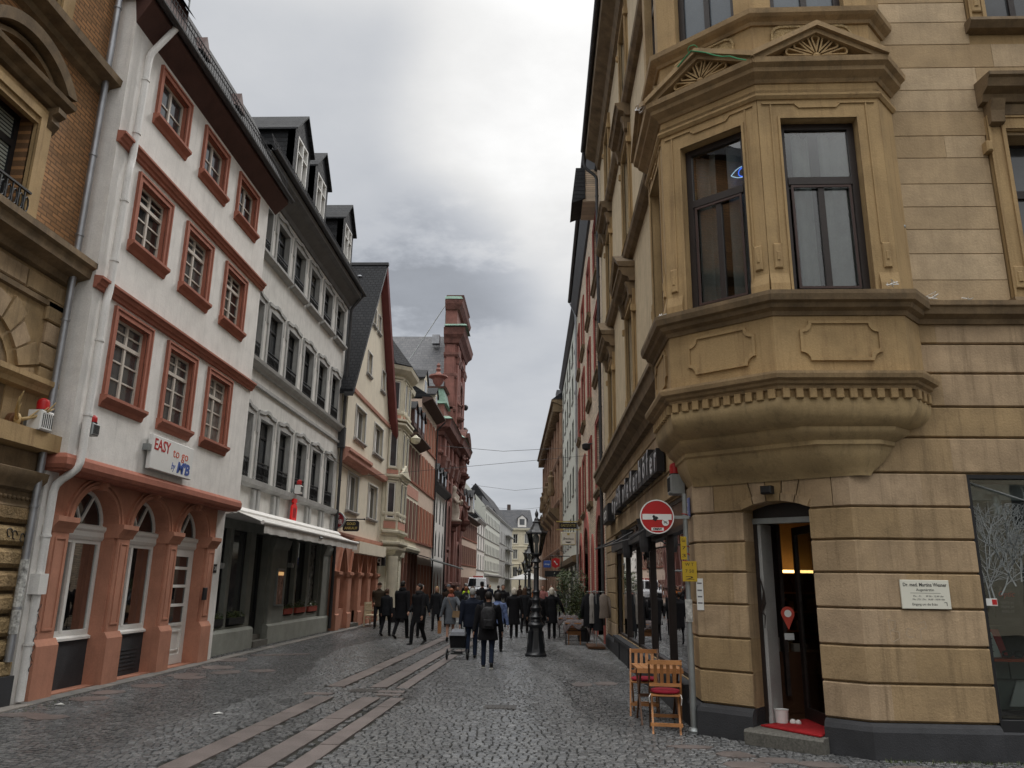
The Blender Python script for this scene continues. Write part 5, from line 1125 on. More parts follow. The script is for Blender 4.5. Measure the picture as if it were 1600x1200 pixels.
    def rich(f, a, e, z0, z1, head, clear=False):
        wn = window(b, f, a, e, z0, z1, fm='darkframe', w=-.25, t=.09, trans=.66, mull=1, mw=.08, gm='panegrey' if not clear else 'glass')
        s = MB(); s.frame(f, a - .22, e + .22, z0, z1 + .20, .22, -.02, .05, tb=0.); s.frame(f, a - .05, e + .05, z0, z1 + .05, .05, .04, .075, tb=0.)
        s.frame(f, a - .22, e + .22, z0, z1 + .2, .03, .04, .07, tb=0.)
        for c in (a - .13, e + .13): s.cbox(f, c - .07, c + .07, z0 + .12, z0 + .42, .04, .085, .015); s.cbox(f, c - .03, c + .03, z0 + .2, z0 + .34, .08, .10, .01)
        for c in (a - .26, e + .26): s.cbox(f, c - .04, c + .04, z1 - .35, z1 - .2, -.02, .12)
        s.build('surround', M['ochretrim'], wn)
        if head:
            p = MB(); zb = z1 + .36; c0 = (a + e) / 2; W = (e - a) / 2 + .28
            p.mould(f, a - .2, e + .2, [(-.02, z1 + .19), (.08, z1 + .2), (.08, zb), (-.02, zb)])
            for c in (a - .12, e + .12): p.mould(f, c - .09, c + .09, [(0, z1 + .02), (.14, z1 + .06), (.16, z1 + .22), (.22, zb), (0, zb)])
            p.mould(f, c0 - W, c0 + W, [(-.02, zb), (.12, zb + .01), (.16, zb + .1), (.28, zb + .14), (.32, zb + .24), (.36, zb + .26), (.36, zb + .31), (-.02, zb + .36)])
            if head == 2:
                p.plate(f, [(c0 - W, zb + .33), (c0 + W, zb + .33), (c0, zb + .85)], (), -.02, .1)
                for sg in (-1, 1): p.hexa([f.p(c0 + sg * (W + .02), zb + .33, 0), f.p(c0, zb + .84, 0), f.p(c0, zb + .84, .36), f.p(c0 + sg * (W + .02), zb + .33, .36), f.p(c0 + sg * (W + .02), zb + .45, 0), f.p(c0, zb + .98, 0), f.p(c0, zb + .98, .4), f.p(c0 + sg * (W + .02), zb + .45, .4)])
            p.build('window_cornice', M['darktrim'], wn)
        MB().mould(f, a - .28, e + .28, [(-.25, z0), (.15, z0 - .02), (.17, z0 - .08), (.1, z0 - .16), (-.02, z0 - .18)]).build('sill', M['darktrim'], wn)
        return wn
    for (a, e, z0, z1) in hx: rich(SX, a, e, z0, z1, 2 if (z0 < 6) else (1 if z0 < 10 else 0))
    for (a, e, z0, z1) in wy:
        wn = rich(SY, a, e, z0, z1, 1 if z0 < 6 else 0)
        MB().box(SY, a + .1, e - .1, z0 + .6 * (z1 - z0), z1 - .1, -.38, -.36).build('blind', M['blind'] if z0 > 8 else M['room'], wn)
    m = MB()
    for z in (8.95, 12.75): m.mould(SX, 11.6, YE, [(-.02, z), (.1, z + .03), (.18, z + .12), (.2, z + .2), (-.02, z + .25)])
    m.mould(SX, 11.0, YE, [(-.02, 16.1), (.1, 16.15), (.18, 16.4), (.35, 16.5), (.5, 16.6), (.52, 16.9), (-.02, 17.0)]); m.mould(SY, 4.2, 12.5, [(-.02, 16.1), (.1, 16.15), (.5, 16.6), (.52, 16.9), (-.02, 17.0)]); m.build('cornice', M['darktrim'], b)
    halfgutter(b, SX, 11, YE + .1, 16.95, .60, .08)
    downpipe(b, SX, [(YE + .05, 16.9, .58), (YE + .1, 16.3, .55), (YE + .05, 15.9, .12), (YE + .05, .6, .12)], 'darkzinc', .055)
    MB().add([(1.45, 24.75, 16.95), (1.45, 10.8, 16.95), (3.4, 8.7, 16.95), (12.5, 8.7, 16.95), (12.5, 24.75, 16.95), (5, 24.75, 20.5), (5, 13, 20.5), (12.5, 13, 20.5)], [(0, 1, 6, 5), (1, 2, 6), (2, 3, 7, 6), (5, 6, 7, 4), (0, 5, 4)]).build('roof', M['slate'], b)
    MB().box(FR(2.05), 16, YE, .0, 16.9, -12, -9).build('back_wall', M['ochretrim'], b)
    MB().box(FX(24.7), 2.1, 12.5, 0, 16.9, -.1, 0).build('party_wall', M['ochretrim'], b)
    inpoly(3.2, 5.1).build('upper_floor_slab', M['room'], b)
    MB().bx(12.3, 12.5, 9.4, 24.6, 0, 16.9).build('far_side_wall', M['ochretrim'], b)

    # ---- the oriel
    Q = [(2.06, 11.62), (1.70, 11.25), (1.70, 9.87), (2.81, 8.97), (4.37, 8.95), (4.72, 9.32)]
    o = MB(); o.sweep(Q, [(-.2, 4.22), (0, 4.24), (0, 5.06), (-.2, 5.1)]); o.build('parapet', M['ochretrim'], b)
    fc = [F(Q[i], (Q[i + 1][0] - Q[i][0], Q[i + 1][1] - Q[i][1])) for i in range(5)]; LN = [(Vector(Q[i + 1]) - Vector(Q[i])).length for i in range(5)]
    for i, (a, e) in ((1, (.2, LN[1] - .2)), (2, (.27, LN[2] - .24)), (3, (.30, LN[3] - .30))):
        def notch(a, e, z0, z1, r):
            P = []
            for cu, cz, t0 in ((e, z0, PI), (e, z1, 1.5 * PI), (a, z1, 0), (a, z0, .5 * PI)):
                P += [(cu + r * math.cos(t0 - x * PI / 8), cz + r * math.sin(t0 - x * PI / 8)) for x in range(5)]
            return P
        p = MB(); O = notch(a, e, 4.43, 4.93, .11); I = notch(a + .035, e - .035, 4.465, 4.895, .11)
        p.band(fc[i], O, I, -.01, .03); p.plate(fc[i], I, (), -.02, .008)
        p.build('parapet_panel', M['ochretrim'], b)
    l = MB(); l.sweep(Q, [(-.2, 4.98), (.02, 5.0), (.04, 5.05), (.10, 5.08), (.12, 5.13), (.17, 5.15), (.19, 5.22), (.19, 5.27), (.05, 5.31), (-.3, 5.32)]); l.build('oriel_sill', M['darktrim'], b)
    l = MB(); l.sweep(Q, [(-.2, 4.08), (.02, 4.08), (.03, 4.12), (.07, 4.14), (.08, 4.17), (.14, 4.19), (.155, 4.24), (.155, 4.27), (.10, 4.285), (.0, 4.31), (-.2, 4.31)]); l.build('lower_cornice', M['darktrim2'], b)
    d = MB()
    for i in range(5):
        n = max(2, int(LN[i] / .142)); 
        for j in range(n): c = LN[i] * (j + .5) / n; d.cbox(fc[i], c - .043, c + .043, 3.965, 4.085, -.05, .055, .008)
    d.sweep(Q, [(-.3, 3.95), (-.02, 3.95), (-.01, 3.97), (-.01, 4.10), (-.3, 4.1)]); d.build('dentil', M['ochretrim'], b)
    # bowl: rings stepping back to the wall
    D = [(2.12, 11.0), (2.07, 10.9), (2.07, 10.53), (3.60, 9.33), (3.75, 9.24), (3.9, 9.25)]
    def ring(t, off=0):  # t = 0 at the body, 1 at the wall below
        return [Vector(Q[i]).lerp(Vector(D[i]), t) for i in range(6)]
    steps = [(-.02, 3.98), (-.04, 3.93), (-.03, 3.86), (.03, 3.78), (.14, 3.71), (.28, 3.67), (.34, 3.655), (.345, 3.62), (.40, 3.58), (.50, 3.54), (.58, 3.51), (.58, 3.46), (.64, 3.44), (.66, 3.38), (.74, 3.30), (.84, 3.22), (.95, 3.15), (.99, 3.10)]
    V = []; 
    for t, z in steps: V += [(p.x, p.y, z) for p in ring(t)]
    w = MB(); n = 6; w.add(V, [(k * n + i, k * n + i + 1, (k + 1) * n + i + 1, (k + 1) * n + i) for k in range(len(steps) - 1) for i in range(n - 1)]); w.build('oriel_bowl', M['ochrebowl'], b, smooth='auto')
    # first-floor stage with three tall windows and pediments
    for i, (a, e) in ((1, (.22, 1.16)), (2, (.30, 1.20)), (3, (.28, 1.26))):
        f = fc[i]; L = LN[i]
        k = MB(); k.plate(f, rect(.005, L - .005, 5.28, 8.15), [rect(a, e, 5.30, 7.72)], -.28, 0); k.build('oriel_wall', M['ochretrim'], b)
        cur = ('curtain', [(.05, .40), (.56, .76)]) if i == 2 else ('curtain', [(.24, .46), (.60, .98)])
        wn = window(b, f, a, e, 5.30, 7.72, fm='darkframe', w=-.13, t=.085, trans=.655, mull=1, mw=.07, gm='orielglass', curtain=cur, tm=False)
        inner = MB(); inner.frame(f, a + .11, e - .11, 5.40, 6.82, .03, -.13, -.11); inner.build('sash', M['brownframe'], wn)
        s = MB(); s.frame(f, a - .03, e + .03, 5.3, 7.75, .03, -.01, .02, tb=0.)
        mid = (a + e) / 2; zt = 7.93
        for u0, u1, s0, s1 in ((.06, mid - .28, 0, 0), (mid + .28, L - .06, 0, 0)): s.box(f, u0, u1, zt, zt + .022, -.01, .02)
        s.box(f, mid - .24, mid + .24, zt - .06, zt - .038, -.01, .02)
        for sg in (-1, 1): s.hexa([f.p(mid + sg * .24, zt - .06, -.01), f.p(mid + sg * .30, zt, -.01), f.p(mid + sg * .30, zt, .02), f.p(mid + sg * .24, zt - .06, .02), f.p(mid + sg * .24, zt - .038, -.01), f.p(mid + sg * .30, zt + .022, -.01), f.p(mid + sg * .30, zt + .022, .02), f.p(mid + sg * .24, zt - .038, .02)])
        for c in (.12, L - .12): 
            s.cbox(f, c - .05, c + .05, 5.62, 5.95, -.01, .028, .014); s.cbox(f, c - .018, c + .018, 5.72, 5.84, .02, .04, .008)
            s.box(f, c - .009 + (.05 if c < 1 else -.05), c + .009 + (.05 if c < 1 else -.05), 5.95, 7.93, -.01, .016)
            s.mould(f, c - .115, c + .115, [(-.02, 5.30), (.03, 5.30), (.03, 5.42), (.0, 5.56), (-.02, 5.56)])
        s.build('surround', M['ochretrim'], wn)
    for i in (0, 4):
        k = MB(); k.plate(fc[i], rect(.0, LN[i], 5.28, 8.15), (), -.28, 0); k.build('oriel_wall', M['ochretrim'], b)
    c = MB(); c.sweep(Q, [(-.2, 7.99), (.02, 8.0), (.05, 8.04), (.05, 8.07), (.0, 8.10), (.0, 8.26), (-.2, 8.26)]); c.build('frieze', M['ochretrim'], b)
    c = MB(); c.sweep(Q, [(-.2, 8.24), (.02, 8.24), (.05, 8.28), (.14, 8.34), (.15, 8.39), (.21, 8.43), (.22, 8.50), (-.2, 8.54)]); c.build('upper_cornice', M['darktrim2'], b)
    for i in (1, 2, 3):
        f = fc[i]; L = LN[i]; m_ = L / 2; W = L / 2 + .10; zb = 8.50; za = 8.97
        p = MB(); p.plate(f, [(m_ - W + .08, zb), (m_ + W - .08, zb), (m_, za - .08)], (), -.2, .06)
        for sg in (-1, 1):
            for (dz0, dz1, w1) in ((-.10, -.02, .20), (-.03, .045, .26)):
                p.hexa([f.p(m_ + sg * W, zb + dz0 + .02, -.1), f.p(m_, za + dz0, -.1), f.p(m_, za + dz0, w1), f.p(m_ + sg * W, zb + dz0 + .02, w1), f.p(m_ + sg * W, zb + dz1 + .02, -.1), f.p(m_, za + dz1, -.1), f.p(m_, za + dz1, w1), f.p(m_ + sg * W, zb + dz1 + .02, w1)])
        p.build('pediment', M['darktrim2'], b)
        sh = MB(); cz = zb + .05
        for j in range(7):
            a = PI * (j + .5) / 7; r1 = .27 if 0 < j < 6 else .32; rr = .245 if j in (2, 3, 4) else .24
            tip = Vector((m_ + math.cos(a) * r1 * 1.15, cz + math.sin(a) * r1)); base = Vector((m_ + math.cos(a) * .05, cz + math.sin(a) * .05)); dv = (tip - base).normalized(); nv = Vector((-dv.y, dv.x))
            P = [base] + [tip + dv * .045 * math.sin(x) + nv * .058 * math.cos(x) for x in [PI * t / 6 for t in range(7)]][::-1]
            P = [(v.x, v.y) for v in P]; cen = (sum(x for x, _ in P) / len(P), sum(y for _, y in P) / len(P))
            I = [(cen[0] + (x - cen[0]) * .62, cen[1] + (y - cen[1]) * .62) for x, y in P]; sh.band(f, P, I, .03, .15); sh.plate(f, I, (), .03, .075)
        sh.ball(f.p(m_, cz + .01, .12), .055, .055, .05); sh.build('shell_ornament', M['ochretrim'], b)
    # second-floor stage
    u = MB(); u.sweep(Q, [(-.2, 8.5), (-.02, 8.5), (-.02, 9.2), (-.2, 9.2)]); u.build('second_parapet', M['ochretrim'], b)
    for i in (1, 2, 3):
        f = fc[i]; L = LN[i]
        p = MB(); r = .09; P = [(.25, 8.6), (L - .25, 8.6), (L - .25, 9.02), (L - .29, 9.09), (L - .36, 9.12), (.36, 9.12), (.29, 9.09), (.25, 9.02)]; I = [(L / 2 + (x - L / 2) * .95, 8.86 + (z - 8.86) * .88) for x, z in P]
        p.band(f, P, I, -.03, .03); p.plate(f, I, (), -.03, .012); p.build('rough_panel', M['rustic'], b)
    c = MB(); c.sweep(Q, [(-.2, 9.14), (.01, 9.15), (.03, 9.19), (.09, 9.23), (.12, 9.26), (.13, 9.33), (.03, 9.38), (-.2, 9.38)]); c.build('second_sill', M['darktrim2'], b)
    for i in range(5):
        a, e = {1: (.22, 1.16), 2: (.30, 1.20), 3: (.28, 1.26)}.get(i, (None, None)); k = MB()
        k.plate(fc[i], rect(.0, LN[i], 9.34, 12.4), [rect(a, e, 9.38, 11.8)] if a else (), -.28, 0); k.build('oriel_wall', M['ochretrim'], b)
        if a: window(b, fc[i], a, e, 9.38, 11.8, fm='darkframe', w=-.12, t=.09, trans=.66, mull=1, mw=.08, gm='panesky')
    MB().add([(x, y, 12.4) for x, y in Q], [tuple(range(6))]).build('oriel_top', M['darkzinc'], b)
    MB().add([(x, y, 5.2) for x, y in Q], [tuple(range(6))]).build('oriel_floor', M['room'], b)
    # room behind the oriel windows
    rm = MB(); rm.add([(2.3, 14, 5.25), (6, 14, 5.25), (6, 14, 8.1), (2.3, 14, 8.1), (6, 9.7, 5.25), (6, 9.7, 8.1), (1.75, 11.2, 5.25), (1.75, 11.2, 8.1)], [(0, 1, 2, 3), (1, 4, 5, 2), (6, 0, 3, 7)]); rm.add([(x, y, 8.1) for x, y in Q] + [(6, 9.7, 8.1), (6, 14, 8.1), (2.3, 14, 8.1)], [tuple(range(9))]); rm.build('oriel_room', mat('grey_room', (.10, .095, .085), var=.2), b)
    # green twine and white nets caught on the pediment, light bits
    t = MB(); f = fc[2]; rr = random.Random(3)
    P = [f.p(.45 + i * .11, 8.98 - abs(i - 2) * .075 + rr.uniform(-.01, .02), .27) for i in range(10)]; t.tube(P, .009, 5); t.tube([f.p(.66 + .07 * math.cos(a), 9.05 + .03 * math.sin(a), .2 + .05 * math.sin(a)) for a in [j * .5 for j in range(16)]], .007, 5); t.build('green_twine', mat('green_twine', (.07, .30, .14), bump=0), b)
    t = MB()
    for k_, (bx_, by_, bz_) in enumerate([(1.42, 9.95, 8.55), (1.62, 9.95, 5.36), (4.2, 8.83, 5.34), (4.9, 9.2, 5.33), (5.3, 9.2, 5.33)]):
        P = [(bx_ + ru(-.07, .07), by_ + ru(-.1, .1), bz_ + ru(-.03, .05)) for _ in range(9)]; t.tube(P, .006, 4)
    t.each('bird_wire', M['signwhite'], b)
    return b, fc, LN
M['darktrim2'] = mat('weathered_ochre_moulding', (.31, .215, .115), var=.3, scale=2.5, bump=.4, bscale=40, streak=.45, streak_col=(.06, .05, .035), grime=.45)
M['ochrebowl'] = mat('smooth_ochre_bowl', (.37, .27, .14), var=.25, scale=1.3, bump=.3, bscale=40, streak=.5, streak_col=(.10, .08, .05), grime=.35)
M['panesky'] = mat('window_glass_sky', (.10, .12, .14), rough=.05, var=.1, bump=.02, bscale=2, spec=1.)
R0, OF, OL = build_R0()
def neon_eye():
    f = OF[2]; t = thing('neon_sign', 'blue and white neon eye outline glowing inside the left oriel window', 'neon sign', f.p(1.1, 7.0, -.2))
    u, z, w = 1.10, 7.16, -.19; m = MB()
    top = [f.p(u + .17 * x, z + .085 * (1 - x * x), w) for x in [-1 + i / 6 for i in range(13)]]; bot = [f.p(u + .17 * x, z - .075 * (1 - x * x), w) for x in [-1 + i / 6 for i in range(13)]]
    m.tube(top, .006, 6); m.tube(bot, .006, 6); m.build('eye_outline', M['neonwhite'], t)
    MB().tube([f.p(u + .065 * math.cos(a), z + .065 * math.sin(a), w) for a in [j * PI / 8 for j in range(17)]], .008, 6).build('iris_ring', M['neonblue'], t)
    MB().tube([f.p(u, z + .08, w), f.p(u, 7.6, w)], .003, 4).build('hanging_wire', M['ink'], t)
neon_eye()

# ---- corner shop interior and its door
def shop_door():
    f = CH; t = thing('shop_door_unit', 'open dark glass shop door in white frame under the shallow stone arch', 'door', f.p(1.12, .17, -.4))
    w = -.30
    m = MB(); m.box(f, .70, 1.55, 2.60, 2.67, w - .1, w + .02); m.build('transom_bar', M['steel'], t)
    m = MB(); m.box(f, .70, .745, .17, 2.60, w - .12, w); m.box(f, 1.51, 1.55, .17, 2.60, w - .12, w); m.plate(f, [(.70, 2.66), (1.55, 2.66), (1.55, 2.78), (1.34, 2.84), (1.125, 2.86), (.91, 2.84), (.70, 2.78)], (), w - .1, w - .02, back=True); m.build('door_frame', M['darkframe'], t)
    m = MB(); m.box(f, .747, .79, .24, 2.60, w - .36, w - .02); x = m.build('white_jamb', mat('white_jamb', (.36, .36, .35), bump=.05), t)
    MB().box(f, .746, .793, .17, .25, w - .37, w - .01).build('jamb_foot', M['greystone'], x)
    # leaf swung inwards, hinged right
    h = Vector(f.p(1.46, 0, w - .1)[:2]); d2 = (f.d * -.66 - f.n * .75).normalized(); lf = F(h, d2)
    m = MB(); m.frame(lf, 0, .74, .19, 2.58, .10, -.02, .025, tb=.14); lo = m.build('door_leaf', M['darkframe'], t)
    MB().box(lf, .09, .66, .3, 2.5, 0, .008).build('pane', M['weakglass'], lo)
    h = MB(); h.tube([lf.p(.06 + .0, 1.30, .07) + Vector((0, 0, 0))] + [lf.p(.12 + .11 * math.cos(a), 1.18 + .115 * math.sin(a), .07) for a in [PI / 2 + j * PI / 8 for j in range(17)]], .016, 8); h.tube([lf.p(.1, 1.18, .02), lf.p(.1, 1.18, .07)], .012, 6); h.build('ring_handle', M['steel'], lo)
    # keys and cable hanging on the left jamb
    m = MB(); m.tube([f.p(.75, 1.95, w + .02), f.p(.80, 1.75, w + .03), f.p(.79, 1.6, w + .02), f.p(.76, 1.5, w + .03), f.p(.80, 1.45, w + .03), f.p(.78, 1.3, w + .02)], .02, 6, rs=[.006, .012, .03, .02, .01, .005]); m.build('hanging_tassel', M['darkframe'], t)
shop_door()
def shop_interior():
    t = thing('shop_interior', 'dim brown shop interior with lit shelf and small lamp seen through the corner door', 'interior', (4, 11, .17))
    r = inpoly(.10, .168); r.build('room_floor', M['darkwood'], t)
    r = MB(); r.bx(2.25, 12, 15.4, 15.5, .17, 3.2); r.bx(7.0, 7.1, 9.8, 15.4, .17, 3.2); r.build('room_wall', M['warmroom'], t)
    inpoly(3.13, 3.19).build('room_ceiling', M['warmroom'], t)
    MB().bx(2.9, 12, 15.5, 22, .17, 3.12).build('back_partition', M['room'], t)
    s = MB(); s.bx(3.1, 5.4, 14.9, 15.35, .17, 2.05); sf = s.build('shelf_unit', M['darkwood'], t)
    g = MB(); g.bx(3.2, 5.2, 15.1, 15.2, 2.07, 2.12); g.build('shelf_light', M['glow'], t)
    cols = [mat('box_' + n, c, bump=0) for n, c in (('tan', (.3, .18, .1)), ('white', (.4, .38, .33)), ('brown', (.12, .05, .03)))]
    for k in range(3):
        bx_ = MB()
        for i in range(14):
            x = 3.15 + rnd() * 2.0; z = .4 + .33 * int(rnd() * 5); bx_.bx(x, x + ru(.08, .22), 14.7, 14.88, z, z + ru(.1, .27))
        bx_.each('shelf_box', cols[k], sf)
    for z in (.4, .73, 1.06, 1.39, 1.72): MB().bx(3.1, 5.4, 14.6, 14.9, z - .03, z).build('shelf_board', M['wood'], sf)
    c = MB(); c.bx(3.0, 3.9, 11.2, 11.7, .17, .95); c.build('counter', M['darkwood'], t)
    w = MB()
    for i in range(3): w.bx(3.05 + i * .22, 3.2 + i * .22, 11.3, 11.45, .95, 1.05 + .08 * (i % 2))
    w.build('counter_goods', cols[1], t)
    sp = MB(); sp.ball((3.25, 12.6, 2.92), .03); sp.ball((3.9, 12.6, 2.95), .04); sp.build('ceiling_spot', M['glow'], t)
    l = MB(); l.lathe((4.75, 13.0, 1.85), [(.17, 0), (.15, .2)], 16); l.build('lamp_shade', M['glowdim'], t)
    MB().tube([(4.75, 13, .17), (4.75, 13, 1.9)], .03, 8).build('lamp_stand', M['ink'], t)
    MB().bx(4.35, 4.42, 12.5, 12.55, 1.2, 1.75).build('lit_column', M['glowdim'], t)
    b_ = MB(); b_.lathe((2.98, 10.35, .17), [(.07, 0), (.085, .16), (.09, .17), (.08, .165)], 14); b_.build('bucket', M['signwhite'], t)
    b_ = MB(); b_.ball((3.1, 10.3, .2), .04); b_.ball((3.16, 10.28, .2), .035); b_.build('white_pebbles', M['signwhite'], t)
shop_interior()
def carpet():
    t = thing('red_carpet', 'bright red carpet mat on the grey stone doorstep', 'mat', CH.p(1.12, .17, -.1))
    m = MB(); P = [CH.p(.74, .17, -.06), CH.p(1.53, .17, .16), CH.p(1.53, .17, -1.3), CH.p(1.1, .17, -1.3)]
    m.hexa([p + Vector((0, 0, .003)) for p in P] + [p + Vector((0, 0, .018)) for p in P]); m.build('pile', M['redcarpet'], t)
carpet()
def sticker():
    f = F(CH.p(1.0, 0, -.5)[:2], (1, 0)); t = thing('door_sticker', 'red map-pin shaped sticker with white disc on the glass door', 'sticker', f.p(0, 1.4, 0))
    MB().plate(f, [(0, 1.28)] + arc(0, 1.48, .085, -.6, PI + .6, 16), (), 0, .004, back=True).build('pin', mat('sticker_red', (.45, .06, .04), bump=0), t)
    MB().disc(f, 0, 1.48, .045, .004, .006).build('white_disc', M['signwhite'], t)
    MB().box(f, -.06, .06, 1.16, 1.24, 0, .004).build('paper_note', mat('grey_paper', (.4, .42, .42), bump=0), t)
sticker()
def shop_windows():
    # street side shop front
    f = SX; t = thing('shop_windows', 'long dark framed shop windows with large reflecting panes along the street side of the stone house', 'shop window', f.p(16, 0, 0))
    fr = MB(); fr.frame(f, 11.25, 21.95, .52, 3.12, .06, -.16, -.08)
    posts = [13.3, 15.4, 17.5, 19.7]
    for y in posts: fr.box(f, y - .04, y + .04, .52, 3.1, -.16, -.06)
    fr.box(f, 11.25, 21.95, 2.62, 2.70, -.16, -.07); fr.build('window_frame', M['darkframe'], t)
    ys = [11.28] + posts + [21.92]
    for i in range(5): MB().box(f, ys[i] + .03, ys[i + 1] - .03, .55, 2.64, -.13, -.12).build('pane', M['shopglass'], t)
    MB().box(f, 11.28, 21.92, 2.68, 3.1, -.2, -.1).build('shutter_box', M['darkwood'], t)
    c = MB()
    for a, e in ((11.9, 12.75), (14.5, 15.3), (18.2, 19.2), (20.6, 21.2)): c.box(f, a, e, .55, 2.64, -.6, -.3)
    c.build('grey_column', mat('grey_column', (.16, .16, .17), rough=.8), t)
    for a, e in ((11.35, 13.2), (13.45, 15.3), (15.6, 17.4), (17.7, 19.6)):
        s = MB(); s.box(f, a, e, 1.08, 1.13, -.7, -.22); sh = s.build('orange_shelf', M['orange'], t)
        s = MB(); s.box(f, a, e, .60, 1.07, -.65, -.5); s.build('white_board', mat('shelf_board_white', (.45, .44, .36), bump=0), sh)
        g = MB()
        for k in range(5): u = a + .2 + k * (e - a - .4) / 5; g.tube([f.p(u + .05 * math.cos(x), 1.18 + .03 * math.sin(x), -.35) for x in [j * PI / 4 for j in range(9)]], .007, 5); g.tube([f.p(u + .13 + .05 * math.cos(x), 1.18 + .03 * math.sin(x), -.35) for x in [j * PI / 4 for j in range(9)]], .007, 5)
        g.build('spectacles', M['ink'], sh)
    MB().box(f, 11.1, 22, .4, 3.1, -1.3, -1.25).build('window_back', mat('shop_window_back', (.07, .055, .05), var=.5, scale=2), t)
    a = MB(); a.tube([f.p(13.2, 2.9, .02), f.p(13.2, 2.55, .55), f.p(21.6, 2.75, .55), f.p(21.6, 3.0, .02)], .02, 6); a.tube([f.p(17.4, 2.95, .02), f.p(17.4, 2.65, .55)], .018, 6); a.box(f, 13.2, 21.6, 2.66, 2.86, .02, .12); a.build('awning_bar', M['darkzinc'], t)
    k = MB()
    for y in (14.6, 17.6): k.lathe(f.p(y, 2.4, .12), [(.09, 0), (.11, .1), (.12, .5), (.16, .6)], 10)
    k.each('pilaster_capital', M['darkzinc'], t)
    # side window with twigs, poster and displays
    f = SY; t = thing('display_window', 'shop display window with white twig decal, poster and orange shelf at the right edge', 'shop window', f.p(6, 0, 0))
    fr = MB(); fr.frame(f, 5.04, 9.2, .30, 3.13, .045, -.14, -.02, tb=.05); fr.box(f, 5.04, 9.2, .30, .42, -.14, .02); fr.build('window_frame', M['ink'], t)
    MB().box(f, 5.07, 9.17, .36, 3.1, -.09, -.08).build('pane', M['glass'], t)
    MB().box(f, 5.07, 9.17, 2.86, 3.05, -.5, -.3).build('blind_box', M['greystone'], t)
    s = MB(); s.box(f, 5.07, 9.2, 1.02, 1.05, -.6, -.12); s.build('orange_shelf', M['orange'], t)
    s = MB(); s.box(f, 5.07, 9.2, 1.36, 1.39, -.6, -.5); s.box(f, 5.07, 9.2, .43, 3.0, -.72, -.7); s.build('window_back', mat('display_back', (.045, .05, .05), var=.4), t)
    s = MB(); s.box(f, 5.08, 5.5, .8, 1.0, -.62, -.5); s.box(f, 5.52, 6.4, .8, 1.0, -.62, -.5); s.box(f, 5.08, 6.4, .45, .78, -.66, -.6); s.build('grey_panel', mat('grey_display', (.26, .29, .27), bump=0), t)
    s = MB(); s.hexa([f.p(5.45, .5, -.5), f.p(6.6, .5, -.5), f.p(6.6, .5, -.48), f.p(5.45, .5, -.48), f.p(5.62, .78, -.6), f.p(6.6, .78, -.6), f.p(6.6, .78, -.58), f.p(5.62, .78, -.58)]); s.build('white_panel', M['signwhite'], t)
    s = MB(); s.hexa([f.p(5.10, 1.06, -.2), f.p(5.27, 1.06, -.2), f.p(5.27, 1.06, -.19), f.p(5.10, 1.06, -.19), f.p(5.08, 1.33, -.26), f.p(5.22, 1.33, -.26), f.p(5.22, 1.33, -.25), f.p(5.08, 1.33, -.25)]); ca = s.build('price_card', M['signwhite'], t)
    MB().hexa([f.p(5.20, 1.06, -.33), f.p(5.42, 1.06, -.33), f.p(5.42, 1.06, -.32), f.p(5.20, 1.06, -.32), f.p(5.16, 1.36, -.4), f.p(5.38, 1.36, -.4), f.p(5.38, 1.36, -.39), f.p(5.16, 1.36, -.39)]).build('red_card', M['red'], t)
    for k in range(3): MB().box(f, 5.12, 5.19, 1.12 + .07 * k, 1.128 + .07 * k, -.2, -.19).build('price_line', M['ink'], ca)
    g = MB()
    for u in (5.32, 5.62):
        for d in (0, .13): g.tube([f.p(u + d + .055 * math.cos(x), 1.10 + .03 * math.sin(x), -.17) for x in [j * PI / 4 for j in range(9)]], .012, 5)
    g.build('sunglasses', M['ink'], t)
    s = MB(); s.box(f, 5.22, 5.50, 1.50, 1.84, -.12, -.10); po = s.build('poster', M['ink'], t)
    text('Optic', f, 5.36, 1.76, .09, -.098, mat('glowing_red', (.6, .03, .02), bump=0), po, 'poster_logo', width=.18, italic=.3, depth=.001)
    for k, s_ in enumerate(('CENTRUM', 'PREMIUM', 'RESELLER')): text(s_, f, 5.36, 1.66 - k * .045, .038, -.098, mat('dim_grey', (.25, .25, .25), bump=0), po, 'poster_text', width=.14, depth=.001)
    s = MB(); s.box(f, 5.085, 5.24, 1.63, 1.71, -.078, -.075); st = s.build('window_sticker', M['signwhite'], t); MB().box(f, 5.18, 5.235, 1.64, 1.70, -.0745, -.073).build('sticker_patch', M['red'], st)
    l = MB(); l.lathe(f.p(5.52, 2.68, -.35), [(.09, 0), (.075, .2), (.05, .24)], 14); l.box(f, 5.38, 5.56, 2.88, 2.93, -.4, -.3); l.build('spotlight', M['steel'], t, smooth='auto')
    MB().tube([f.p(5.09, 3.04, -.05), f.p(5.75, 2.82, -.06)], .008, 5).build('support_rod', M['steel'], t)
    MB().tube([f.p(5.75, 2.82, -.06), f.p(5.75, .4, -.06)], .004, 4).build('pane_joint', M['steel'], t)
    tw = MB(); R = random.Random(5)
    def br(u, z, a, L, r, k):
        P = [(u, z)]
        for i in range(4): a += R.uniform(-.18, .18); u += math.cos(a) * L / 4; z += math.sin(a) * L / 4; P.append((u, z))
        for i in range(4):
            (a0, z0), (a1, z1) = P[i], P[i + 1]; d = Vector((a1 - a0, z1 - z0)).normalized(); n = Vector((-d.y, d.x)) * r * (1 - .15 * i)
            if max(a0, a1) < 5.72 and min(a0, a1) > 5.09 and z1 < 2.8: tw.add([f.p(a0 + n.x, z0 + n.y, -.078), f.p(a1 + n.x * .8, z1 + n.y * .8, -.078), f.p(a1 - n.x * .8, z1 - n.y * .8, -.078), f.p(a0 - n.x, z0 - n.y, -.078)], [(0, 1, 2, 3)])
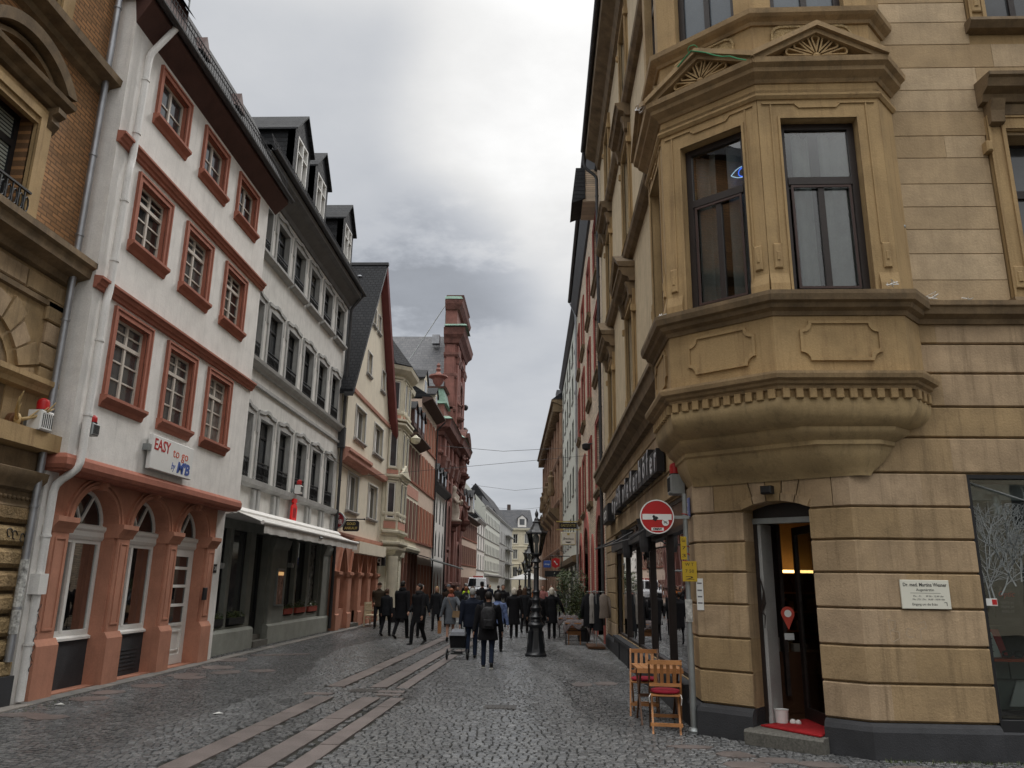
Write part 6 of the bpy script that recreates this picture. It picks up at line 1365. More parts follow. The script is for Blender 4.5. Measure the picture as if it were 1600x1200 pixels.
        if k:
            for i in (1, 2, 3, 4): br(*P[i], a + R.choice((-1, 1)) * R.uniform(.35, .75), L * R.uniform(.55, .8), r * .62, k - 1)
    for u, z, a, L in ((5.17, 1.68, 1.6, .5), (5.22, 1.7, 1.75, .6), (5.48, 1.85, 1.9, .5), (5.55, 1.9, 1.5, .55), (5.2, 2.05, 1.4, .5), (5.5, 2.3, 1.7, .4), (5.3, 1.75, 1.1, .5)): br(u, z, a, L, .009, 3)
    tw.build('twig_decal', mat('white_decal', (.26, .28, .28), bump=0), t)
shop_windows()
def shop_letters():
    f = F((2.05, 0), (0, -1), (-1, 0)); t = thing('shop_lettering', 'dark three-dimensional box letters of the optician above the street shop front', 'sign', (2.05, 16, 3.9))
    # near end of the word is at small Y
    s = 'optik niederhöfer'; wt = {'i': .5, 'j': .5, 't': .6, 'f': .6, 'r': .6, ' ': .45, 'k': .9}
    tot = sum(wt.get(c, 1.) for c in s); a, e = 20.9, 12.6; x = 0
    dk = M['ink']
    for c in s:
        w = wt.get(c, 1.); y = a - (a - e) * (x + w / 2) / tot; x += w
        if c == ' ': continue
        hh = .30 if c in 'tkdhföi' else .16; lo = .22 if c == 'p' else .16
        cell = (a - e) / tot * w
        k = MB(); k.box(f, -y - cell * .42, -y + cell * .42, 3.78 - lo, 3.84 + hh, .03, .16); bl = k.build('letter_box', dk, t)
        text(c, f, -y, 3.84 + (.06 if c in 'tkdhföi' else (-.06 if c == 'p' else 0)), .62, .165, M['signgrey'], t, 'letter_face', bold=.006, depth=.004)
    k = MB(); k.cbox(f, -23.1, -21.5, 3.5, 4.0, .02, .22, .03); k.build('logo_box', M['ink'], t); text('oo', f, -22.3, 3.76, .55, .225, M['signwhite'], t, 'logo', width=.9, depth=.002)
M['signgrey'] = mat('lettering_grey', (.42, .42, .44), rough=.4, bump=0)
shop_letters()
alarm_light(SX, 11.12, 3.34, .02, 'tall red alarm strobe above the no-entry sign on the stone corner house', 'steel', 1.25)
def street_sign():
    f = F(A0 + Vector((0, .62)), (0, -1), (-1, 0)); t = thing('street_name_sign', 'faded blue enamel street name sign beside the corner of the stone house', 'street sign', (2.05, 10.8, 2.8))
    MB().cbox(f, .02, .48, 2.72, 2.98, .01, .03, .005).build('plate', M['paleblue'], t)
    text('Augustinerstr.', f, .25, 2.89, .09, .032, M['signwhite'], t, width=.4, depth=.001); text('55116 Mainz', f, .25, 2.79, .07, .032, M['signwhite'], t, width=.36, depth=.001)
street_sign()
def doctor_sign():
    f = SY; t = thing('doctor_sign', 'cream enamel plate with a doctor and opening hours on the stone wall', 'sign', f.p(4.4, 1.7, 0))
    a, e, z0, z1 = 4.12, 4.67, 1.585, 1.905
    MB().cbox(f, a, e, z0, z1, .004, .02, .004).build('plate', M['signcream'], t); c = (a + e) / 2; I = M['ink']
    text('Dr. med. Martina Wesner', f, c, 1.85, .056, .021, I, t, width=.49, bold=.0008, depth=.0005); text('Augenärztin', f, c, 1.795, .042, .021, I, t, width=.20, depth=.0005)
    MB().box(f, c - .17, c + .17, 1.758, 1.761, .02, .0215).build('rule', I, t)
    text('Mo. - Fr.      07.30 - 12.00 Uhr', f, c + .03, 1.725, .026, .021, I, t, width=.34, depth=.0005); text('Mo. | Di. | Do.  14.30 - 18.00 Uhr', f, c + .03, 1.69, .026, .021, I, t, width=.36, depth=.0005)
    text('Eingang um die Ecke', f, c - .02, 1.635, .036, .021, I, t, width=.28, depth=.0005)
    ar = MB(); ar.box(f, c + .2, c + .23, 1.655, 1.661, .02, .0215); ar.box(f, c + .225, c + .231, 1.62, 1.661, .02, .0215); ar.build('arrow', I, t)
doctor_sign()
def graffiti():
    f = SY; t = thing('chalk_graffiti', 'faint pale scrawled letters BcP on the stone wall under the enamel plate', 'graffiti', f.p(4.1, 1.35, 0))
    m = MB(); ch = mat('pale_scrawl', (.40, .31, .22), bump=0)
    for P in ([(3.97, 1.22), (3.96, 1.34), (3.95, 1.46)], [(3.95, 1.46), (4.03, 1.45), (4.02, 1.37), (3.97, 1.345), (4.06, 1.33), (4.06, 1.26), (3.98, 1.22)], [(4.22, 1.36), (4.16, 1.37), (4.14, 1.31), (4.17, 1.27), (4.22, 1.28)], [(4.30, 1.25), (4.30, 1.38)], [(4.28, 1.42), (4.36, 1.45), (4.37, 1.38), (4.31, 1.36)]):
        Q_ = []
        for i in range(len(P) - 1): Q_ += [P[i], ((P[i][0] + P[i + 1][0]) / 2, (P[i][1] + P[i + 1][1]) / 2)]
        Q_.append(P[-1])
        for i in range(len(Q_) - 1):
            a = Vector(Q_[i]); c = Vector(Q_[i + 1]); d = (c - a).normalized(); n = Vector((-d.y, d.x)) * .0045; m.add([f.p(a.x + n.x, a.y + n.y, .0015), f.p(c.x + n.x, c.y + n.y, .0015), f.p(c.x - n.x, c.y - n.y, .0015), f.p(a.x - n.x, a.y - n.y, .0015)], [(0, 1, 2, 3)])
    m.build('scrawl', ch, t)
graffiti()
def small_lamp():
    f = CH; t = thing('spotlight', 'small black spotlight above the keystone of the corner door', 'lamp', f.p(1.08, 3.0, 0))
    m = MB(); m.cbox(f, 1.03, 1.17, 2.93, 3.03, .08, .2, .02); m.build('lamp_head', M['ink'], t); MB().tube([f.p(1.1, 3.0, 0), f.p(1.1, 3.0, .1)], .02, 6).build('bracket', M['ink'], t)
small_lamp()

# ---- R1: pale brick house with red arches
def build_R1():
    f = FR(2.05); Y0, Y1 = 24.8, 42.3
    b = thing('brick_house', 'pale brick house with red painted arches and red window frames beside the ochre stone house', 'house', (2.05, 33, 0))
    cols = [(26.2, 28.2), (30.9, 32.5), (35.4, 37.4), (39.6, 41.2)]; rows = [(5.0, 7.5), (9.2, 11.7), (12.9, 15.3)]
    ar = [(25.4, 28.9, 3.2, 1.75), (30.4, 31.6, 3.0, .6), (33.2, 37.2, 3.2, 1.9), (38.6, 41.4, 3.0, 1.4)]
    MB().plate(f, rect(Y0, Y1, 0, 17.2), [rect(a, e, z0, z1) for a, e in cols for z0, z1 in rows] + [arch(a + .35, e - .35, .02, zs, 10, (e - a) / 2 * .55) for a, e, zs, _ in ar], -.5, 0).build('wall', M['palebrick'], b)
    body(b, f, Y0, Y1, 17.2, 10, 'palebrick', w=-1.0)
    for a, e, zs, r in ar:
        w = (e - a) / 2; O = arch(a, e, .01, zs, 10, w * .75 + .3); I = arch(a + .35, e - .35, .01, zs, 10, w * .55)
        MB().band(f, O, I, -.3, .05).build('red_arch', M['redarch'], b)
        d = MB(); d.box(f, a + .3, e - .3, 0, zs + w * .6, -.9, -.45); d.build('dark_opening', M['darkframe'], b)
        MB().box(f, a + .35, e - .35, 0, .1, -.5, .05).build('door_step', M['granite'], b)
    for a, e in cols:
        for z0, z1 in rows:
            window(b, f, a, e, z0, z1, fm='redwood2', w=-.1, t=.14, mull=1, mw=.16, trans=.7, gm='panedark', sur=('redarch', .16, .04), sill=('darktrim', .16, .22, .12))
    MB().mould(f, Y0, Y1, [(0, 16.8), (.1, 16.85), (.3, 17.3), (.38, 17.5), (0, 17.6)]).build('cornice', M['darkzinc'], b)
    halfgutter(b, f, Y0, Y1, 17.75, .45, .1)
    r = MB(); r.add([f.p(Y0, 17.7, .4), f.p(Y1, 17.7, .4), f.p(Y1, 20, -3), f.p(Y0, 20, -3), f.p(Y1, 17, -10), f.p(Y0, 17, -10)], [(0, 1, 2, 3), (3, 2, 4, 5), (0, 3, 5), (1, 4, 2)]); r.build('roof', M['slate'], b)
    d = MB(); d.plate(FX(26.0), [(1.08, 15.5), (1.6, 15.7), (1.6, 16.95), (1.25, 16.95)], (), -1.6, 0, back=True); d.build('slate_cladding', M['slate'], b)
    MB().bx(1.5, 2.04, 26.05, 27.6, 15.6, 16.9).build('brick_bay', M['palebrick'], b)
    downpipe(b, f, [(Y1 - .1, 17.6, .4), (Y1 - .1, 16.9, .1), (Y1 - .1, .2, .1)], 'zinc', .06)
    l = MB(); l.lathe(f.p(30.6, 7.0, .25), [(.05, 0), (.16, .08), (.18, .25), (.08, .3)], 10); l.tube([f.p(30.6, 7.28, 0), f.p(30.6, 7.28, .3)], .03, 5); l.build('wall_lamp', M['ink'], b)
M['redarch'] = mat('faded_red_paint', (.36, .10, .08), var=.12, bump=.15, grime=.2)
build_R1()
# ---- R2: plain cream-green house, R3: ornate red-orange house, R4 beyond
def right_house(name, label, a, c, eave, rows, wallm, n, depth=10, wd=1.1, oh=.3, fr='whitepaint', shm=None, roofm='slate', sills='greystone', roofh=2.5, zoff=0):
    d = (c[0] - a[0], c[1] - a[1]); L = math.hypot(*d); f = F(a, d, (-d[1], d[0]))
    b = thing(name, label, 'house', (a[0], (a[1] + c[1]) / 2, 0)); st = L / n
    hs = [rect(st * (i + .5) - wd / 2, st * (i + .5) + wd / 2, z0, z1) for z0, z1 in rows for i in range(n)]
    MB().plate(f, rect(0, L, 0, eave), hs, -.35, 0).build('wall', M[wallm], b); body(b, f, 0, L, eave, depth, wallm, w=-.35)
    for h in hs:
        MB().frame(f, h[0][0] - .01, h[1][0] + .01, h[0][1] - .01, h[2][1] + .01, .03, -.33, .01).build('shade_lining', M['shopgrey'], b)  # added dark grey lining: the shade of the jambs put into colour
        wn = window(b, f, h[0][0], h[1][0], h[0][1], h[2][1], fm=fr, w=-.2, t=.08, gm='panedark', sill=(sills, .07, .10))
    MB().mould(f, 0, L, [(0, eave - .4), (.1, eave - .35), (oh, eave - .05), (oh, eave + .1), (0, eave + .2)]).build('cornice', M['darkzinc'] if oh < .4 else M['darktrim'], b)
    r = MB(); r.add([f.p(0, eave + .1, oh), f.p(L, eave + .1, oh), f.p(L, eave + roofh, -3), f.p(0, eave + roofh, -3), f.p(L, eave, -depth), f.p(0, eave, -depth)], [(0, 1, 2, 3), (3, 2, 4, 5), (0, 3, 5), (1, 4, 2)]); r.build('roof', M[roofm], b)
    return b, f, L
b, f, L = right_house('plain_house', 'plain cream-green plastered house with rows of small sills between brick and red houses', (2.05, 42.4), (1.75, 62.4), 17.7, [(4.2, 5.9), (7.1, 8.8), (10.0, 11.7), (12.9, 14.6), (15.4, 16.8)], 'paleplaster', 6, wd=1.5)
MB().mould(f, 0, L, [(0, 2.9), (.35, 3.0), (.4, 3.3), (0, 3.4)]).build('shop_cornice', M['darktrim'], b); MB().box(f, .5, L - .5, .2, 2.8, 0, .03).build('shop_glass', M['panedark'], b)
for u in (2, 7, 12, 17): MB().box(f, u, u + .4, .0, 2.9, -.1, .1).build('shop_pilaster', M['shopgrey'], b)
b, f, L = right_house('ornate_red_house', 'ornate red-orange house with heavy bracketed cornice beyond the plain cream-green house', (1.72, 62.5), (.38, 95), 16.6, [(4.8, 7.4), (8.9, 11.2), (12.4, 14.8)], 'orangeplaster', 8, wd=1.4, oh=.9, roofh=3, fr='darkframe')
k = MB()
for i in range(40): k.box(f, i * L / 40 + .1, i * L / 40 + .45, 15.7, 16.4, 0, .75)
k.each('bracket', M['darktrim'], b)
k = MB()
for z in (4.3, 8.2, 11.8): k.mould(f, 0, L, [(0, z), (.2, z + .05), (.3, z + .25), (.3, z + .35), (0, z + .4)])
for i in range(0, 9): k.cbox(f, max(0, i * L / 8 - .35), min(L, i * L / 8 + .35), .2, 15.6, -.1, .22, .05)
k.build('stone_band', mat('brown_band_stone', (.30, .19, .13), var=.2, grime=.3), b)
k = MB()
for (u, z) in ((3, 7.8), (8, 7.8), (14, 7.8), (20, 7.8)): k.mould(f, u, u + 3, [(0, z - .9), (.5, z - .4), (.9, z), (.9, z + .2), (0, z + .25)]); k.frame(f, u, u + 3, z + .2, z + 1.1, .1, .8, .9)
for u in (4.5, 12.5, 21): k.lathe(f.p(u, 9.2, .7), [(.3, 0), (.35, .3), (.25, 1.1), (.3, 1.6), (.1, 1.8), (.15, 2.1), (.02, 2.2)], 8)
k.each('balcony', M['darktrim'], b)
for u in (5, 12, 19, 26):
    MB().box(f, u - .8, u + .8, 16.8, 18.6, -1.6, .2).build('dormer', M['greyslate'], b)
MB().box(f, .5, L - .5, .2, 3.2, 0, .03).build('shop_glass', M['panedark'], b)
b, f, L = right_house('pale_far_house', 'low pale pink house in the distance behind the street lamps', (-.15, 96), (-1.6, 150), 9.3, [(3.4, 5.2), (6.4, 8.2)], 'pinkplaster', 8)
b, f, L = right_house('brown_far_house', 'distant light brown house at the far right end of the street', (-1.7, 151), (-2.6, 184), 9.8, [(3.4, 5.2), (6.4, 8.2)], 'beige', 5)
# hanging signs on the right side
def inn_sign():
    q = FX(40.5); t = thing('hanging_sign', 'cream framed inn sign hanging under a dark board on gilded bracket', 'sign', (1.5, 40.5, 4))
    MB().box(q, .78, 2.05, 4.93, 4.98, -.03, .03).build('bracket', M['gold'], t); MB().box(q, .78, 2.05, 4.52, 4.56, -.03, .03).build('lower_bracket', M['gold'], t)
    MB().box(q, .95, 1.85, 4.6, 4.9, -.04, .04).build('dark_board', M['ink'], t); text('GASTSTÄTTE', q, 1.4, 4.75, .18, .045, M['gold'], t, width=.75, depth=.002)
    MB().cbox(q, 1.02, 1.80, 3.75, 4.42, -.06, .06, .02).build('sign_panel', M['signcream'], t); MB().frame(q, 1.05, 1.77, 3.78, 4.39, .02, .05, .065).build('panel_border', M['gold'], t)
    text('Brauhaus', q, 1.41, 4.08, .18, .064, M['ink'], t, width=.52, italic=.2, depth=.002)
    MB().plate(q, [(1.36, 4.26), (1.46, 4.26), (1.48, 4.36), (1.34, 4.36)], (), .06, .066).build('crest', M['gold'], t); MB().plate(q, arc(1.41, 3.96, .17, PI + .3, 2 * PI - .3, 8, .09), (), .06, .066).build('ribbon', M['ink'], t)
inn_sign()
def red_sign():
    q = FX(52); t = thing('hanging_sign', 'red rounded bank sign with white mark on scrolled iron bracket', 'sign', (1.2, 52, 3.4))
    MB().plate(q, [(.72, 2.95), (.95, 2.82), (1.22, 2.95), (1.24, 3.4), (.98, 3.5), (.72, 3.4)], (), -.05, .05, back=True).build('sign_panel', M['red'], t)
    k = MB(); k.disc(q, .9, 3.25, .05, .05, .06, 10); k.disc(q, 1.05, 3.08, .05, .05, .06, 10); k.hexa([q.p(.9, 3.22, .05), q.p(1.04, 3.05, .05), q.p(1.04, 3.05, .06), q.p(.9, 3.22, .06), q.p(.93, 3.25, .05), q.p(1.07, 3.08, .05), q.p(1.07, 3.08, .06), q.p(.93, 3.25, .06)]); k.build('mark', M['signwhite'], t)
    k = MB(); k.tube([q.p(1.95, 3.6, 0), q.p(.6, 3.6, 0)], .03, 5); k.tube([q.p(1.3 + .25 * math.cos(a), 3.75 + .2 * math.sin(a), 0) for a in [j * .5 for j in range(12)]], .02, 5); k.tube([q.p(.6, 3.6, 0), q.p(.62, 3.3, 0)], .02, 5); k.tube([q.p(1.35, 3.6, 0), q.p(1.34, 2.9, 0), q.p(1.1, 2.7, 0)], .02, 5); k.build('bracket', M['ink'], t)
red_sign()
def blue_sign():
    q = FX(55); t = thing('box_sign', 'small dark blue projecting box sign left of the red bank sign', 'sign', (.5, 55, 3.2))
    MB().cbox(q, .18, .68, 2.92, 3.38, -.06, .06, .01).build('sign_panel', M['blue'], t); text('shop', q, .43, 3.15, .16, .064, M['signwhite'], t, width=.36, depth=.002); MB().tube([q.p(.68, 3.3, 0), q.p(1.85, 3.3, 0)], .02, 5).build('bracket', M['ink'], t)
blue_sign()
def dark_canopy():
    t = thing('canopy', 'dark flat shop canopy under the red bank sign', 'canopy', (1, 60, 2.6)); MB().bx(.3, 1.9, 58, 61, 2.35, 2.75).build('canopy_box', M['ink'], t); MB().tube([(.4, 58.2, 0), (.4, 58.2, 2.35)], .05, 6).build('post', M['darkwood'], t)
dark_canopy()
# ================================================================== GROUND
M['drain'] = mat('worn_iron', (.06, .055, .05), rough=.5, var=.3, bump=.4, grime=.5)
def ground():
    o = MB().add([(-250, -60, -.022), (250, -60, -.022), (250, 900, -.022), (-250, 900, -.022)], [(0, 1, 2, 3)]).build('ground', M['joint'], None); setting(o)
    # far paving: sheet with set-stone relief, beyond the individually laid stones
    m = mat('far_cobbles', (.105, .104, .102), rough=.45, var=.25, scale=2, bump=.8, pattern=('b', 'XY', .14, .11, (.035, .034, .03), .014), bdist=.01, spec=.5)
    o = MB().add([(-12, 46, -.004), (3, 46, -.004), (3, 230, -.004), (-12, 230, -.004)], [(0, 1, 2, 3)]).build('far_road', m, None); setting(o)
    # laid stones
    R = random.Random(11)
    V = []; Fc = []; T = []
    strips = [(-3.62, .15), (-2.86, .15), (-2.44, .11)]
    def in_strip(x, y):
        if (13.33 < y < 13.63 and (-3.92 < x < -3.42 or -2.72 < x < -2.28)) or (13.73 < y < 14.05 and -3.12 < x < -2.28): return True
        for c, h in strips:
            if 13.17 < y < 14.33: continue
            cc = c + (y - 8) * .028
            if y > 14: cc = c + (y - 14) * .028 + .0
            if abs(x - cc) < h + .05 and (y < 30): return True
        return False
    y = 5.6; k = 0
    while y < 46:
        x = -8.6 + R.random() * .1; dy = .080 + .012 * R.random() + max(0, y - 22) * .0035
        wide = 1 + max(0, y - 22) * .03
        while x < (7.5 if y < 9.4 else (3.7 if y < 10.9 else 2.1)):
            w = R.uniform(.075, .125) * wide
            def wp(px, py):
                return (px + .03 * math.sin(py * 2.1 + px * .7), py + .16 * abs(math.sin(px * 1.25 + .6 * math.sin(py * .35))) + .05 * math.sin(px * 3.3 + py * .8) - .05)
            cx, cy = x + w / 2, y + dy / 2
            X_, Y_ = wp(cx, cy)
            if not in_strip(X_, Y_):
                g = .004 + .004 * R.random(); h = R.uniform(-.004, .003); tx = R.uniform(-.003, .003); ty = R.uniform(-.003, .003); c = .008
                b = len(V); lo = []; hi = []
                for (a, e, sa, se) in ((x + g, y + g, 1, 1), (x + w - g, y + g, -1, 1), (x + w - g, y + dy - g, -1, -1), (x + g, y + dy - g, 1, -1)):
                    jx = R.uniform(-.005, .005); jy = R.uniform(-.004, .004)
                    q = wp(a + jx, e + jy); lo.append((q[0], q[1], -.022 + .004)); q2 = wp(a + jx + sa * c, e + jy + se * c); hi.append((q2[0], q2[1], h + tx * sa + ty * se))
                mid = [((l[0] * .6 + u[0] * .4), (l[1] * .6 + u[1] * .4), u[2] - .007) for l, u in zip(lo, hi)]
                V += lo + mid + hi
                for i in range(4): j = (i + 1) % 4; Fc += [(b + i, b + j, b + 4 + j, b + 4 + i), (b + 4 + i, b + 4 + j, b + 8 + j, b + 8 + i)]
                Fc.append((b + 8, b + 9, b + 10, b + 11)); t = R.random() ** 1.6; T += [t] * 9
            x += w
        y += dy; k += 1
    mb = MB(); mb.v = [Vector(v) for v in V]; mb.f = Fc; mb.t = T
    o = mb.build('road', M['cobble'], None); setting(o)
    o['kind'] = 'structure'
    # reddish slabs
    s = MB()
    for c, h in strips:
        y = 5.5
        while y < 30:
            L = R.uniform(.7, 1.1)
            if y < 13.1 or y >= 14.36:
                y1 = min(y + L - .012, 13.16 if y < 13.2 else 99)
                c0 = c + ((y - 8) if y < 14 else (y - 14)) * .028; c1 = c0 + (y1 - y) * .028; z = R.uniform(-.002, .006)
                s.tint = R.random(); q = [(c0 - h, y), (c0 + h, y), (c1 + h, y1), (c1 - h, y1)]
                s.hexa([(a, b_, -.02) for a, b_ in q] + [(a, b_, z) for a, b_ in q])
            y = y + L if not (y < 14.36 <= y + L or (y < 13.1 and y + L >= 13.1)) else 14.37
    for (pts) in ([(-3.9, 13.35), (-3.45, 13.36), (-3.42, 13.6), (-3.9, 13.6)], [(-3.1, 13.78), (-2.3, 13.75), (-2.32, 14.0), (-3.1, 14.02)], [(-2.7, 13.4), (-2.3, 13.4), (-2.3, 13.6), (-2.7, 13.6)]) if 1 else ([(-4.15, 13.3), (-3.5, 13.32), (-3.42, 13.7), (-4.1, 13.75)], [(-3.46, 13.32), (-2.6, 13.36), (-2.62, 13.62), (-3.4, 13.68)], [(-4.1, 13.8), (-3.3, 13.76), (-3.35, 14.25), (-4.0, 14.3)], [(-3.25, 13.74), (-2.05, 13.66), (-2.1, 14.22), (-3.28, 14.22)], [(-2.56, 13.36), (-2.1, 13.36), (-2.1, 13.6), (-2.56, 13.6)]):
        s.tint = R.random(); s.hexa([(a, b_, -.02) for a, b_ in pts] + [(a, b_, .002) for a, b_ in pts])
    o = s.build('pavement_strip', M['slab'], None); setting(o)
    # irregular reddish flags by the corner, the left wall and in the street
    s = MB()
    def flag(cx, cy, rx, ry, n=7, z=.004):
        P = [(cx + rx * math.cos(2 * PI * i / n + .3) * R.uniform(.75, 1.15), cy + ry * math.sin(2 * PI * i / n + .3) * R.uniform(.75, 1.15)) for i in range(n)]
        s.tint = R.random(); b0 = len(P); s.add([(a, e, -.02) for a, e in P] + [(a, e, z) for a, e in P], [tuple(b0 + i for i in range(b0))] + [(i, (i + 1) % b0, b0 + (i + 1) % b0, b0 + i) for i in range(b0)])
    for a in ((1.75, 9.72, .26, .13), (2.15, 9.35, .24, .16), (2.55, 9.1, .3, .17), (2.15, 8.85, .3, .16), (2.95, 8.95, .28, .15), (2.7, 8.55, .35, .16), (3.4, 8.7, .3, .14), (3.9, 8.85, .32, .16), (4.5, 8.75, .34, .15), (3.6, 8.3, .35, .15), (4.3, 8.35, .3, .14), (5.1, 8.6, .3, .15), (.75, 15.3, .22, .32), (1.25, 15.5, .25, .3),
              (-7.0, 10.9, .32, .22), (-6.55, 10.75, .3, .2), (-6.9, 12.4, .3, .25), (-7.0, 13.1, .3, .3), (-6.8, 14.0, .32, .3), (-6.6, 15.2, .3, .3), (-6.3, 16.2, .35, .35), (-5.7, 16.6, .3, .3), (-6.9, 15.6, .3, .4), (-6.8, 17.0, .4, .4), (-7.1, 18.6, .4, .5)): flag(*a, z=R.uniform(.004, .009))
    s.tint = .3; s.hexa([(-7.0, 19.6, -.02), (-5.8, 20.3, -.02), (-5.9, 20.55, -.02), (-7.2, 19.9, -.02), (-7.0, 19.6, .012), (-5.8, 20.3, .012), (-5.9, 20.55, .012), (-7.2, 19.9, .012)])
    o = s.build('pavement_flags', M['slab'], None); setting(o)
    # strips of pale edging along the left row
    s = MB(); y = 10.2
    while y < 38:
        L = R.uniform(.6, 1.0); s.tint = R.random(); s.bx(-7.62, -7.34, y, y + L - .012, -.02, .016); y += L
    o = s.build('kerb', mat('grey_kerb_stone', (.17, .165, .155), col2=(.23, .21, .19), var=.25, bump=.4, grime=.35), None); setting(o)
    for (x, y, lb) in ((-3.0, 13.9, 'rectangular iron drain cover between the reddish paving strips'), (-.6, 12.4, 'square iron utility cover in the middle of the cobbles')):
        t = thing('drain_cover', lb, 'drain cover', (x, y, 0)); MB().bx(x - .24, x + .24, y - .18, y + .18, -.02, .008).build('cover_plate', M['drain'], t)
        q = MB()
        for i in range(7): q.bx(x - .2 + i * .06, x - .18 + i * .06, y - .14, y + .14, .008, .014)
        q.build('grip_ribs', M['drain'], t)
    # small bits of litter and grass in the joints
    for i, (x, y) in enumerate(((-6.99, 11.75), (-4.45, 11.27))):
        t = thing('paper_scrap', ['white scrap of paper on the cobbles near the red arches', 'white scrap of paper on the cobbles left of the reddish paving strips'][i], 'litter', (x, y, .01))
        m = MB(); m.add([(x - .06, y - .03, .012), (x + .05, y - .035, .02), (x + .07, y + .02, .012), (x + .0, y + .035, .03), (x - .05, y + .02, .014)], [(0, 1, 2, 3, 4)]); m.build('paper', M['signwhite'], t, mod=lambda o: setattr(o.modifiers.new('s', 'SOLIDIFY'), 'thickness', .003))
    g = MB()
    for _ in range(900):
        r = R.random()
        if r < .4: x, y = R.uniform(3.7, 5.4), R.uniform(9.12, 9.22)
        elif r < .7: x, y = R.uniform(-7.7, -6.9), R.uniform(10.9, 13)
        else: x, y = R.uniform(1.7, 1.96), R.uniform(11, 24)
        a = R.uniform(0, 6.28); h = R.uniform(.01, .04); g.tint = R.random(); g.add([(x, y, -.01), (x + .008 * math.cos(a), y + .008 * math.sin(a), -.01), (x + R.uniform(-.02, .02), y + R.uniform(-.02, .02), h)], [(0, 1, 2)])
    o = g.build('moss_and_grass', M['leaf'], None); o['kind'] = 'stuff'; o['label'] = 'thin moss and grass along the foot of the walls'; o['category'] = 'grass'
ground()

# ================================================================== STREET LAMPS
def lamp():
    t = thing('street_lamp', 'nearest and largest black cast iron lamp post with fluted base and glass lantern', 'street lamp', (0, 0, 0), group='black cast iron street lamps in a row')
    b = MB(); b.lathe((0, 0, 0), [(.30, 0), (.30, .05), (.27, .08), (.26, .12), (.235, .22), (.20, .38), (.185, .55), (.18, .70), (.215, .73), (.225, .78), (.20, .82), (.13, .87)], 8, a0=PI / 8)
    for i in range(8):
        a = 2 * PI * (i + .5) / 8 + PI / 8; b.hexa([Vector((math.cos(a) * .21 - math.sin(a) * s * .05, math.sin(a) * .21 + math.cos(a) * s * .05, z)) + Vector((math.cos(a), math.sin(a), 0)) * o for z, q in ((.2, 0), (.62, -.035)) for s, o in ((-1, q), (1, q), (1, .025 + q), (-1, .025 + q))])
    b.build('base', M['lampblack'], t, smooth='auto')
    p = MB(); p.lathe((0, 0, 0), [(0.156, .86), (0.130, .92), (0.182, .97), (0.130, 1.03), (0.111, 1.1), (0.156, 1.16), (0.156, 1.20), (0.104, 1.26), (0.098, 1.34), (0.130, 1.40), (0.091, 1.48), (0.085, 1.55), (0.111, 1.60), (0.072, 1.66), (0.068, 2.2), (0.098, 2.22), (0.065, 2.26), (0.062, 2.34), (0.143, 2.37), (0.111, 2.42), (0.072, 2.46), (0.065, 2.50), (0.130, 2.54)], 16); p.build('post', M['lampblack'], t, smooth='auto')
    l = MB(); zb, zt = 2.58, 3.12; rb, rt = .13, .25
    def ring(r, z, n=6): return [(r * math.cos(2 * PI * i / n), r * math.sin(2 * PI * i / n), z) for i in range(n)]
    B, T_ = ring(rb, zb), ring(rt, zt)
    for i in range(6): l.tube([B[i], T_[i]], .014, 4); l.tube([B[i], B[(i + 1) % 6]], .016, 4); l.tube([T_[i], T_[(i + 1) % 6]], .02, 4); l.tube([T_[i], (T_[i][0] * 1.25, T_[i][1] * 1.25, zt + .07)], .012, 4)
    l.lathe((0, 0, 0), [(.04, 2.5), (.14, 2.56), (.14, 2.59)], 6); fr = l.build('lantern_frame', M['lampblack'], t)
    g = MB(); g.lathe((0, 0, 0), [(rb - .005, zb), (rt - .005, zt)], 6); g.f = g.f[:-2]; g.t = g.t[:-2]; g.build('lantern_glass', M['lampglass'], t)
    r = MB(); r.lathe((0, 0, 0), [(.29, 3.10), (.29, 3.13), (.26, 3.16), (.20, 3.20), (.13, 3.30), (.09, 3.38), (.11, 3.40), (.11, 3.42), (.07, 3.45), (.06, 3.50), (.03, 3.54), (.045, 3.60), (.05, 3.64), (.03, 3.69), (.012, 3.72), (.01, 3.76)], 6); r.build('lantern_roof', M['lampblack'], t, smooth=False)
    m = MB(); m.lathe((0, 0, 0), [(.05, 2.6), (.045, 2.85), (.075, 2.9), (.08, 3.0), (.03, 3.1)], 10); m.build('gas_mantle', mat('mantle_grey', (.30, .31, .32), rough=.5), t)
    return t
L0_ = lamp(); L0_.location = (-.12, 21, 0)
dup(L0_, (-.52, 35.5, 0), 'second black lamp post in the row, just behind the nearest one')
dup(L0_, (-1.0, 52, 0), 'third black lamp post in the row, half hidden behind the second')
dup(L0_, (-2.15, 80, 0), 'farthest and smallest black lamp post of the row')

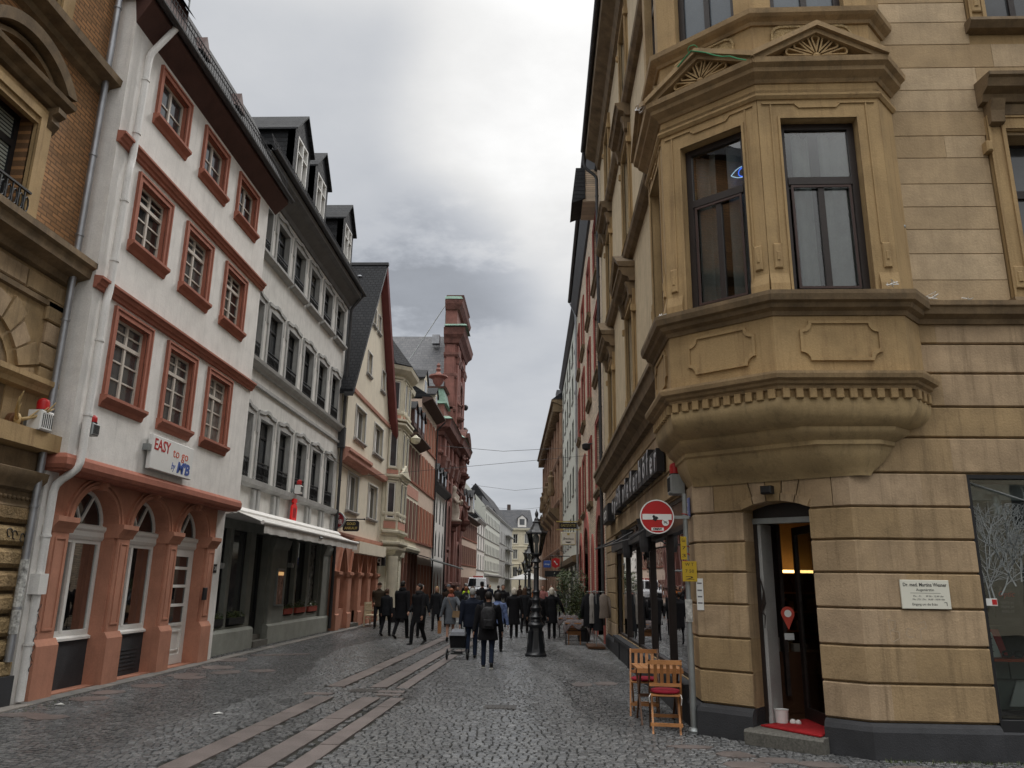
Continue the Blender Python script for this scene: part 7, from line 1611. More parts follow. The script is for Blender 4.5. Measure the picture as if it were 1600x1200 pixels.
# ================================================================== PEOPLE
SKIN = mat('skin', (.42, .235, .165), rough=.55, var=.08, bump=.05)
def cloth(name, col, bump=.5): return mat(name, col, rough=.92, var=.2, scale=5, bump=bump, bscale=22, bdist=.02, spec=.2)
BLK = cloth('black_wool', (.012, .012, .014)); BLK2 = cloth('black_nylon', (.017, .018, .021)); NAVY = cloth('navy_cloth', (.012, .016, .028)); DENIM = cloth('dark_denim', (.022, .032, .06)); GREY = cloth('grey_wool', (.13, .145, .165)); OLIVE = cloth('brown_olive_cloth', (.045, .033, .022)); DKGREY = cloth('dark_grey_cloth', (.04, .04, .042)); LBLUE = mat('light_blue_pattern', (.13, .18, .34), rough=.9, var=.6, scale=14); TAN = cloth('tan_cloth', (.28, .19, .11)); LIME = cloth('hi_vis_yellow', (.55, .75, .05)); ORG = cloth('rust_orange_cloth', (.38, .12, .03)); SCARF = cloth('pink_scarf', (.42, .14, .10)); CHECK = cloth('grey_check', (.12, .12, .11)); WHITEC = cloth('white_cloth', (.5, .5, .48)); BROWNC = cloth('dark_brown_cloth', (.035, .022, .016)); PINKC = cloth('dusty_pink_cloth', (.35, .15, .14))
H_BLACK = mat('black_hair', (.012, .009, .007), rough=.6, var=.3, bscale=90, bump=.6); H_WHITE = mat('white_hair', (.62, .57, .48), rough=.7, var=.15, bscale=90, bump=.6); H_GREY = mat('grey_hair', (.33, .33, .32), rough=.7, var=.15, bscale=90, bump=.6); H_BLOND = mat('blond_hair', (.42, .28, .14), rough=.6, var=.2, bscale=90, bump=.6); H_BROWN = mat('brown_hair', (.07, .035, .018), rough=.6, var=.2, bscale=90, bump=.6); H_RED = mat('reddish_hair', (.25, .09, .04), rough=.6, var=.2, bscale=90, bump=.6)
SHOE = mat('black_shoe', (.01, .01, .01), rough=.5); SHOEW = mat('white_sole', (.55, .55, .5), rough=.6)
def remesh(v):
    def f(o):
        m = o.modifiers.new('fuse', 'REMESH'); m.mode = 'VOXEL'; m.voxel_size = v; m.use_smooth_shade = True
        s = o.modifiers.new('soft', 'SMOOTH'); s.factor = .6; s.iterations = 3
    return f
def person(label, x, y, ang, H=1.72, coat=(BLK, .85), legs=BLK, hair=('short', H_BLACK), stride=.22, arms=None, group=None, fat=1., skirt=False, hat=None, collar=None, shirt=None, lean=.0, near=False, lead=1, shoes=SHOE, headturn=0.):
    """ang: direction faced, degrees from +Y towards +X. arms = ((wx,wy,wz) left, right) wrists in body space. left is -x"""
    a = math.radians(ang); ca, sa = math.cos(a), math.sin(a); s = H / 1.74
    t = thing('person', label, 'person', (x, y, 0))
    if group: t['group'] = group
    def W(p): px, py, pz = p[0] * s, p[1] * s, p[2] * s; return Vector((x + px * ca + py * sa, y - px * sa + py * ca, pz))
    class B(MB):
        def add(self, pts, faces, tt=None): return MB.add(self, [W(p) for p in pts], faces, tt)
    def limb(mb, P, R, n=10): mb.tube(P, 0, n, rs=R)
    st = stride; hz = .93; ln = lean
    feet = {1: Vector((.095, st * lead, .0)), -1: Vector((-.095, -st * lead, .0))}
    J = {}
    for sd, ft in feet.items():
        back = (ft.y < -.05); az = .085 + (.07 if back and abs(st) > .1 else 0)
        hip = Vector((sd * .09, 0, hz)); ank = Vector((ft.x, ft.y - .02, az)); kn = (hip + ank) / 2 + Vector((0, .05 + (.06 if back else .02), .01)); J[sd] = (hip, kn, ank, back)
    sh = {sd: Vector((sd * .175 * fat, ln, 1.41)) for sd in (1, -1)}
    A = arms or (None, None)
    ar = {}
    for sd, w in ((-1, A[0]), (1, A[1])):
        if w is None and random.random() < .3: w = (sd * .20 * fat, .17 + ln, .93)
        if w is None: w = (sd * .27 * fat, -st * lead * sd * .55 + ln * .6 + .05, .84)
        w = Vector(w); m = (sh[sd] + w) / 2; d = (w - sh[sd]).length; bend = math.sqrt(max(0, .29 ** 2 - (d / 2) ** 2))
        el = m + Vector((sd * .35, -1, -.15)).normalized() * bend; ar[sd] = (sh[sd], el, w)
    hd = Vector((0, ln * 1.15 + .02, 1.615)); nk = Vector((0, ln + .0, 1.46))
    b = B()
    # head: skull, jaw, nose, ears, neck
    ht = math.radians(headturn); hc, hs = math.cos(ht), math.sin(ht)
    def HP(px, py, pz): return hd + Vector((px * hc + py * hs, -px * hs + py * hc, pz))
    def rings(mb, L, n=12):
        V = []; 
        for c, rx, ry in L: V += [c + Vector((rx * math.cos(2 * PI * j / n) * hc + ry * math.sin(2 * PI * j / n) * hs, -rx * math.cos(2 * PI * j / n) * hs + ry * math.sin(2 * PI * j / n) * hc, 0)) for j in range(n)]
        m = len(L); mb.add(V, [(i * n + j, i * n + (j + 1) % n, (i + 1) * n + (j + 1) % n, (i + 1) * n + j) for i in range(m - 1) for j in range(n)] + [tuple(range(n))[::-1], tuple((m - 1) * n + j for j in range(n))])
    rings(b, [(HP(0, .035, -.115), .022, .03), (HP(0, .03, -.10), .045, .055), (HP(0, .02, -.06), .06, .078), (HP(0, .01, -.01), .070, .090), (HP(0, .0, .035), .074, .095), (HP(0, -.005, .075), .066, .085), (HP(0, -.01, .105), .042, .055), (HP(0, -.01, .12), .012, .015)])
    b.add([HP(-.012, .085, .02), HP(.012, .085, .02), HP(.017, .09, -.03), HP(-.017, .09, -.03), HP(0, .115, -.022)], [(0, 1, 4), (1, 2, 4), (2, 3, 4), (3, 0, 4), (0, 3, 2, 1)])
    for sd in (-1, 1): rings(b, [(HP(sd * .074, -.005, -.03), .006, .012), (HP(sd * .08, -.008, .0), .010, .02), (HP(sd * .078, -.01, .03), .006, .014)], 6)
    b.tube([nk + Vector((0, -.005, -.06)), hd + Vector((0, -.01, -.06))], .052, 10)
    # torso and limbs
    def torso(mb, L, n=16):
        V = []
        for z, rx, ry, cy in L: V += [(rx * math.cos(2 * PI * j / n), cy + ry * math.sin(2 * PI * j / n), z) for j in range(n)]
        m = len(L); mb.add(V, [(i * n + j, i * n + (j + 1) % n, (i + 1) * n + (j + 1) % n, (i + 1) * n + j) for i in range(m - 1) for j in range(n)] + [tuple(range(n))[::-1], tuple((m - 1) * n + j for j in range(n))])
    torso(b, [(.86, .14, .10, 0), (.95, .155, .105, 0), (1.05, .14, .095, ln * .2), (1.2, .145, .10, ln * .5), (1.35, .165, .105, ln * .9), (1.43, .13, .08, ln), (1.48, .06, .06, ln)])
    for sd in (-1, 1):
        S_, E_, W_ = ar[sd]; limb(b, [S_, (S_ + E_) / 2, E_, (E_ + W_) / 2, W_], [.052, .048, .040, .036, .026])
        # hand: palm, four fingers and a side thumb, slightly curled
        d = (W_ - E_).normalized(); side = Vector((sd, 0, 0)); side = (side - d * side.dot(d)).normalized(); fw = d.cross(side).normalized()
        if fw.y < 0: fw = -fw
        limb(b, [W_, W_ + d * .03, W_ + d * .085], [(.022, .018), (.020, .036), (.016, .040)], 8)
        for k, (o, l) in enumerate(((-.030, .062), (-.010, .072), (.010, .068), (.029, .055))):
            p0 = W_ + d * .08 - fw * o; limb(b, [p0, p0 + d * l * .5 - side * .004, p0 + d * l * .8 - side * .018, p0 + d * l - side * .032], [.0095, .009, .008, .006], 6)
        p0 = W_ + d * .03 + fw * .03; limb(b, [p0, p0 + fw * .02 + d * .03 - side * .008, p0 + fw * .022 + d * .06 - side * .02], [.012, .010, .007], 6)
        hip, kn, ank, back = J[sd]; limb(b, [hip, (hip + kn) / 2, kn, kn.lerp(ank, .35), ank], [.082, .070, .050, .052, .036])
    bd = b.build('body', SKIN, t, mod=remesh(.0085 if near else .011))
    if True:
        e = B()
        for sd in (-1, 1): e.ball(HP(sd * .028, .083, .012), .011, .008, .007, 6, 4)
        e.build('eyes', M['ink'], t)
        l_ = B(); l_.add([HP(-.024, .084, -.062), HP(.024, .084, -.062), HP(.018, .090, -.07), HP(-.018, .090, -.07), HP(0, .094, -.064)], [(0, 1, 4), (1, 2, 4), (2, 3, 4), (3, 0, 4)]); l_.build('mouth', mat('lips', (.28, .09, .07)), t)
    # clothes
    cm, clen = coat; c = B(); zh = 1.44 - clen; fl = 1.0 if clen < .75 else 1.12
    torso(c, [(zh, .185 * fat * fl, .135 * fat * fl, .0), (max(zh + .05, min(.93, zh + .2)), .18 * fat, .135 * fat, 0), (1.0, .175 * fat, .13 * fat, ln * .2), (1.08, .165 * fat, .125 * fat, ln * .3), (1.22, .175 * fat, .13 * fat, ln * .6), (1.36, .195 * fat, .13 * fat, ln * .9), (1.425, .165 * fat, .105, ln), (1.465, .095, .08, ln), (1.505, .075, .078, ln)])
    for sd in (-1, 1):
        S_, E_, W_ = ar[sd]; limb(c, [S_ + Vector((-sd * .03, 0, .0)), S_.lerp(E_, .3), E_, E_.lerp(W_, .5), W_ + (W_ - E_).normalized() * .015], [.078 * fat, .073 * fat, .062, .056, .048])
    c.build('coat' if clen > .7 else 'jacket', cm, t, mod=remesh(.015))
    if collar:
        k = B(); torso(k, [(1.44, .115, .105, ln), (1.47, .12, .11, ln), (1.52, .095, .095, ln + .01), (1.545, .085, .088, ln + .01)], 14); k.build('scarf', collar, t, smooth=True)
    if shirt:
        k = B(); k.add([(-.045, .125 + ln, 1.40), (.045, .125 + ln, 1.40), (.075, .142 + ln * .4, 1.0), (-.075, .142 + ln * .4, 1.0), (-.045, .09 + ln, 1.40), (.045, .09 + ln, 1.40), (.075, .1 + ln * .4, 1.0), (-.075, .1 + ln * .4, 1.0)], [(0, 1, 2, 3), (4, 5, 6, 7), (0, 3, 7, 4), (1, 2, 6, 5), (3, 2, 6, 7), (0, 1, 5, 4)]); k.build('shirt', shirt, t)
    if legs:
        k = B(); torso(k, [(.80, .135, .115, 0), (.88, .16, .125, 0), (1.0, .15, .115, 0)])
        for sd in (-1, 1): hip, kn, ank, back = J[sd]; limb(k, [hip + Vector((0, 0, .02)), (hip + kn) / 2, kn, kn.lerp(ank, .5), ank + Vector((0, 0, -.02))], [.098, .086, .066, .060, .056])
        k.build('trousers', legs, t, mod=remesh(.014))
    if skirt: pass
    k = B()
    for sd in (-1, 1):
        hip, kn, ank, back = J[sd]; dz = .02 if not back else .0; tilt = .09 if ank.z > .12 else 0
        P = [ank + Vector((0, -.055, -.03)), ank + Vector((0, -.03, -.035)), ank + Vector((0, .05, -.05 - tilt * .3)), ank + Vector((0, .12, -.062 - tilt * .75)), ank + Vector((0, .175, -.066 - tilt * .85))]
        limb(k, P, [(.02, .02), (.045, .042), (.036, .042), (.022, .046), (.010, .025)], 10)
    sh_ = k.build('shoes', shoes, t, smooth=True)
    # hair
    hs_, hm = hair
    if hs_:
        k = B()
        if hs_ == 'short': rings(k, [(HP(0, -.035, -.045), .066, .062), (HP(0, -.028, .0), .078, .080), (HP(0, -.02, .045), .083, .092), (HP(0, -.012, .085), .074, .088), (HP(0, -.01, .115), .05, .06), (HP(0, -.01, .132), .015, .02)])
        elif hs_ == 'bob': rings(k, [(HP(0, -.03, -.115), .085, .068), (HP(0, -.035, -.09), .10, .082), (HP(0, -.03, -.03), .10, .09), (HP(0, -.022, .04), .097, .098), (HP(0, -.015, .09), .083, .092), (HP(0, -.01, .12), .055, .065), (HP(0, -.01, .14), .015, .02)])
        elif hs_ == 'long': rings(k, [(HP(0, -.07, -.30), .075, .03), (HP(0, -.06, -.24), .10, .05), (HP(0, -.04, -.12), .09, .07), (HP(0, -.03, -.03), .088, .083), (HP(0, -.02, .04), .087, .093), (HP(0, -.012, .09), .075, .088), (HP(0, -.01, .118), .05, .06), (HP(0, -.01, .135), .015, .02)])
        elif hs_ == 'bun': rings(k, [(HP(0, -.04, -.05), .06, .055), (HP(0, -.028, .0), .078, .080), (HP(0, -.02, .045), .082, .090), (HP(0, -.012, .085), .072, .085), (HP(0, -.01, .115), .05, .06), (HP(0, -.01, .13), .015, .02)]); k.ball(HP(0, -.11, .06), .04, .04, .04)
        k.build('hair', hm, t, smooth=True)
    if hat:
        k = B(); rings(k, [(HP(0, -.015, .045), .088, .102), (HP(0, -.015, .075), .090, .104), (HP(0, -.015, .12), .075, .085), (HP(0, -.015, .145), .04, .045)]); rings(k, [(HP(0, .07, .05), .06, .06), (HP(0, .07, .06), .055, .055)], 10); k.build('cap', hat, t, smooth='auto')
    return t, W, ar, B
def body_part(mb, name, m, t, **k): return mb.build(name, m, t, **k)
def backpack(label, P, col, w=.30, h=.46, group=None, extra=True):
    """rides on a person's back: a thing of its own"""
    t0, W, ar, B = P; o = W((0, -.2, 1.1)); t = thing('backpack', label, 'backpack', o)
    m = B(); n = 14
    L = [(.90, .13, .06), (.92, .15, .085), (1.1, w / 2, .10), (1.28, w / 2, .095), (1.37, .12, .07), (1.40, .06, .03)]
    V = []
    for z, rx, ry in L: V += [(rx * abs(math.cos(2 * PI * j / n)) ** .6 * (1 if math.cos(2 * PI * j / n) > 0 else -1), -.215 + ry * math.sin(2 * PI * j / n), z) for j in range(n)]
    m.add(V, [(i * n + j, i * n + (j + 1) % n, (i + 1) * n + (j + 1) % n, (i + 1) * n + j) for i in range(len(L) - 1) for j in range(n)] + [tuple(range(n))[::-1], tuple((len(L) - 1) * n + j for j in range(n))])
    m.build('pack', col, t, smooth='auto')
    q = B(); q.add([(-.10, -.31, .95), (.10, -.31, .95), (.10, -.31, 1.12), (-.10, -.31, 1.12), (-.09, -.335, .97), (.09, -.335, .97), (.09, -.335, 1.10), (-.09, -.335, 1.10)], [(4, 5, 6, 7), (0, 1, 5, 4), (1, 2, 6, 5), (2, 3, 7, 6), (3, 0, 4, 7)]); q.build('pocket', col, t)
    s = B()
    for sd in (-1, 1): s.tube([(sd * .09, -.15, 1.36), (sd * .11, -.03, 1.475), (sd * .13, .10, 1.40), (sd * .14, .13, 1.2), (sd * .15, .0, 1.0), (sd * .13, -.14, .96)], 0, 6, rs=[(.012, .022)] * 6)
    s.build('shoulder_strap', col, t)
    return t
BK = dict
G1 = 'people in a dark group on the left'
person('man in brown-olive jacket and cap walking beside the orange arches', -6.5, 31.9, 178, 1.76, (OLIVE, .62), BLK, ('short', H_GREY), .14, arms=((-.17, .12, .98), (.17, .12, .98)), hat=BROWNC, fat=1.15)
person('tall man in black coat with dark hair, back of the dark group, seen from behind', -4.62, 26.5, 20, 1.84, (BLK, .85), BLK, ('short', H_BLACK), .25, fat=1.1, collar=BLK)
person('smaller person in black walking beside the tall man of the dark group', -5.35, 27.6, 15, 1.58, (BLK2, .7), BLK, ('short', H_BROWN), .18)
person('grey-haired person in dark jacket facing us, middle of the dark group', -4.05, 27.0, 165, 1.72, (BLK2, .7), BLK, ('short', H_GREY), .12)
person('man in black coat turning his head aside, nearest of the dark group', -3.68, 24.1, 215, 1.76, (BLK, .82), BLK, ('short', H_BLACK), .20, fat=1.12, collar=DKGREY, headturn=40, near=True)
person('long-haired blond woman in dark coat facing us behind the dark group', -4.05, 31.0, 185, 1.66, (BLK2, .8), BLK, ('long', H_BLOND), .2)
person('old man in open dark brown coat and pale cap walking towards us', -3.95, 34.0, 176, 1.72, (BROWNC, .95), BLK, ('short', H_GREY), .15, hat=GREY, fat=1.15, shirt=DKGREY)
P_ = person('bare-legged woman in short grey coat seen from behind, paper bag in her left hand', -2.87, 25.5, -8, 1.64, (GREY, .88), None, ('bun', H_RED), .12, arms=((-.34, .0, .80), (.30, -.02, .98)), collar=SCARF, fat=1.0, near=True)
def shoulder_bag():
    t0, W, ar, B = P_; t = thing('shoulder_bag', 'tan leather shoulder bag on the hip of the woman in the grey coat', 'handbag', W((.2, -.12, .85)))
    m = B(); m.add([(x, y_, z) for z, hw in ((.78, .14), (.82, .16), (1.0, .13)) for x, y_ in ((.2 - hw, -.20), (.2 + hw, -.20), (.2 + hw, -.13), (.2 - hw, -.13))], [(0, 1, 5, 4), (1, 2, 6, 5), (2, 3, 7, 6), (3, 0, 4, 7), (4, 5, 9, 8), (5, 6, 10, 9), (6, 7, 11, 10), (7, 4, 8, 11), (0, 1, 2, 3), (8, 9, 10, 11)]); m.build('bag_body', TAN, t)
    s = B(); s.tube([(.08, -.17, 1.0), (-.02, -.16, 1.2), (-.12, -.12, 1.42), (-.13, .0, 1.47), (-.06, .14, 1.3), (.2, .16, 1.05), (.33, -.05, .98), (.32, -.16, .98)], .008, 5); s.build('strap', TAN, t)
shoulder_bag()
def paper_bag():
    t0, W, ar, B = P_; t = thing('paper_bag', 'brown paper carrier bag held by the woman in the grey coat', 'bag', W((-.36, 0, .4)))
    m = B(); m.add([(x, y_, z) for z, hw in ((.26, .10), (.62, .085), (.66, .08)) for x, y_ in ((-.36 - .06, -hw), (-.36 + .06, -hw), (-.36 + .06, hw), (-.36 - .06, hw))], [(0, 1, 5, 4), (1, 2, 6, 5), (2, 3, 7, 6), (3, 0, 4, 7), (4, 5, 9, 8), (5, 6, 10, 9), (6, 7, 11, 10), (7, 4, 8, 11), (0, 1, 2, 3)]); m.build('bag_body', cloth('kraft_paper', (.33, .16, .07)), t)
    s = B(); s.tube([(-.36, -.05, .65), (-.35, -.02, .74), (-.35, .02, .74), (-.36, .05, .65)], .005, 5); s.build('handle', TAN, t)
paper_bag()
person('woman with reddish hair in dark clothes ahead of the grey coat woman', -3.0, 32.0, 5, 1.66, (BLK2, .7), BLK, ('bun', H_RED), .2)
person('tall man in black with black hat walking away behind the grey coat woman', -2.7, 36.5, 0, 1.86, (BLK, .8), BLK, ('short', H_BLACK), .2, hat=BLK)
Pg = person('person in grey hooded jacket with pale backpack walking away', -2.22, 25.9, 0, 1.70, (DKGREY, .68), DKGREY, ('short', H_BROWN), .2, fat=1.1)
backpack('pale grey backpack with straps on the person in the grey jacket', Pg, cloth('pale_grey_pack', (.16, .17, .19)))
Pc = person('grey-haired stout man in dark navy jacket pulling a shopping trolley', -1.72, 20.1, -4, 1.68, (NAVY, .68), DENIM, ('short', H_GREY), .12, arms=((-.30, -.12, .84), (.27, .05, .84)), fat=1.3, near=True)
def trolley():
    t = thing('shopping_trolley', 'two-wheeled black shopping trolley with grey lid pulled over the cobbles', 'trolley', (-2.0, 19.75, 0))
    x, y = -2.02, 19.75
    m = MB(); m.hexa([(x - .17, y - .1, .24), (x + .17, y - .1, .24), (x + .17, y + .12, .24), (x - .17, y + .12, .24), (x - .20, y - .16, .56), (x + .20, y - .16, .56), (x + .20, y + .14, .56), (x - .20, y + .14, .56)]); bg = m.build('bag_body', BLK2, t)
    m = MB(); m.hexa([(x - .19, y - .2, .56), (x + .19, y - .2, .56), (x + .19, y + .14, .60), (x - .19, y + .14, .60), (x - .16, y - .16, .64), (x + .16, y - .16, .64), (x + .16, y + .1, .70), (x - .16, y + .1, .70)]); m.build('lid', cloth('pale_grey_canvas', (.19, .2, .22)), bg)
    for k, (w) in enumerate((-.25, .25)):
        m = MB(); P = [(x + w, y - .1 + .115 * math.cos(a), .125 + .115 * math.sin(a)) for a in [j * PI / 9 for j in range(19)]]; m.tube(P, .02, 6); wh = m.build('wheel', M['ink'], t, smooth='auto')
        m = MB(); m.tube([(x + w - .02, y - .1, .125), (x + w + .02, y - .1, .125)], .03, 8)
        for j in range(5): m.tube([(x + w, y - .1, .125), (x + w, y - .1 + .11 * math.cos(j * 1.257), .125 + .11 * math.sin(j * 1.257))], .006, 4)
        m.build('spokes', M['steel'], wh)
    m = MB(); m.tube([(x - .25, y - .1, .125), (x + .25, y - .1, .125)], .012, 6)
    for w in (-.1, .1): m.tube([(x + w, y - .08, .14), (x + w, y + .14, .6), (x + w * .8, y + .22, .86)], .011, 6)
    m.tube([(x - .08, y + .22, .86), (x + .08, y + .22, .86)], .014, 6); m.tube([(x - .2, y - .17, .26), (x + .2, y - .17, .26)], .012, 6); m.tube([(x - .14, y - .18, .17), (x + .14, y - .18, .17), (x + .14, y, .17)], .012, 6); m.build('metal_frame', M['steel'], t)
    MB().bx(x - .14, x + .14, y - .19, y - .17, .14, .20).build('rear_strip', M['ink'], t)
trolley()
Pb = person('nearest walker in black coat and dark jeans seen from behind', -1.16, 17.75, -3, 1.62, (BLK, .80), DENIM, ('short', H_BLACK), .13, fat=1.22, near=True, shoes=SHOE, lead=-1, lean=.03)
backpack('black patterned backpack on the nearest walker', Pb, mat('black_pattern', (.02, .02, .023), rough=.7, var=.9, scale=14), w=.34)
def soles():
    t0, W, ar, B = Pb; k = B()
    for sd, yy in ((1, -.13), (-1, .13)): k.tube([(sd * .095, yy - .08, .02), (sd * .095, yy + .14, .02)], 0, 8, rs=[(.015, .045)] * 2)
    k.build('shoe_soles', SHOEW, t0)
soles()
person('person in light blue patterned jacket half hidden by the nearest walker', -1.18, 21.9, 5, 1.56, (LBLUE, .62), BLK, ('bob', H_BLACK), .2, arms=(None, (.32, .0, .80)), fat=1.15, near=True)
person('man with open dark jacket and grey checked shirt walking towards us', -1.62, 34.3, 180, 1.76, (BLK, .66), NAVY, ('short', H_BLACK), .2, shirt=CHECK, fat=1.1)
person('white-haired woman in long black coat between the walking man and the nearest lamp post', -.92, 27.7, 0, 1.66, (BLK, .98), BLK, ('bob', H_WHITE), .10, fat=1.15, near=True)
person('brown-haired woman in black right beside the white-haired woman', -.62, 30.6, 8, 1.66, (BLK2, .9), BLK, ('long', H_BROWN), .12)
person('person in black coat hidden behind the nearest lamp post', -.10, 26.0, 0, 1.62, (BLK, .9), BLK, ('short', H_BLACK), .12, fat=1.3)
person('white-haired woman in long black coat beside the tables with fur throws', .38, 27.6, 0, 1.68, (BLK, .92), BLK, ('bob', H_WHITE), .10, fat=1.05, near=True, arms=(None, (.42, .10, .92)))
FAR = [(-3.9, 42, LIME, H_BLACK, 0, 'person in bright yellow high-visibility vest in the distance'), (-3.3, 45, ORG, H_BROWN, 180, 'distant person in rust orange top'), (-2.5, 47, BLK, H_BLACK, 0, 'distant person in black near the yellow high-visibility vest'), (-4.6, 44, DKGREY, H_BLACK, 180, 'distant person in dark grey beside the white van'),
       (.1, 38, PINKC, H_BROWN, 180, 'distant woman in dusty pink top near the second lamp'), (.55, 41, WHITEC, H_BROWN, 180, 'distant person in pale top in front of the shop doorway'), (.95, 44, BLK, H_BLACK, 0, 'distant person in black by the bushy tree'), (-4.9, 52, BLK, H_GREY, 0, 'distant grey-haired person in black near the van'), (-1.3, 50, BROWNC, H_BROWN, 0, 'distant person in brown near the third lamp'), (-3.7, 58, NAVY, H_BLOND, 180, 'distant blond person in navy'), (-.4, 60, ORG, H_BLACK, 180, 'far person in orange beyond the lamps'), (-5.6, 48, BLK, H_BROWN, 180, 'distant dark person close to the left house row'), (-5.9, 62, BROWNC, H_BLACK, 0, 'far person in brown close to the church front')]
for x, y, c, h, a, lb in FAR: person(lb, x, y, a + ru(-10, 10), ru(1.62, 1.8), (c, ru(.6, .8)), BLK, ('short', h), .15)

# ================================================================== STREET FURNITURE AND VEHICLES
def folding_chair(x, y, a, label):
    t = thing('folding_chair', label, 'chair', (x, y, 0), group='wooden folding chairs with crimson cushions')
    ca, sa = math.cos(a), math.sin(a)
    class B(MB):
        def add(self, pts, faces, tt=None): return MB.add(self, [(x + p[0] * ca - p[1] * sa, y + p[0] * sa + p[1] * ca, p[2]) for p in pts], faces, tt)
    # local: back at y=-.22 (towards the camera), seat forward
    for sd in (-1, 1):
        m = B(); X0, X1 = sd * .20 - .012, sd * .20 + .012
        m.hexa([(X0, .20, 0), (X1, .20, 0), (X1, .245, 0), (X0, .245, 0), (X0, -.245, .88), (X1, -.245, .88), (X1, -.205, .88), (X0, -.205, .88)]); m.build('leg', M['darkwood'] if sd < 0 else M['wood'], t)
        m = B(); X0, X1 = sd * .17 - .012, sd * .17 + .012; m.hexa([(X0, -.28, 0), (X1, -.28, 0), (X1, -.24, 0), (X0, -.24, 0), (X0, .15, .45), (X1, .15, .45), (X1, .19, .45), (X0, .19, .45)]); m.build('leg', M['wood'], t)
    m = B(); m.bx(-.2, .2, -.30 + .02, -.255, .09, .13); m.bx(-.2, .2, .17, .195, .13, .17); m.build('stretcher', M['wood'], t)
    m = B(); 
    for k in range(5): m.bx(-.19, .19, -.2 + k * .08, -.14 + k * .08, .435, .452)
    m.build('seat', M['wood'], t)
    m = B(); m.bx(-.215, .215, -.235, -.205, .82, .875); m.bx(-.2, .2, -.13, -.105, .545, .585)
    for k in range(4): c = -.12 + .08 * k; m.hexa([(c - .022, -.12, .58), (c + .022, -.12, .58), (c + .022, -.108, .58), (c - .022, -.108, .58), (c - .022, -.226, .83), (c + .022, -.226, .83), (c + .022, -.214, .83), (c - .022, -.214, .83)])
    m.build('backrest', M['wood'], t)
    m = B(); n = 8; V = []
    for z, o in ((.455, .0), (.47, .025), (.495, .02), (.51, -.02)): V += [(-.19 - o + .0, -.19 - o, z), (.19 + o, -.19 - o, z), (.19 + o, .18 + o, z), (-.19 - o, .18 + o, z)]
    m.add(V, [(i * 4 + j, i * 4 + (j + 1) % 4, i * 4 + 4 + (j + 1) % 4, i * 4 + 4 + j) for i in range(3) for j in range(4)] + [(0, 3, 2, 1), (12, 13, 14, 15)])
    def md(o): q = o.modifiers.new('b', 'SUBSURF'); q.levels = q.render_levels = 2; o.data.polygons.foreach_set('use_smooth', [True] * len(o.data.polygons))
    m.build('cushion', M['cushion'], t, mod=md)
    m = B(); m.tube([(.19, -.2, .46), (.2, -.25, .42), (.19, -.23, .34)], .006, 4); m.tube([(-.19, -.2, .46), (-.21, -.24, .43), (-.2, -.22, .36)], .006, 4); m.build('tie_ribbon', M['signwhite'], t)
    return t
folding_chair(1.62, 10.75, -.12, 'nearer wooden folding chair with crimson cushion, its back to the viewer')
folding_chair(1.52, 12.05, PI - .15, 'farther wooden folding chair with crimson cushion behind the little table')
def table():
    x0, x1, y0, y1 = 1.30, 1.92, 11.05, 11.75; t = thing('folding_table', 'small wooden folding table between the two folding chairs', 'table', (1.6, 11.4, 0))
    m = MB()
    for k in range(7): xx = x0 + k * (x1 - x0) / 7; m.bx(xx + .004, xx + (x1 - x0) / 7 - .004, y0, y1, .70, .72)
    m.bx(x0, x1, y0, y0 + .03, .66, .698); m.bx(x0, x1, y1 - .03, y1, .66, .698); m.build('table_top', M['wood'], t)
    for xx in (x0 + .06, x1 - .06):
        for s in (-1, 1):
            m = MB(); yc = (y0 + y1) / 2; m.hexa([(xx - .012, yc + s * .28 - .02, 0), (xx + .012, yc + s * .28 - .02, 0), (xx + .012, yc + s * .28 + .02, 0), (xx - .012, yc + s * .28 + .02, 0), (xx - .012, yc - s * .25 - .02, .68), (xx + .012, yc - s * .25 - .02, .68), (xx + .012, yc - s * .25 + .02, .68), (xx - .012, yc - s * .25 + .02, .68)]); m.build('leg', M['darkwood'], t)
    MB().bx(x0 + .06, x1 - .06, 11.38, 11.42, .32, .36).build('stretcher', M['darkwood'], t)
table()
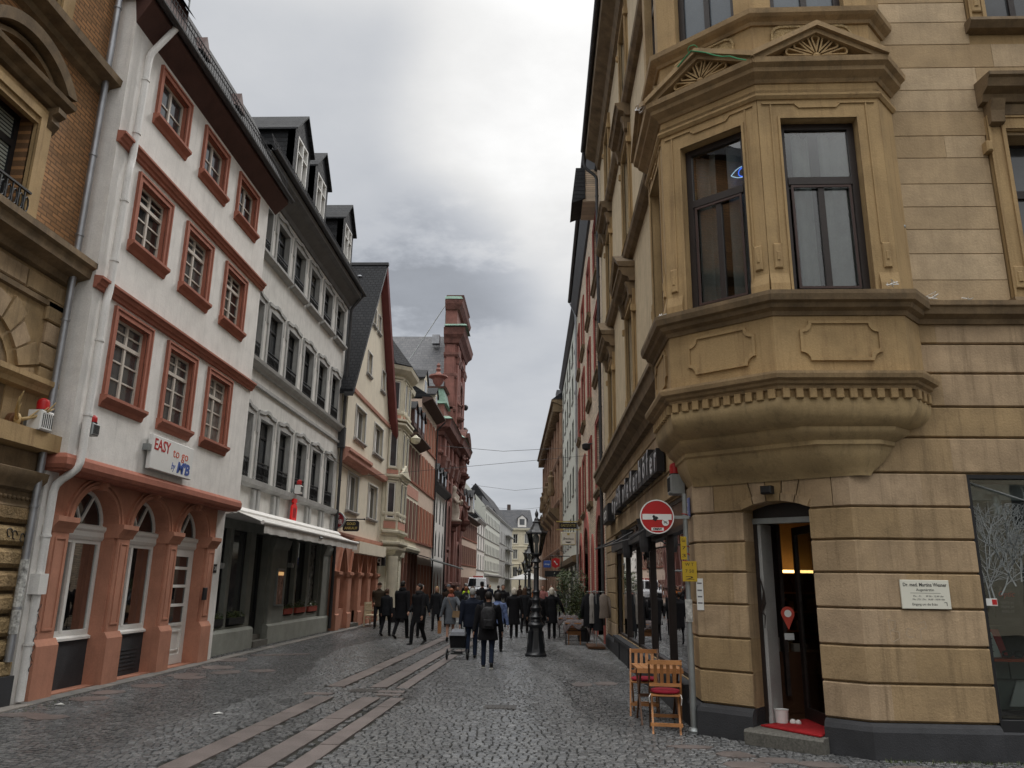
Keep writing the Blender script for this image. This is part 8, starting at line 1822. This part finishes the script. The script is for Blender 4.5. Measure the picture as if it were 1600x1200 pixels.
def no_entry():
    t = thing('no_entry_sign', 'round red no-entry sign with stickers on a grey steel post by the corner', 'road sign', (1.93, 10.62, 0))
    x, y = 1.90, 10.62; m = MB(); m.tube([(x + .05, y, 0), (x + .05, y, 1.2)], .042, 14); m.tube([(x + .05, y, 1.15), (x + .05, y, 3.02)], .033, 14); m.lathe((x + .05, y, 0), [(.075, 0), (.08, .03), (.06, .06), (.045, .07)], 14); m.build('post', M['steel'], t, smooth='auto')
    f = FX(y - .08); cx, cz = 1.56, 2.70
    MB().disc(f, cx, cz, .22, -.006, .0, 40).build('sign_disc', M['red'], t)
    n = 40; MB().band(f, [(cx + .228 * math.cos(2 * PI * i / n), cz + .228 * math.sin(2 * PI * i / n)) for i in range(n)], [(cx + .213 * math.cos(2 * PI * i / n), cz + .213 * math.sin(2 * PI * i / n)) for i in range(n)], -.01, .004).build('white_rim', M['signwhite'], t)
    MB().box(f, cx - .195, cx + .195, cz - .04, cz + .035, 0, .002).build('white_bar', M['signwhite'], t)
    k = MB(); k.disc(f, cx + .11, cz - .075, .047, .0025, .004, 20); s = k.build('sticker', M['signwhite'], t); 
    k = MB(); k.tube([f.p(cx + .085, cz - .05, .004), f.p(cx + .12, cz - .085, .004), f.p(cx + .13, cz - .06, .004)], .004, 4); k.tube([f.p(cx + .09, cz - .09, .004), f.p(cx + .11, cz - .06, .004), f.p(cx + .135, cz - .095, .004)], .004, 4); k.build('sticker_drawing', M['ink'], s)
    k = MB(); k.plate(f, [(cx - .03 + .035 * math.cos(a) * (1 + .4 * math.cos(3 * a)), cz - .02 + .035 * math.sin(a) * (1 + .3 * math.sin(4 * a))) for a in [j * PI / 8 for j in range(16)]], (), .002, .0045); k.build('black_sticker', M['ink'], t)
    k = MB(); k.box(f, cx - .08, cx + .085, cz - .185, cz - .145, 0, .002); k.build('lower_sticker', M['signwhite'], t); text('CREW', f, cx, cz - .165, .035, .003, M['ink'], t, 'sticker_text', width=.12, bold=.002, depth=.0005)
    k = MB(); k.box(f, cx + .2, x + .1, 2.68, 2.72, -.1, -.04); k.build('bracket', M['steel'], t)
    k = MB(); 
    for z in (2.72, 2.3, 2.2, 2.1): k.tube([(x + .05 + .04 * math.cos(a), y + .04 * math.sin(a), z + .03 * math.sin(a * .5)) for a in [j * PI / 4 for j in range(9)]], .006, 4)
    k.build('red_tape', M['red'], t)
    k = MB(); k.lathe((x + .05, y, 1.35), [(.047, 0), (.046, .12), (.047, .28)], 12); k.build('paper_wrap', MATS['torn_stickers'], t)
    for (z0, z1, xa, xb, tx) in ((2.14, 2.44, 1.86, 1.94, ('Gas', '7', '3')), (1.86, 2.12, 1.87, 2.06, ('W T', '7 50', '2'))):
        g = thing('marker_plate', 'yellow pipe marker plate on the sign post, %s one' % ('upper narrow' if z0 > 2 else 'lower wide'), 'plate', ((xa + xb) / 2, y - .06, z0)); ff = FX(y - .075)
        MB().cbox(ff, xa, xb, z0, z1, 0, .006, .002).build('plate', M['yellow'], g)
        for i, s_ in enumerate(tx): text(s_, ff, (xa + xb) / 2, z1 - (z1 - z0) * (i + .5) / 3, .06, .007, M['ink'], g, width=(xb - xa) * .6, depth=.0005)
    g = thing('paper_notice', 'white printed notice on the stone wall beside the sign post', 'notice', (2.1, 10.55, 1.6)); ff = F(A0 - Vector((0, 0)), B0 - A0)
    ff = CH; MB().box(ff, .005, .10, 1.50, 1.90, .004, .012).build('sheet', M['signwhite'], g)
    for k_, z in enumerate((1.83, 1.74, 1.66, 1.58)): MB().box(ff, .02, .085, z, z + .018, .0125, .0135).build('print_line', mat('grey_print', (.15, .15, .16), bump=0), g)
no_entry()
def leafy(name, label, cat, x, y, h, r, n, mt, potm, seed, cone=False, lsize=.045, z0=.42):
    R = random.Random(seed); t = thing(name, label, cat, (x, y, 0))
    m = MB(); m.lathe((x, y, 0), [(.19, 0), (.24, .36), (.265, .37), (.265, .42), (.23, .42), (.22, .36), (.01, .36)], 18); m.build('pot', potm, t, smooth='auto')
    m = MB(); m.tube([(x, y, .3), (x + .02, y, z0 + .3), (x, y + .02, h * .7)], 0, 7, rs=[.035, .03, .012])
    for i in range(14):
        a = R.uniform(0, 6.28); zz = R.uniform(z0 + .1, h * .7); L = r * R.uniform(.5, .9); m.tube([(x, y, zz), (x + L * .5 * math.cos(a), y + L * .5 * math.sin(a), zz + .2), (x + L * math.cos(a), y + L * math.sin(a), zz + .3)], 0, 4, rs=[.012, .008, .003])
    m.build('trunk', M['bark'], t)
    m = MB(); cl = [(R.uniform(-.55, .55) * r, R.uniform(-.55, .55) * r, R.uniform(z0 + .25, h - .25), R.uniform(.3, .5) * r) for _ in range(34)]
    for i in range(n):
        if cone:
            zz = R.uniform(0, 1) ** 1.3; a = R.uniform(0, 6.28); rr = r * (1 - zz) * math.sqrt(R.uniform(.5, 1)); c = Vector((x + rr * math.cos(a), y + rr * math.sin(a), z0 + zz * (h - z0)))
        else:
            q = R.choice(cl); v = Vector((R.gauss(0, 1), R.gauss(0, 1), R.gauss(0, 1))).normalized() * q[3] * R.uniform(.6, 1.1); c = Vector((x + q[0], y + q[1], q[2])) + v
        s = lsize * R.uniform(.6, 1.2); d = Vector((R.uniform(-1, 1), R.uniform(-1, 1), R.uniform(-.6, .8))).normalized(); e = d.cross(Vector((R.uniform(-1, 1), R.uniform(-1, 1), 1))).normalized() * .45
        m.tint = R.random() ** 2; m.add([c - d * s, c + e * s, c + d * s, c - e * s], [(0, 1, 2, 3)])
    m.build('crown', mt, t)
leafy('potted_tree', 'large bushy potted evergreen on the right in front of the arches', 'potted tree', 1.18, 31.0, 2.45, .68, 4200, M['leaf'], M['orangepot'], 4)
leafy('potted_conifer', 'small dark cone-shaped conifer in a pot next to the bushy evergreen', 'potted conifer', 1.42, 26.6, 1.55, .26, 2600, M['darkleaf'], M['ink'], 5, cone=True, lsize=.03)
leafy('potted_shrub', 'second bushy shrub behind the big potted evergreen', 'potted shrub', 1.55, 33.2, 2.1, .5, 1800, M['leaf'], M['orangepot'], 9)
def fur_table(x, y, label):
    t = thing('display_table', label, 'table', (x, y, 0), group='small tables with fur throws outside the arches')
    m = MB()
    for dx in (-.33, .33):
        for dy in (-.2, .2): m.tube([(x + dx, y + dy, 0), (x + dx, y + dy, .62)], .012, 6)
    m.tube([(x - .33, y - .2, .12), (x + .33, y - .2, .12)], .01, 5); m.tube([(x - .33, y - .2, .42), (x + .33, y - .2, .42)], .01, 5); m.build('metal_frame', M['ink'], t)
    MB().bx(x - .36, x + .36, y - .23, y + .23, .62, .65).build('table_top', M['wood'], t)
    return t
def fur(x, y, label):
    t = thing('fur_throw', label, 'throw', (x, y, .65), group='grey fur throws draped on the display tables')
    m = MB(); n = 16; V = []
    for i in range(n + 1):
        u = i / n; zz = .70 - .30 * max(0, (abs(u - .5) - .38) / .12) + .02 * math.sin(i * 1.7)
        xx = x - .40 + .80 * u if abs(u - .5) < .4 else x + (.38 if u > .5 else -.38)
        for j in range(5):
            v = j / 4; yy = y - .30 + .58 * v; z2 = zz - (.22 + .08 * math.sin(i * .9) if j == 0 else 0)
            V.append((xx, yy if j else y - .29, z2))
    m.add(V, [(i * 5 + j, i * 5 + j + 1, i * 5 + j + 6, i * 5 + j + 5) for i in range(n) for j in range(4)])
    def md(o): s = o.modifiers.new('s', 'SOLIDIFY'); s.thickness = .035; q = o.modifiers.new('b', 'SUBSURF'); q.levels = q.render_levels = 1
    m.build('pelt', M['fur'], t, smooth=True, mod=md)
fur_table(1.12, 25.2, 'nearer metal-legged display table with grey fur throw'); fur(1.12, 25.2, 'dark grey fur throw over the nearer display table')
fur_table(1.0, 28.6, 'farther display table with fur throw beside the white-haired woman'); fur(1.0, 28.6, 'dark grey fur throw over the farther display table')
def box_planter():
    t = thing('wooden_box', 'small orange-brown wooden box under the nearer display table', 'box', (1.05, 25.25, 0)); MB().bx(.85, 1.25, 25.1, 25.4, .28, .5).build('box_body', M['wood'], t)
    m = MB(); m.tube([(.87, 25.12, 0), (.87, 25.12, .3)], .02, 5); m.tube([(1.23, 25.12, 0), (1.23, 25.12, .3)], .02, 5); m.build('box_leg', M['wood'], t)
box_planter()
def rack():
    x, y = 1.62, 24.0; t = thing('clothes_rack', 'clothes rail of coats standing outside the stone corner house', 'clothes rack', (x, y, 0))
    m = MB(); m.tube([(x, y - .5, .06), (x, y - .5, 1.62)], .014, 6); m.tube([(x, y + .55, .06), (x, y + .55, 1.62)], .014, 6); m.tube([(x, y - .55, 1.62), (x, y + .6, 1.62)], .014, 6); m.tube([(x - .25, y, 1.6), (x + .3, y, 1.6)], .012, 5); m.build('rail', M['steel'], t)
    m = MB(); m.bx(x - .25, x + .25, y - .62, y + .62, .02, .08); m.build('rack_base', M['darkwood'], t)
    for k, (dx, dy, c, l, w) in enumerate(((-.22, -.35, BLK, .95, .14), (-.12, -.38, cloth('pale_grey_coat', (.30, .28, .26)), .85, .10), (-.05, -.30, BROWNC, .9, .09), (.06, -.42, BLK2, 1.05, .14), (.22, -.45, cloth('taupe_coat', (.20, .165, .14)), .70, .17), (.0, .1, BLK, 1.0, .2))):
        g = thing('hanging_coat', ('black coat', 'pale grey coat', 'brown coat', 'long black coat', 'taupe coat', 'rear black coat')[k] + ' hanging on the clothes rail', 'coat', (x + dx, y + dy, .6)); g['group'] = 'coats on the clothes rail'
        m = MB(); zt = 1.56; L = [(zt, .02, .03), (zt - .04, .06, .05), (zt - .10, w, .09), (zt - .4, w * .95, .10), (zt - l, w * 1.1, .11)]
        n = 12; V = []
        for z, rx, ry in L: V += [(x + dx + rx * math.cos(2 * PI * j / n), y + dy + ry * math.sin(2 * PI * j / n) + .01 * math.sin(j * 3), z) for j in range(n)]
        m.add(V, [(i * n + j, i * n + (j + 1) % n, (i + 1) * n + (j + 1) % n, (i + 1) * n + j) for i in range(4) for j in range(n)]); m.tube([(x + dx - w * .8, y + dy, zt - .12), (x + dx - w * 1.2, y + dy, zt - .4), (x + dx - w * 1.25, y + dy - .02, zt - .68)], 0, 8, rs=[.05, .05, .04]); m.tube([(x + dx + w * .8, y + dy, zt - .12), (x + dx + w * 1.2, y + dy, zt - .4), (x + dx + w * 1.25, y + dy - .02, zt - .68)], 0, 8, rs=[.05, .05, .04])
        m.build('coat_body', c, g, smooth=True); MB().tube([(x + dx, y + dy, 1.55), (x + dx, y + dy, 1.63)], .006, 4).build('hook', M['steel'], g)
rack()
def bench():
    x, y = -7.05, 33.6; t = thing('bench', 'pale wooden garden bench against the orange arches', 'bench', (x, y, 0)); W_ = mat('pale_bench_wood', (.48, .40, .27), rough=.7, var=.2)
    m = MB(); m.bx(x - .25, x + .25, y - .6, y + .6, .42, .46); m.build('seat', W_, t)
    m = MB(); m.bx(x - .28, x - .24, y - .6, y + .6, .88, .96)
    for k in range(11): yy = y - .55 + k * .11; m.bx(x - .27, x - .25, yy - .015, yy + .015, .46, .88)
    m.build('backrest', W_, t)
    for dy in (-.58, .58):
        for dx in (-.25, .23): MB().bx(x + dx - .02, x + dx + .03, y + dy - .025, y + dy + .025, 0, .66 if dx > 0 else .98).build('leg', W_, t)
        MB().bx(x - .28, x + .28, y + dy - .03, y + dy + .03, .64, .68).build('armrest', W_, t)
    m = MB()
    for z in (.62, .74, .3): m.bx(x - .2, x + .22, y - .61, y - .58, z, z + .03)
    m.build('side_slat', W_, t)
bench()
for k, (x, y, r, h) in enumerate(((-6.75, 36.6, .16, .62), (-6.45, 36.9, .17, .66), (-6.1, 37.0, .18, .58))):
    t = thing('bin', ('slim black litter bin left of two others beside the ochre column', 'middle black bin beside the ochre column', 'right grey tub beside the ochre column')[k], 'bin', (x, y, 0))
    MB().lathe((x, y, 0), [(r * .85, 0), (r, h), (r * 1.08, h), (r * 1.08, h + .04), (r * .9, h + .04), (r * .85, h - .1)], 14).build('bin_body', M['ink'] if k < 2 else M['greystone'], t, smooth='auto')
    m = MB(); 
    for j in range(8): a = j * PI / 4; m.tube([(x + r * .9 * math.cos(a), y + r * .9 * math.sin(a), .03), (x + r * 1.03 * math.cos(a), y + r * 1.03 * math.sin(a), h)], .008, 4)
    m.build('rib', M['ink'], t)
def van():
    x, y = -6.2, 76; t = thing('van', 'white van parked far down the street beyond the crowd', 'van', (x, y, 0)); Wv = mat('van_white', (.65, .67, .70), rough=.3, var=.02, bump=0, spec=.7)
    m = MB(); L = [(y, .35, 1.0, 1.0), (y + .05, .3, 1.25, 1.0), (y + .9, .3, 1.4, 1.0), (y + 1.6, .3, 2.25, .88), (y + 1.9, .3, 2.35, .9), (y + 5.2, .3, 2.35, .92), (y + 5.3, .35, 2.2, .9)]
    V = []
    for yy, z0, z1, hw in L: V += [(x - 1, yy, z0), (x + 1, yy, z0), (x + 1, yy, min(1.2, z1)), (x + hw * .95, yy, z1), (x - hw * .95, yy, z1), (x - 1, yy, min(1.2, z1))]
    m.add(V, [(i * 6 + j, i * 6 + (j + 1) % 6, (i + 1) * 6 + (j + 1) % 6, (i + 1) * 6 + j) for i in range(6) for j in range(6)] + [tuple(range(6)), tuple(36 + j for j in range(6))]); m.build('body', Wv, t)
    m = MB(); m.add([(x - .88, y + .98, 1.46), (x + .88, y + .98, 1.46), (x + .78, y + 1.58, 2.2), (x - .78, y + 1.58, 2.2)], [(0, 1, 2, 3)]); m.v = [v + Vector((0, -.04, .04)) for v in m.v]; m.build('windscreen', M['panedark'], t)
    for s in (-1, 1):
        MB().bx(x + s * .8 - .14, x + s * .8 + .14, y - .03, y + .05, .8, 1.0).build('headlight', M['signwhite'], t)
        for yy in (y + .9, y + 4.3):
            wm = MB(); wm.tube([(x + s * .95 - .1, yy, .33), (x + s * .95 + .08, yy, .33)], .33, 16); wh = wm.build('wheel', M['ink'], t, smooth='auto')
        MB().bx(x + s * 1.05 - .08, x + s * 1.05 + .08, y + 1.1, y + 1.25, 1.4, 1.7).build('mirror', M['ink'], t)
    MB().bx(x - .7, x + .7, y - .02, y + .02, .5, .72).build('grille', M['ink'], t); MB().bx(x - .5, x + .5, y + 2.0, y + 2.2, 2.35, 2.5).build('roof_light', mat('pale_red', (.5, .12, .1), bump=0), t)
van()
def parasol():
    t = thing('parasol', 'white parasol far down the street behind the lamp posts', 'parasol', (-1.1, 70, 0)); m = MB(); m.lathe((-1.1, 70, 0), [(1.7, 2.15), (1.7, 2.2), (.9, 2.5), (.05, 2.8)], 8); m.build('canopy', M['signwhite'], t); MB().tube([(-1.1, 70, 0), (-1.1, 70, 2.8)], .04, 6).build('pole', M['steel'], t)
parasol()
for i, (P, lb) in enumerate((([(-8, 60, 12.3), (-3, 60, 11.9), (2.0, 60, 12.2)], 'thin cable across the street below the church cornice'), ([(-8, 88, 12.7), (-3, 88, 12.1), (1, 88, 12.5)], 'second thin cable further down the street'), ([(-8, 105, 11.9), (-3, 105, 11.5), (.5, 105, 11.9)], 'farthest thin cable across the street'), ([(2.0, 24.5, 14.5), (4.66, 9.28, 6.33)], 'taut wire from the upper street front to an eye bolt on the side wall'), ([(-8, 25.0, 6.4), (-7.9, 33, 6.2), (2.0, 33, 7.2)], 'thin cable from the grey house over to the brick house lamp'))):
    t = thing('overhead_cable', lb, 'cable', P[0]); pts = []
    for k in range(len(P) - 1):
        a = Vector(P[k]); c = Vector(P[k + 1]); pts += [a.lerp(c, j / 6) for j in range(6)]
    pts.append(Vector(P[-1]))
    MB().tube(pts, .009 if i > 2 else .018, 5).build('wire', M['darkzinc'], t)
    if i == 3: MB().ball(P[1], .03).build('eye_bolt', M['steel'], t)

# houses across the square behind the camera: seen in the reflections, they also shade the square
for lb, x0, x1, h in (('plain ochre house with tiled roof across the square behind the viewer', 0, 22, 8.5), ('plain grey house across the square behind the viewer', -24, -2, 10)):
    f = F((x1, -14), (-1, 0), (0, 1)); L_ = x1 - x0; b = thing('square_house', lb, 'house', (x0, -14, 0)); b['group'] = 'houses across the square'
    hs = [rect(u, u + 1.1, z, z + 1.9) for z in (1.0, 4.2, 7.2)[:2 if h < 9 else 3] for u in [1.5 + 2.6 * i for i in range(int(L_ / 2.6))]]
    MB().plate(f, rect(0, L_, 0, h), hs, -.3, 0).build('wall', M['beige'] if x0 == 0 else M['greyplaster'], b); body(b, f, 0, L_, h, 9, 'beige', w=-.35)
    for q in hs: window(b, f, q[0][0], q[1][0], q[0][1], q[2][1], w=-.1)
    r = MB(); r.add([f.p(-.2, h, .5), f.p(L_ + .2, h, .5), f.p(L_ + .2, h + 4.5, -4.5), f.p(-.2, h + 4.5, -4.5), f.p(L_ + .2, h, -9.5), f.p(-.2, h, -9.5)], [(0, 1, 2, 3), (3, 2, 4, 5), (0, 3, 5), (1, 4, 2)]); r.build('roof', M['browntile'], b)

# ================================================================== CAMERA, SKY, SUN
cam = bpy.data.cameras.new('camera'); co = bpy.data.objects.new('camera', cam); COL.objects.link(co)
Rm = Matrix(((0.999252, -0.0040431, 0.03845906), (0.03620648, -0.25154189, -0.96716895), (0.01358442, 0.96783797, -0.25120735)))
co.matrix_world = Matrix.Translation((0, 0, 1.8)) @ Rm.to_4x4()
cam.lens = 27.045; cam.sensor_width = 36; cam.clip_end = 3000; cam.clip_start = .1
SC.camera = co
w = bpy.data.worlds.new('World'); SC.world = w; w.use_nodes = True
nt = w.node_tree; N = nt.nodes; L = nt.links; bg = N['Background']
SUN_EL, SUN_AZ = math.radians(42), math.radians(28)      # azimuth from +Y towards +X
sk = N.new('ShaderNodeTexSky'); sk.sky_type = 'NISHITA'; sk.sun_disc = False; sk.sun_elevation = SUN_EL; sk.sun_rotation = SUN_AZ
tc = N.new('ShaderNodeTexCoord'); sp = N.new('ShaderNodeSeparateXYZ'); L.new(tc.outputs['Generated'], sp.inputs[0])
def math_(op, a, b=None, c=None):
    n = N.new('ShaderNodeMath'); n.operation = op
    for i, v in enumerate((a, b, c)):
        if v is None: continue
        if isinstance(v, (int, float)): n.inputs[i].default_value = v
        else: L.new(v, n.inputs[i])
    return n.outputs[0]
def rng_(v, a, b, c, d, smooth=True):
    n = N.new('ShaderNodeMapRange'); n.interpolation_type = 'SMOOTHSTEP' if smooth else 'LINEAR'; L.new(v, n.inputs[0])
    for i, x in enumerate((a, b, c, d)): n.inputs[i + 1].default_value = x
    return n.outputs[0]
zz = math_('MAXIMUM', math_('ADD', sp.outputs[2], .12), .05)
cb = N.new('ShaderNodeCombineXYZ'); L.new(math_('DIVIDE', sp.outputs[0], zz), cb.inputs[0]); L.new(math_('DIVIDE', sp.outputs[1], zz), cb.inputs[1])
def cl(scale, det, off=0., ro=.55):
    n = N.new('ShaderNodeTexNoise'); n.inputs['Scale'].default_value = scale; n.inputs['Detail'].default_value = det; n.inputs['Roughness'].default_value = ro
    m = N.new('ShaderNodeMapping'); m.inputs['Location'].default_value = (off, off * .7, 0); L.new(cb.outputs[0], m.inputs[0]); L.new(m.outputs[0], n.inputs['Vector']); return n.outputs[0]
def toward(d, a0, a1):
    v = Vector(d).normalized(); n = N.new('ShaderNodeVectorMath'); n.operation = 'DOT_PRODUCT'; L.new(tc.outputs['Generated'], n.inputs[0]); n.inputs[1].default_value = v
    return rng_(n.outputs['Value'], math.cos(math.radians(a1)), math.cos(math.radians(a0)), 0, 1)
def pixdir(px, py): return Rm @ Vector((px - 800, -(py - 600), -1202))
big = cl(.55, 6, 3.1); fine = cl(1.6, 8, 7.7, .6)
base = math_('MULTIPLY_ADD', big, .26, .47)
base = math_('ADD', base, math_('MULTIPLY_ADD', fine, .26, -.13))
bright = toward(pixdir(900, 190), 1, 15); base = math_('ADD', base, math_('MULTIPLY', bright, math_('MULTIPLY_ADD', fine, .5, .12)))
d1 = toward(pixdir(700, 430), 1, 8.5); d2 = toward(pixdir(610, 470), 1, 8); d3 = toward(pixdir(860, 215), .5, 3.0)
dk = math_('MULTIPLY', math_('MAXIMUM', d1, d2), rng_(fine, .42, .54, .15, 1)); base = math_('SUBTRACT', base, math_('MULTIPLY', dk, .27))
low = rng_(sp.outputs[2], .0, .30, 1, 0); base = math_('SUBTRACT', base, math_('MULTIPLY', low, .10))
zen = rng_(sp.outputs[2], .60, .95, 0, 1); base = math_('ADD', base, math_('MULTIPLY', zen, 2.6))
back = rng_(sp.outputs[1], -.9, .1, 1, 0); base = math_('MULTIPLY', base, math_('MULTIPLY_ADD', back, .5, 1.))
warm = rng_(base, .38, .9, 0, 1)
mx = N.new('ShaderNodeMix'); mx.data_type = 'RGBA'; L.new(warm, mx.inputs[0]); mx.inputs[6].default_value = (.92, .97, 1.06, 1); mx.inputs[7].default_value = (1.0, .995, .98, 1)
mu = N.new('ShaderNodeVectorMath'); mu.operation = 'SCALE'; L.new(mx.outputs[2], mu.inputs[0]); L.new(math_('MULTIPLY', base, 10.), mu.inputs['Scale'])
m2 = N.new('ShaderNodeMix'); m2.data_type = 'RGBA'; m2.inputs[0].default_value = .95; L.new(sk.outputs[0], m2.inputs[6]); L.new(mu.outputs[0], m2.inputs[7])
L.new(m2.outputs[2], bg.inputs[0]); bg.inputs[1].default_value = .1
sl = bpy.data.lights.new('sun', 'SUN'); sl.energy = 1.3; sl.angle = math.radians(10); sl.color = (1, .97, .93)
so = bpy.data.objects.new('sun', sl); COL.objects.link(so)
sd = Vector((math.sin(SUN_AZ) * math.cos(SUN_EL), math.cos(SUN_AZ) * math.cos(SUN_EL), math.sin(SUN_EL)))
so.rotation_euler = sd.to_track_quat('Z', 'Y').to_euler(); so.location = (0, 30, 60)
SC.view_settings.view_transform = 'Standard'; SC.view_settings.look = 'None'; SC.view_settings.exposure = 0; SC.view_settings.gamma = 1
SC.cycles.max_bounces = 6; SC.cycles.transparent_max_bounces = 8; SC.cycles.use_denoising = True
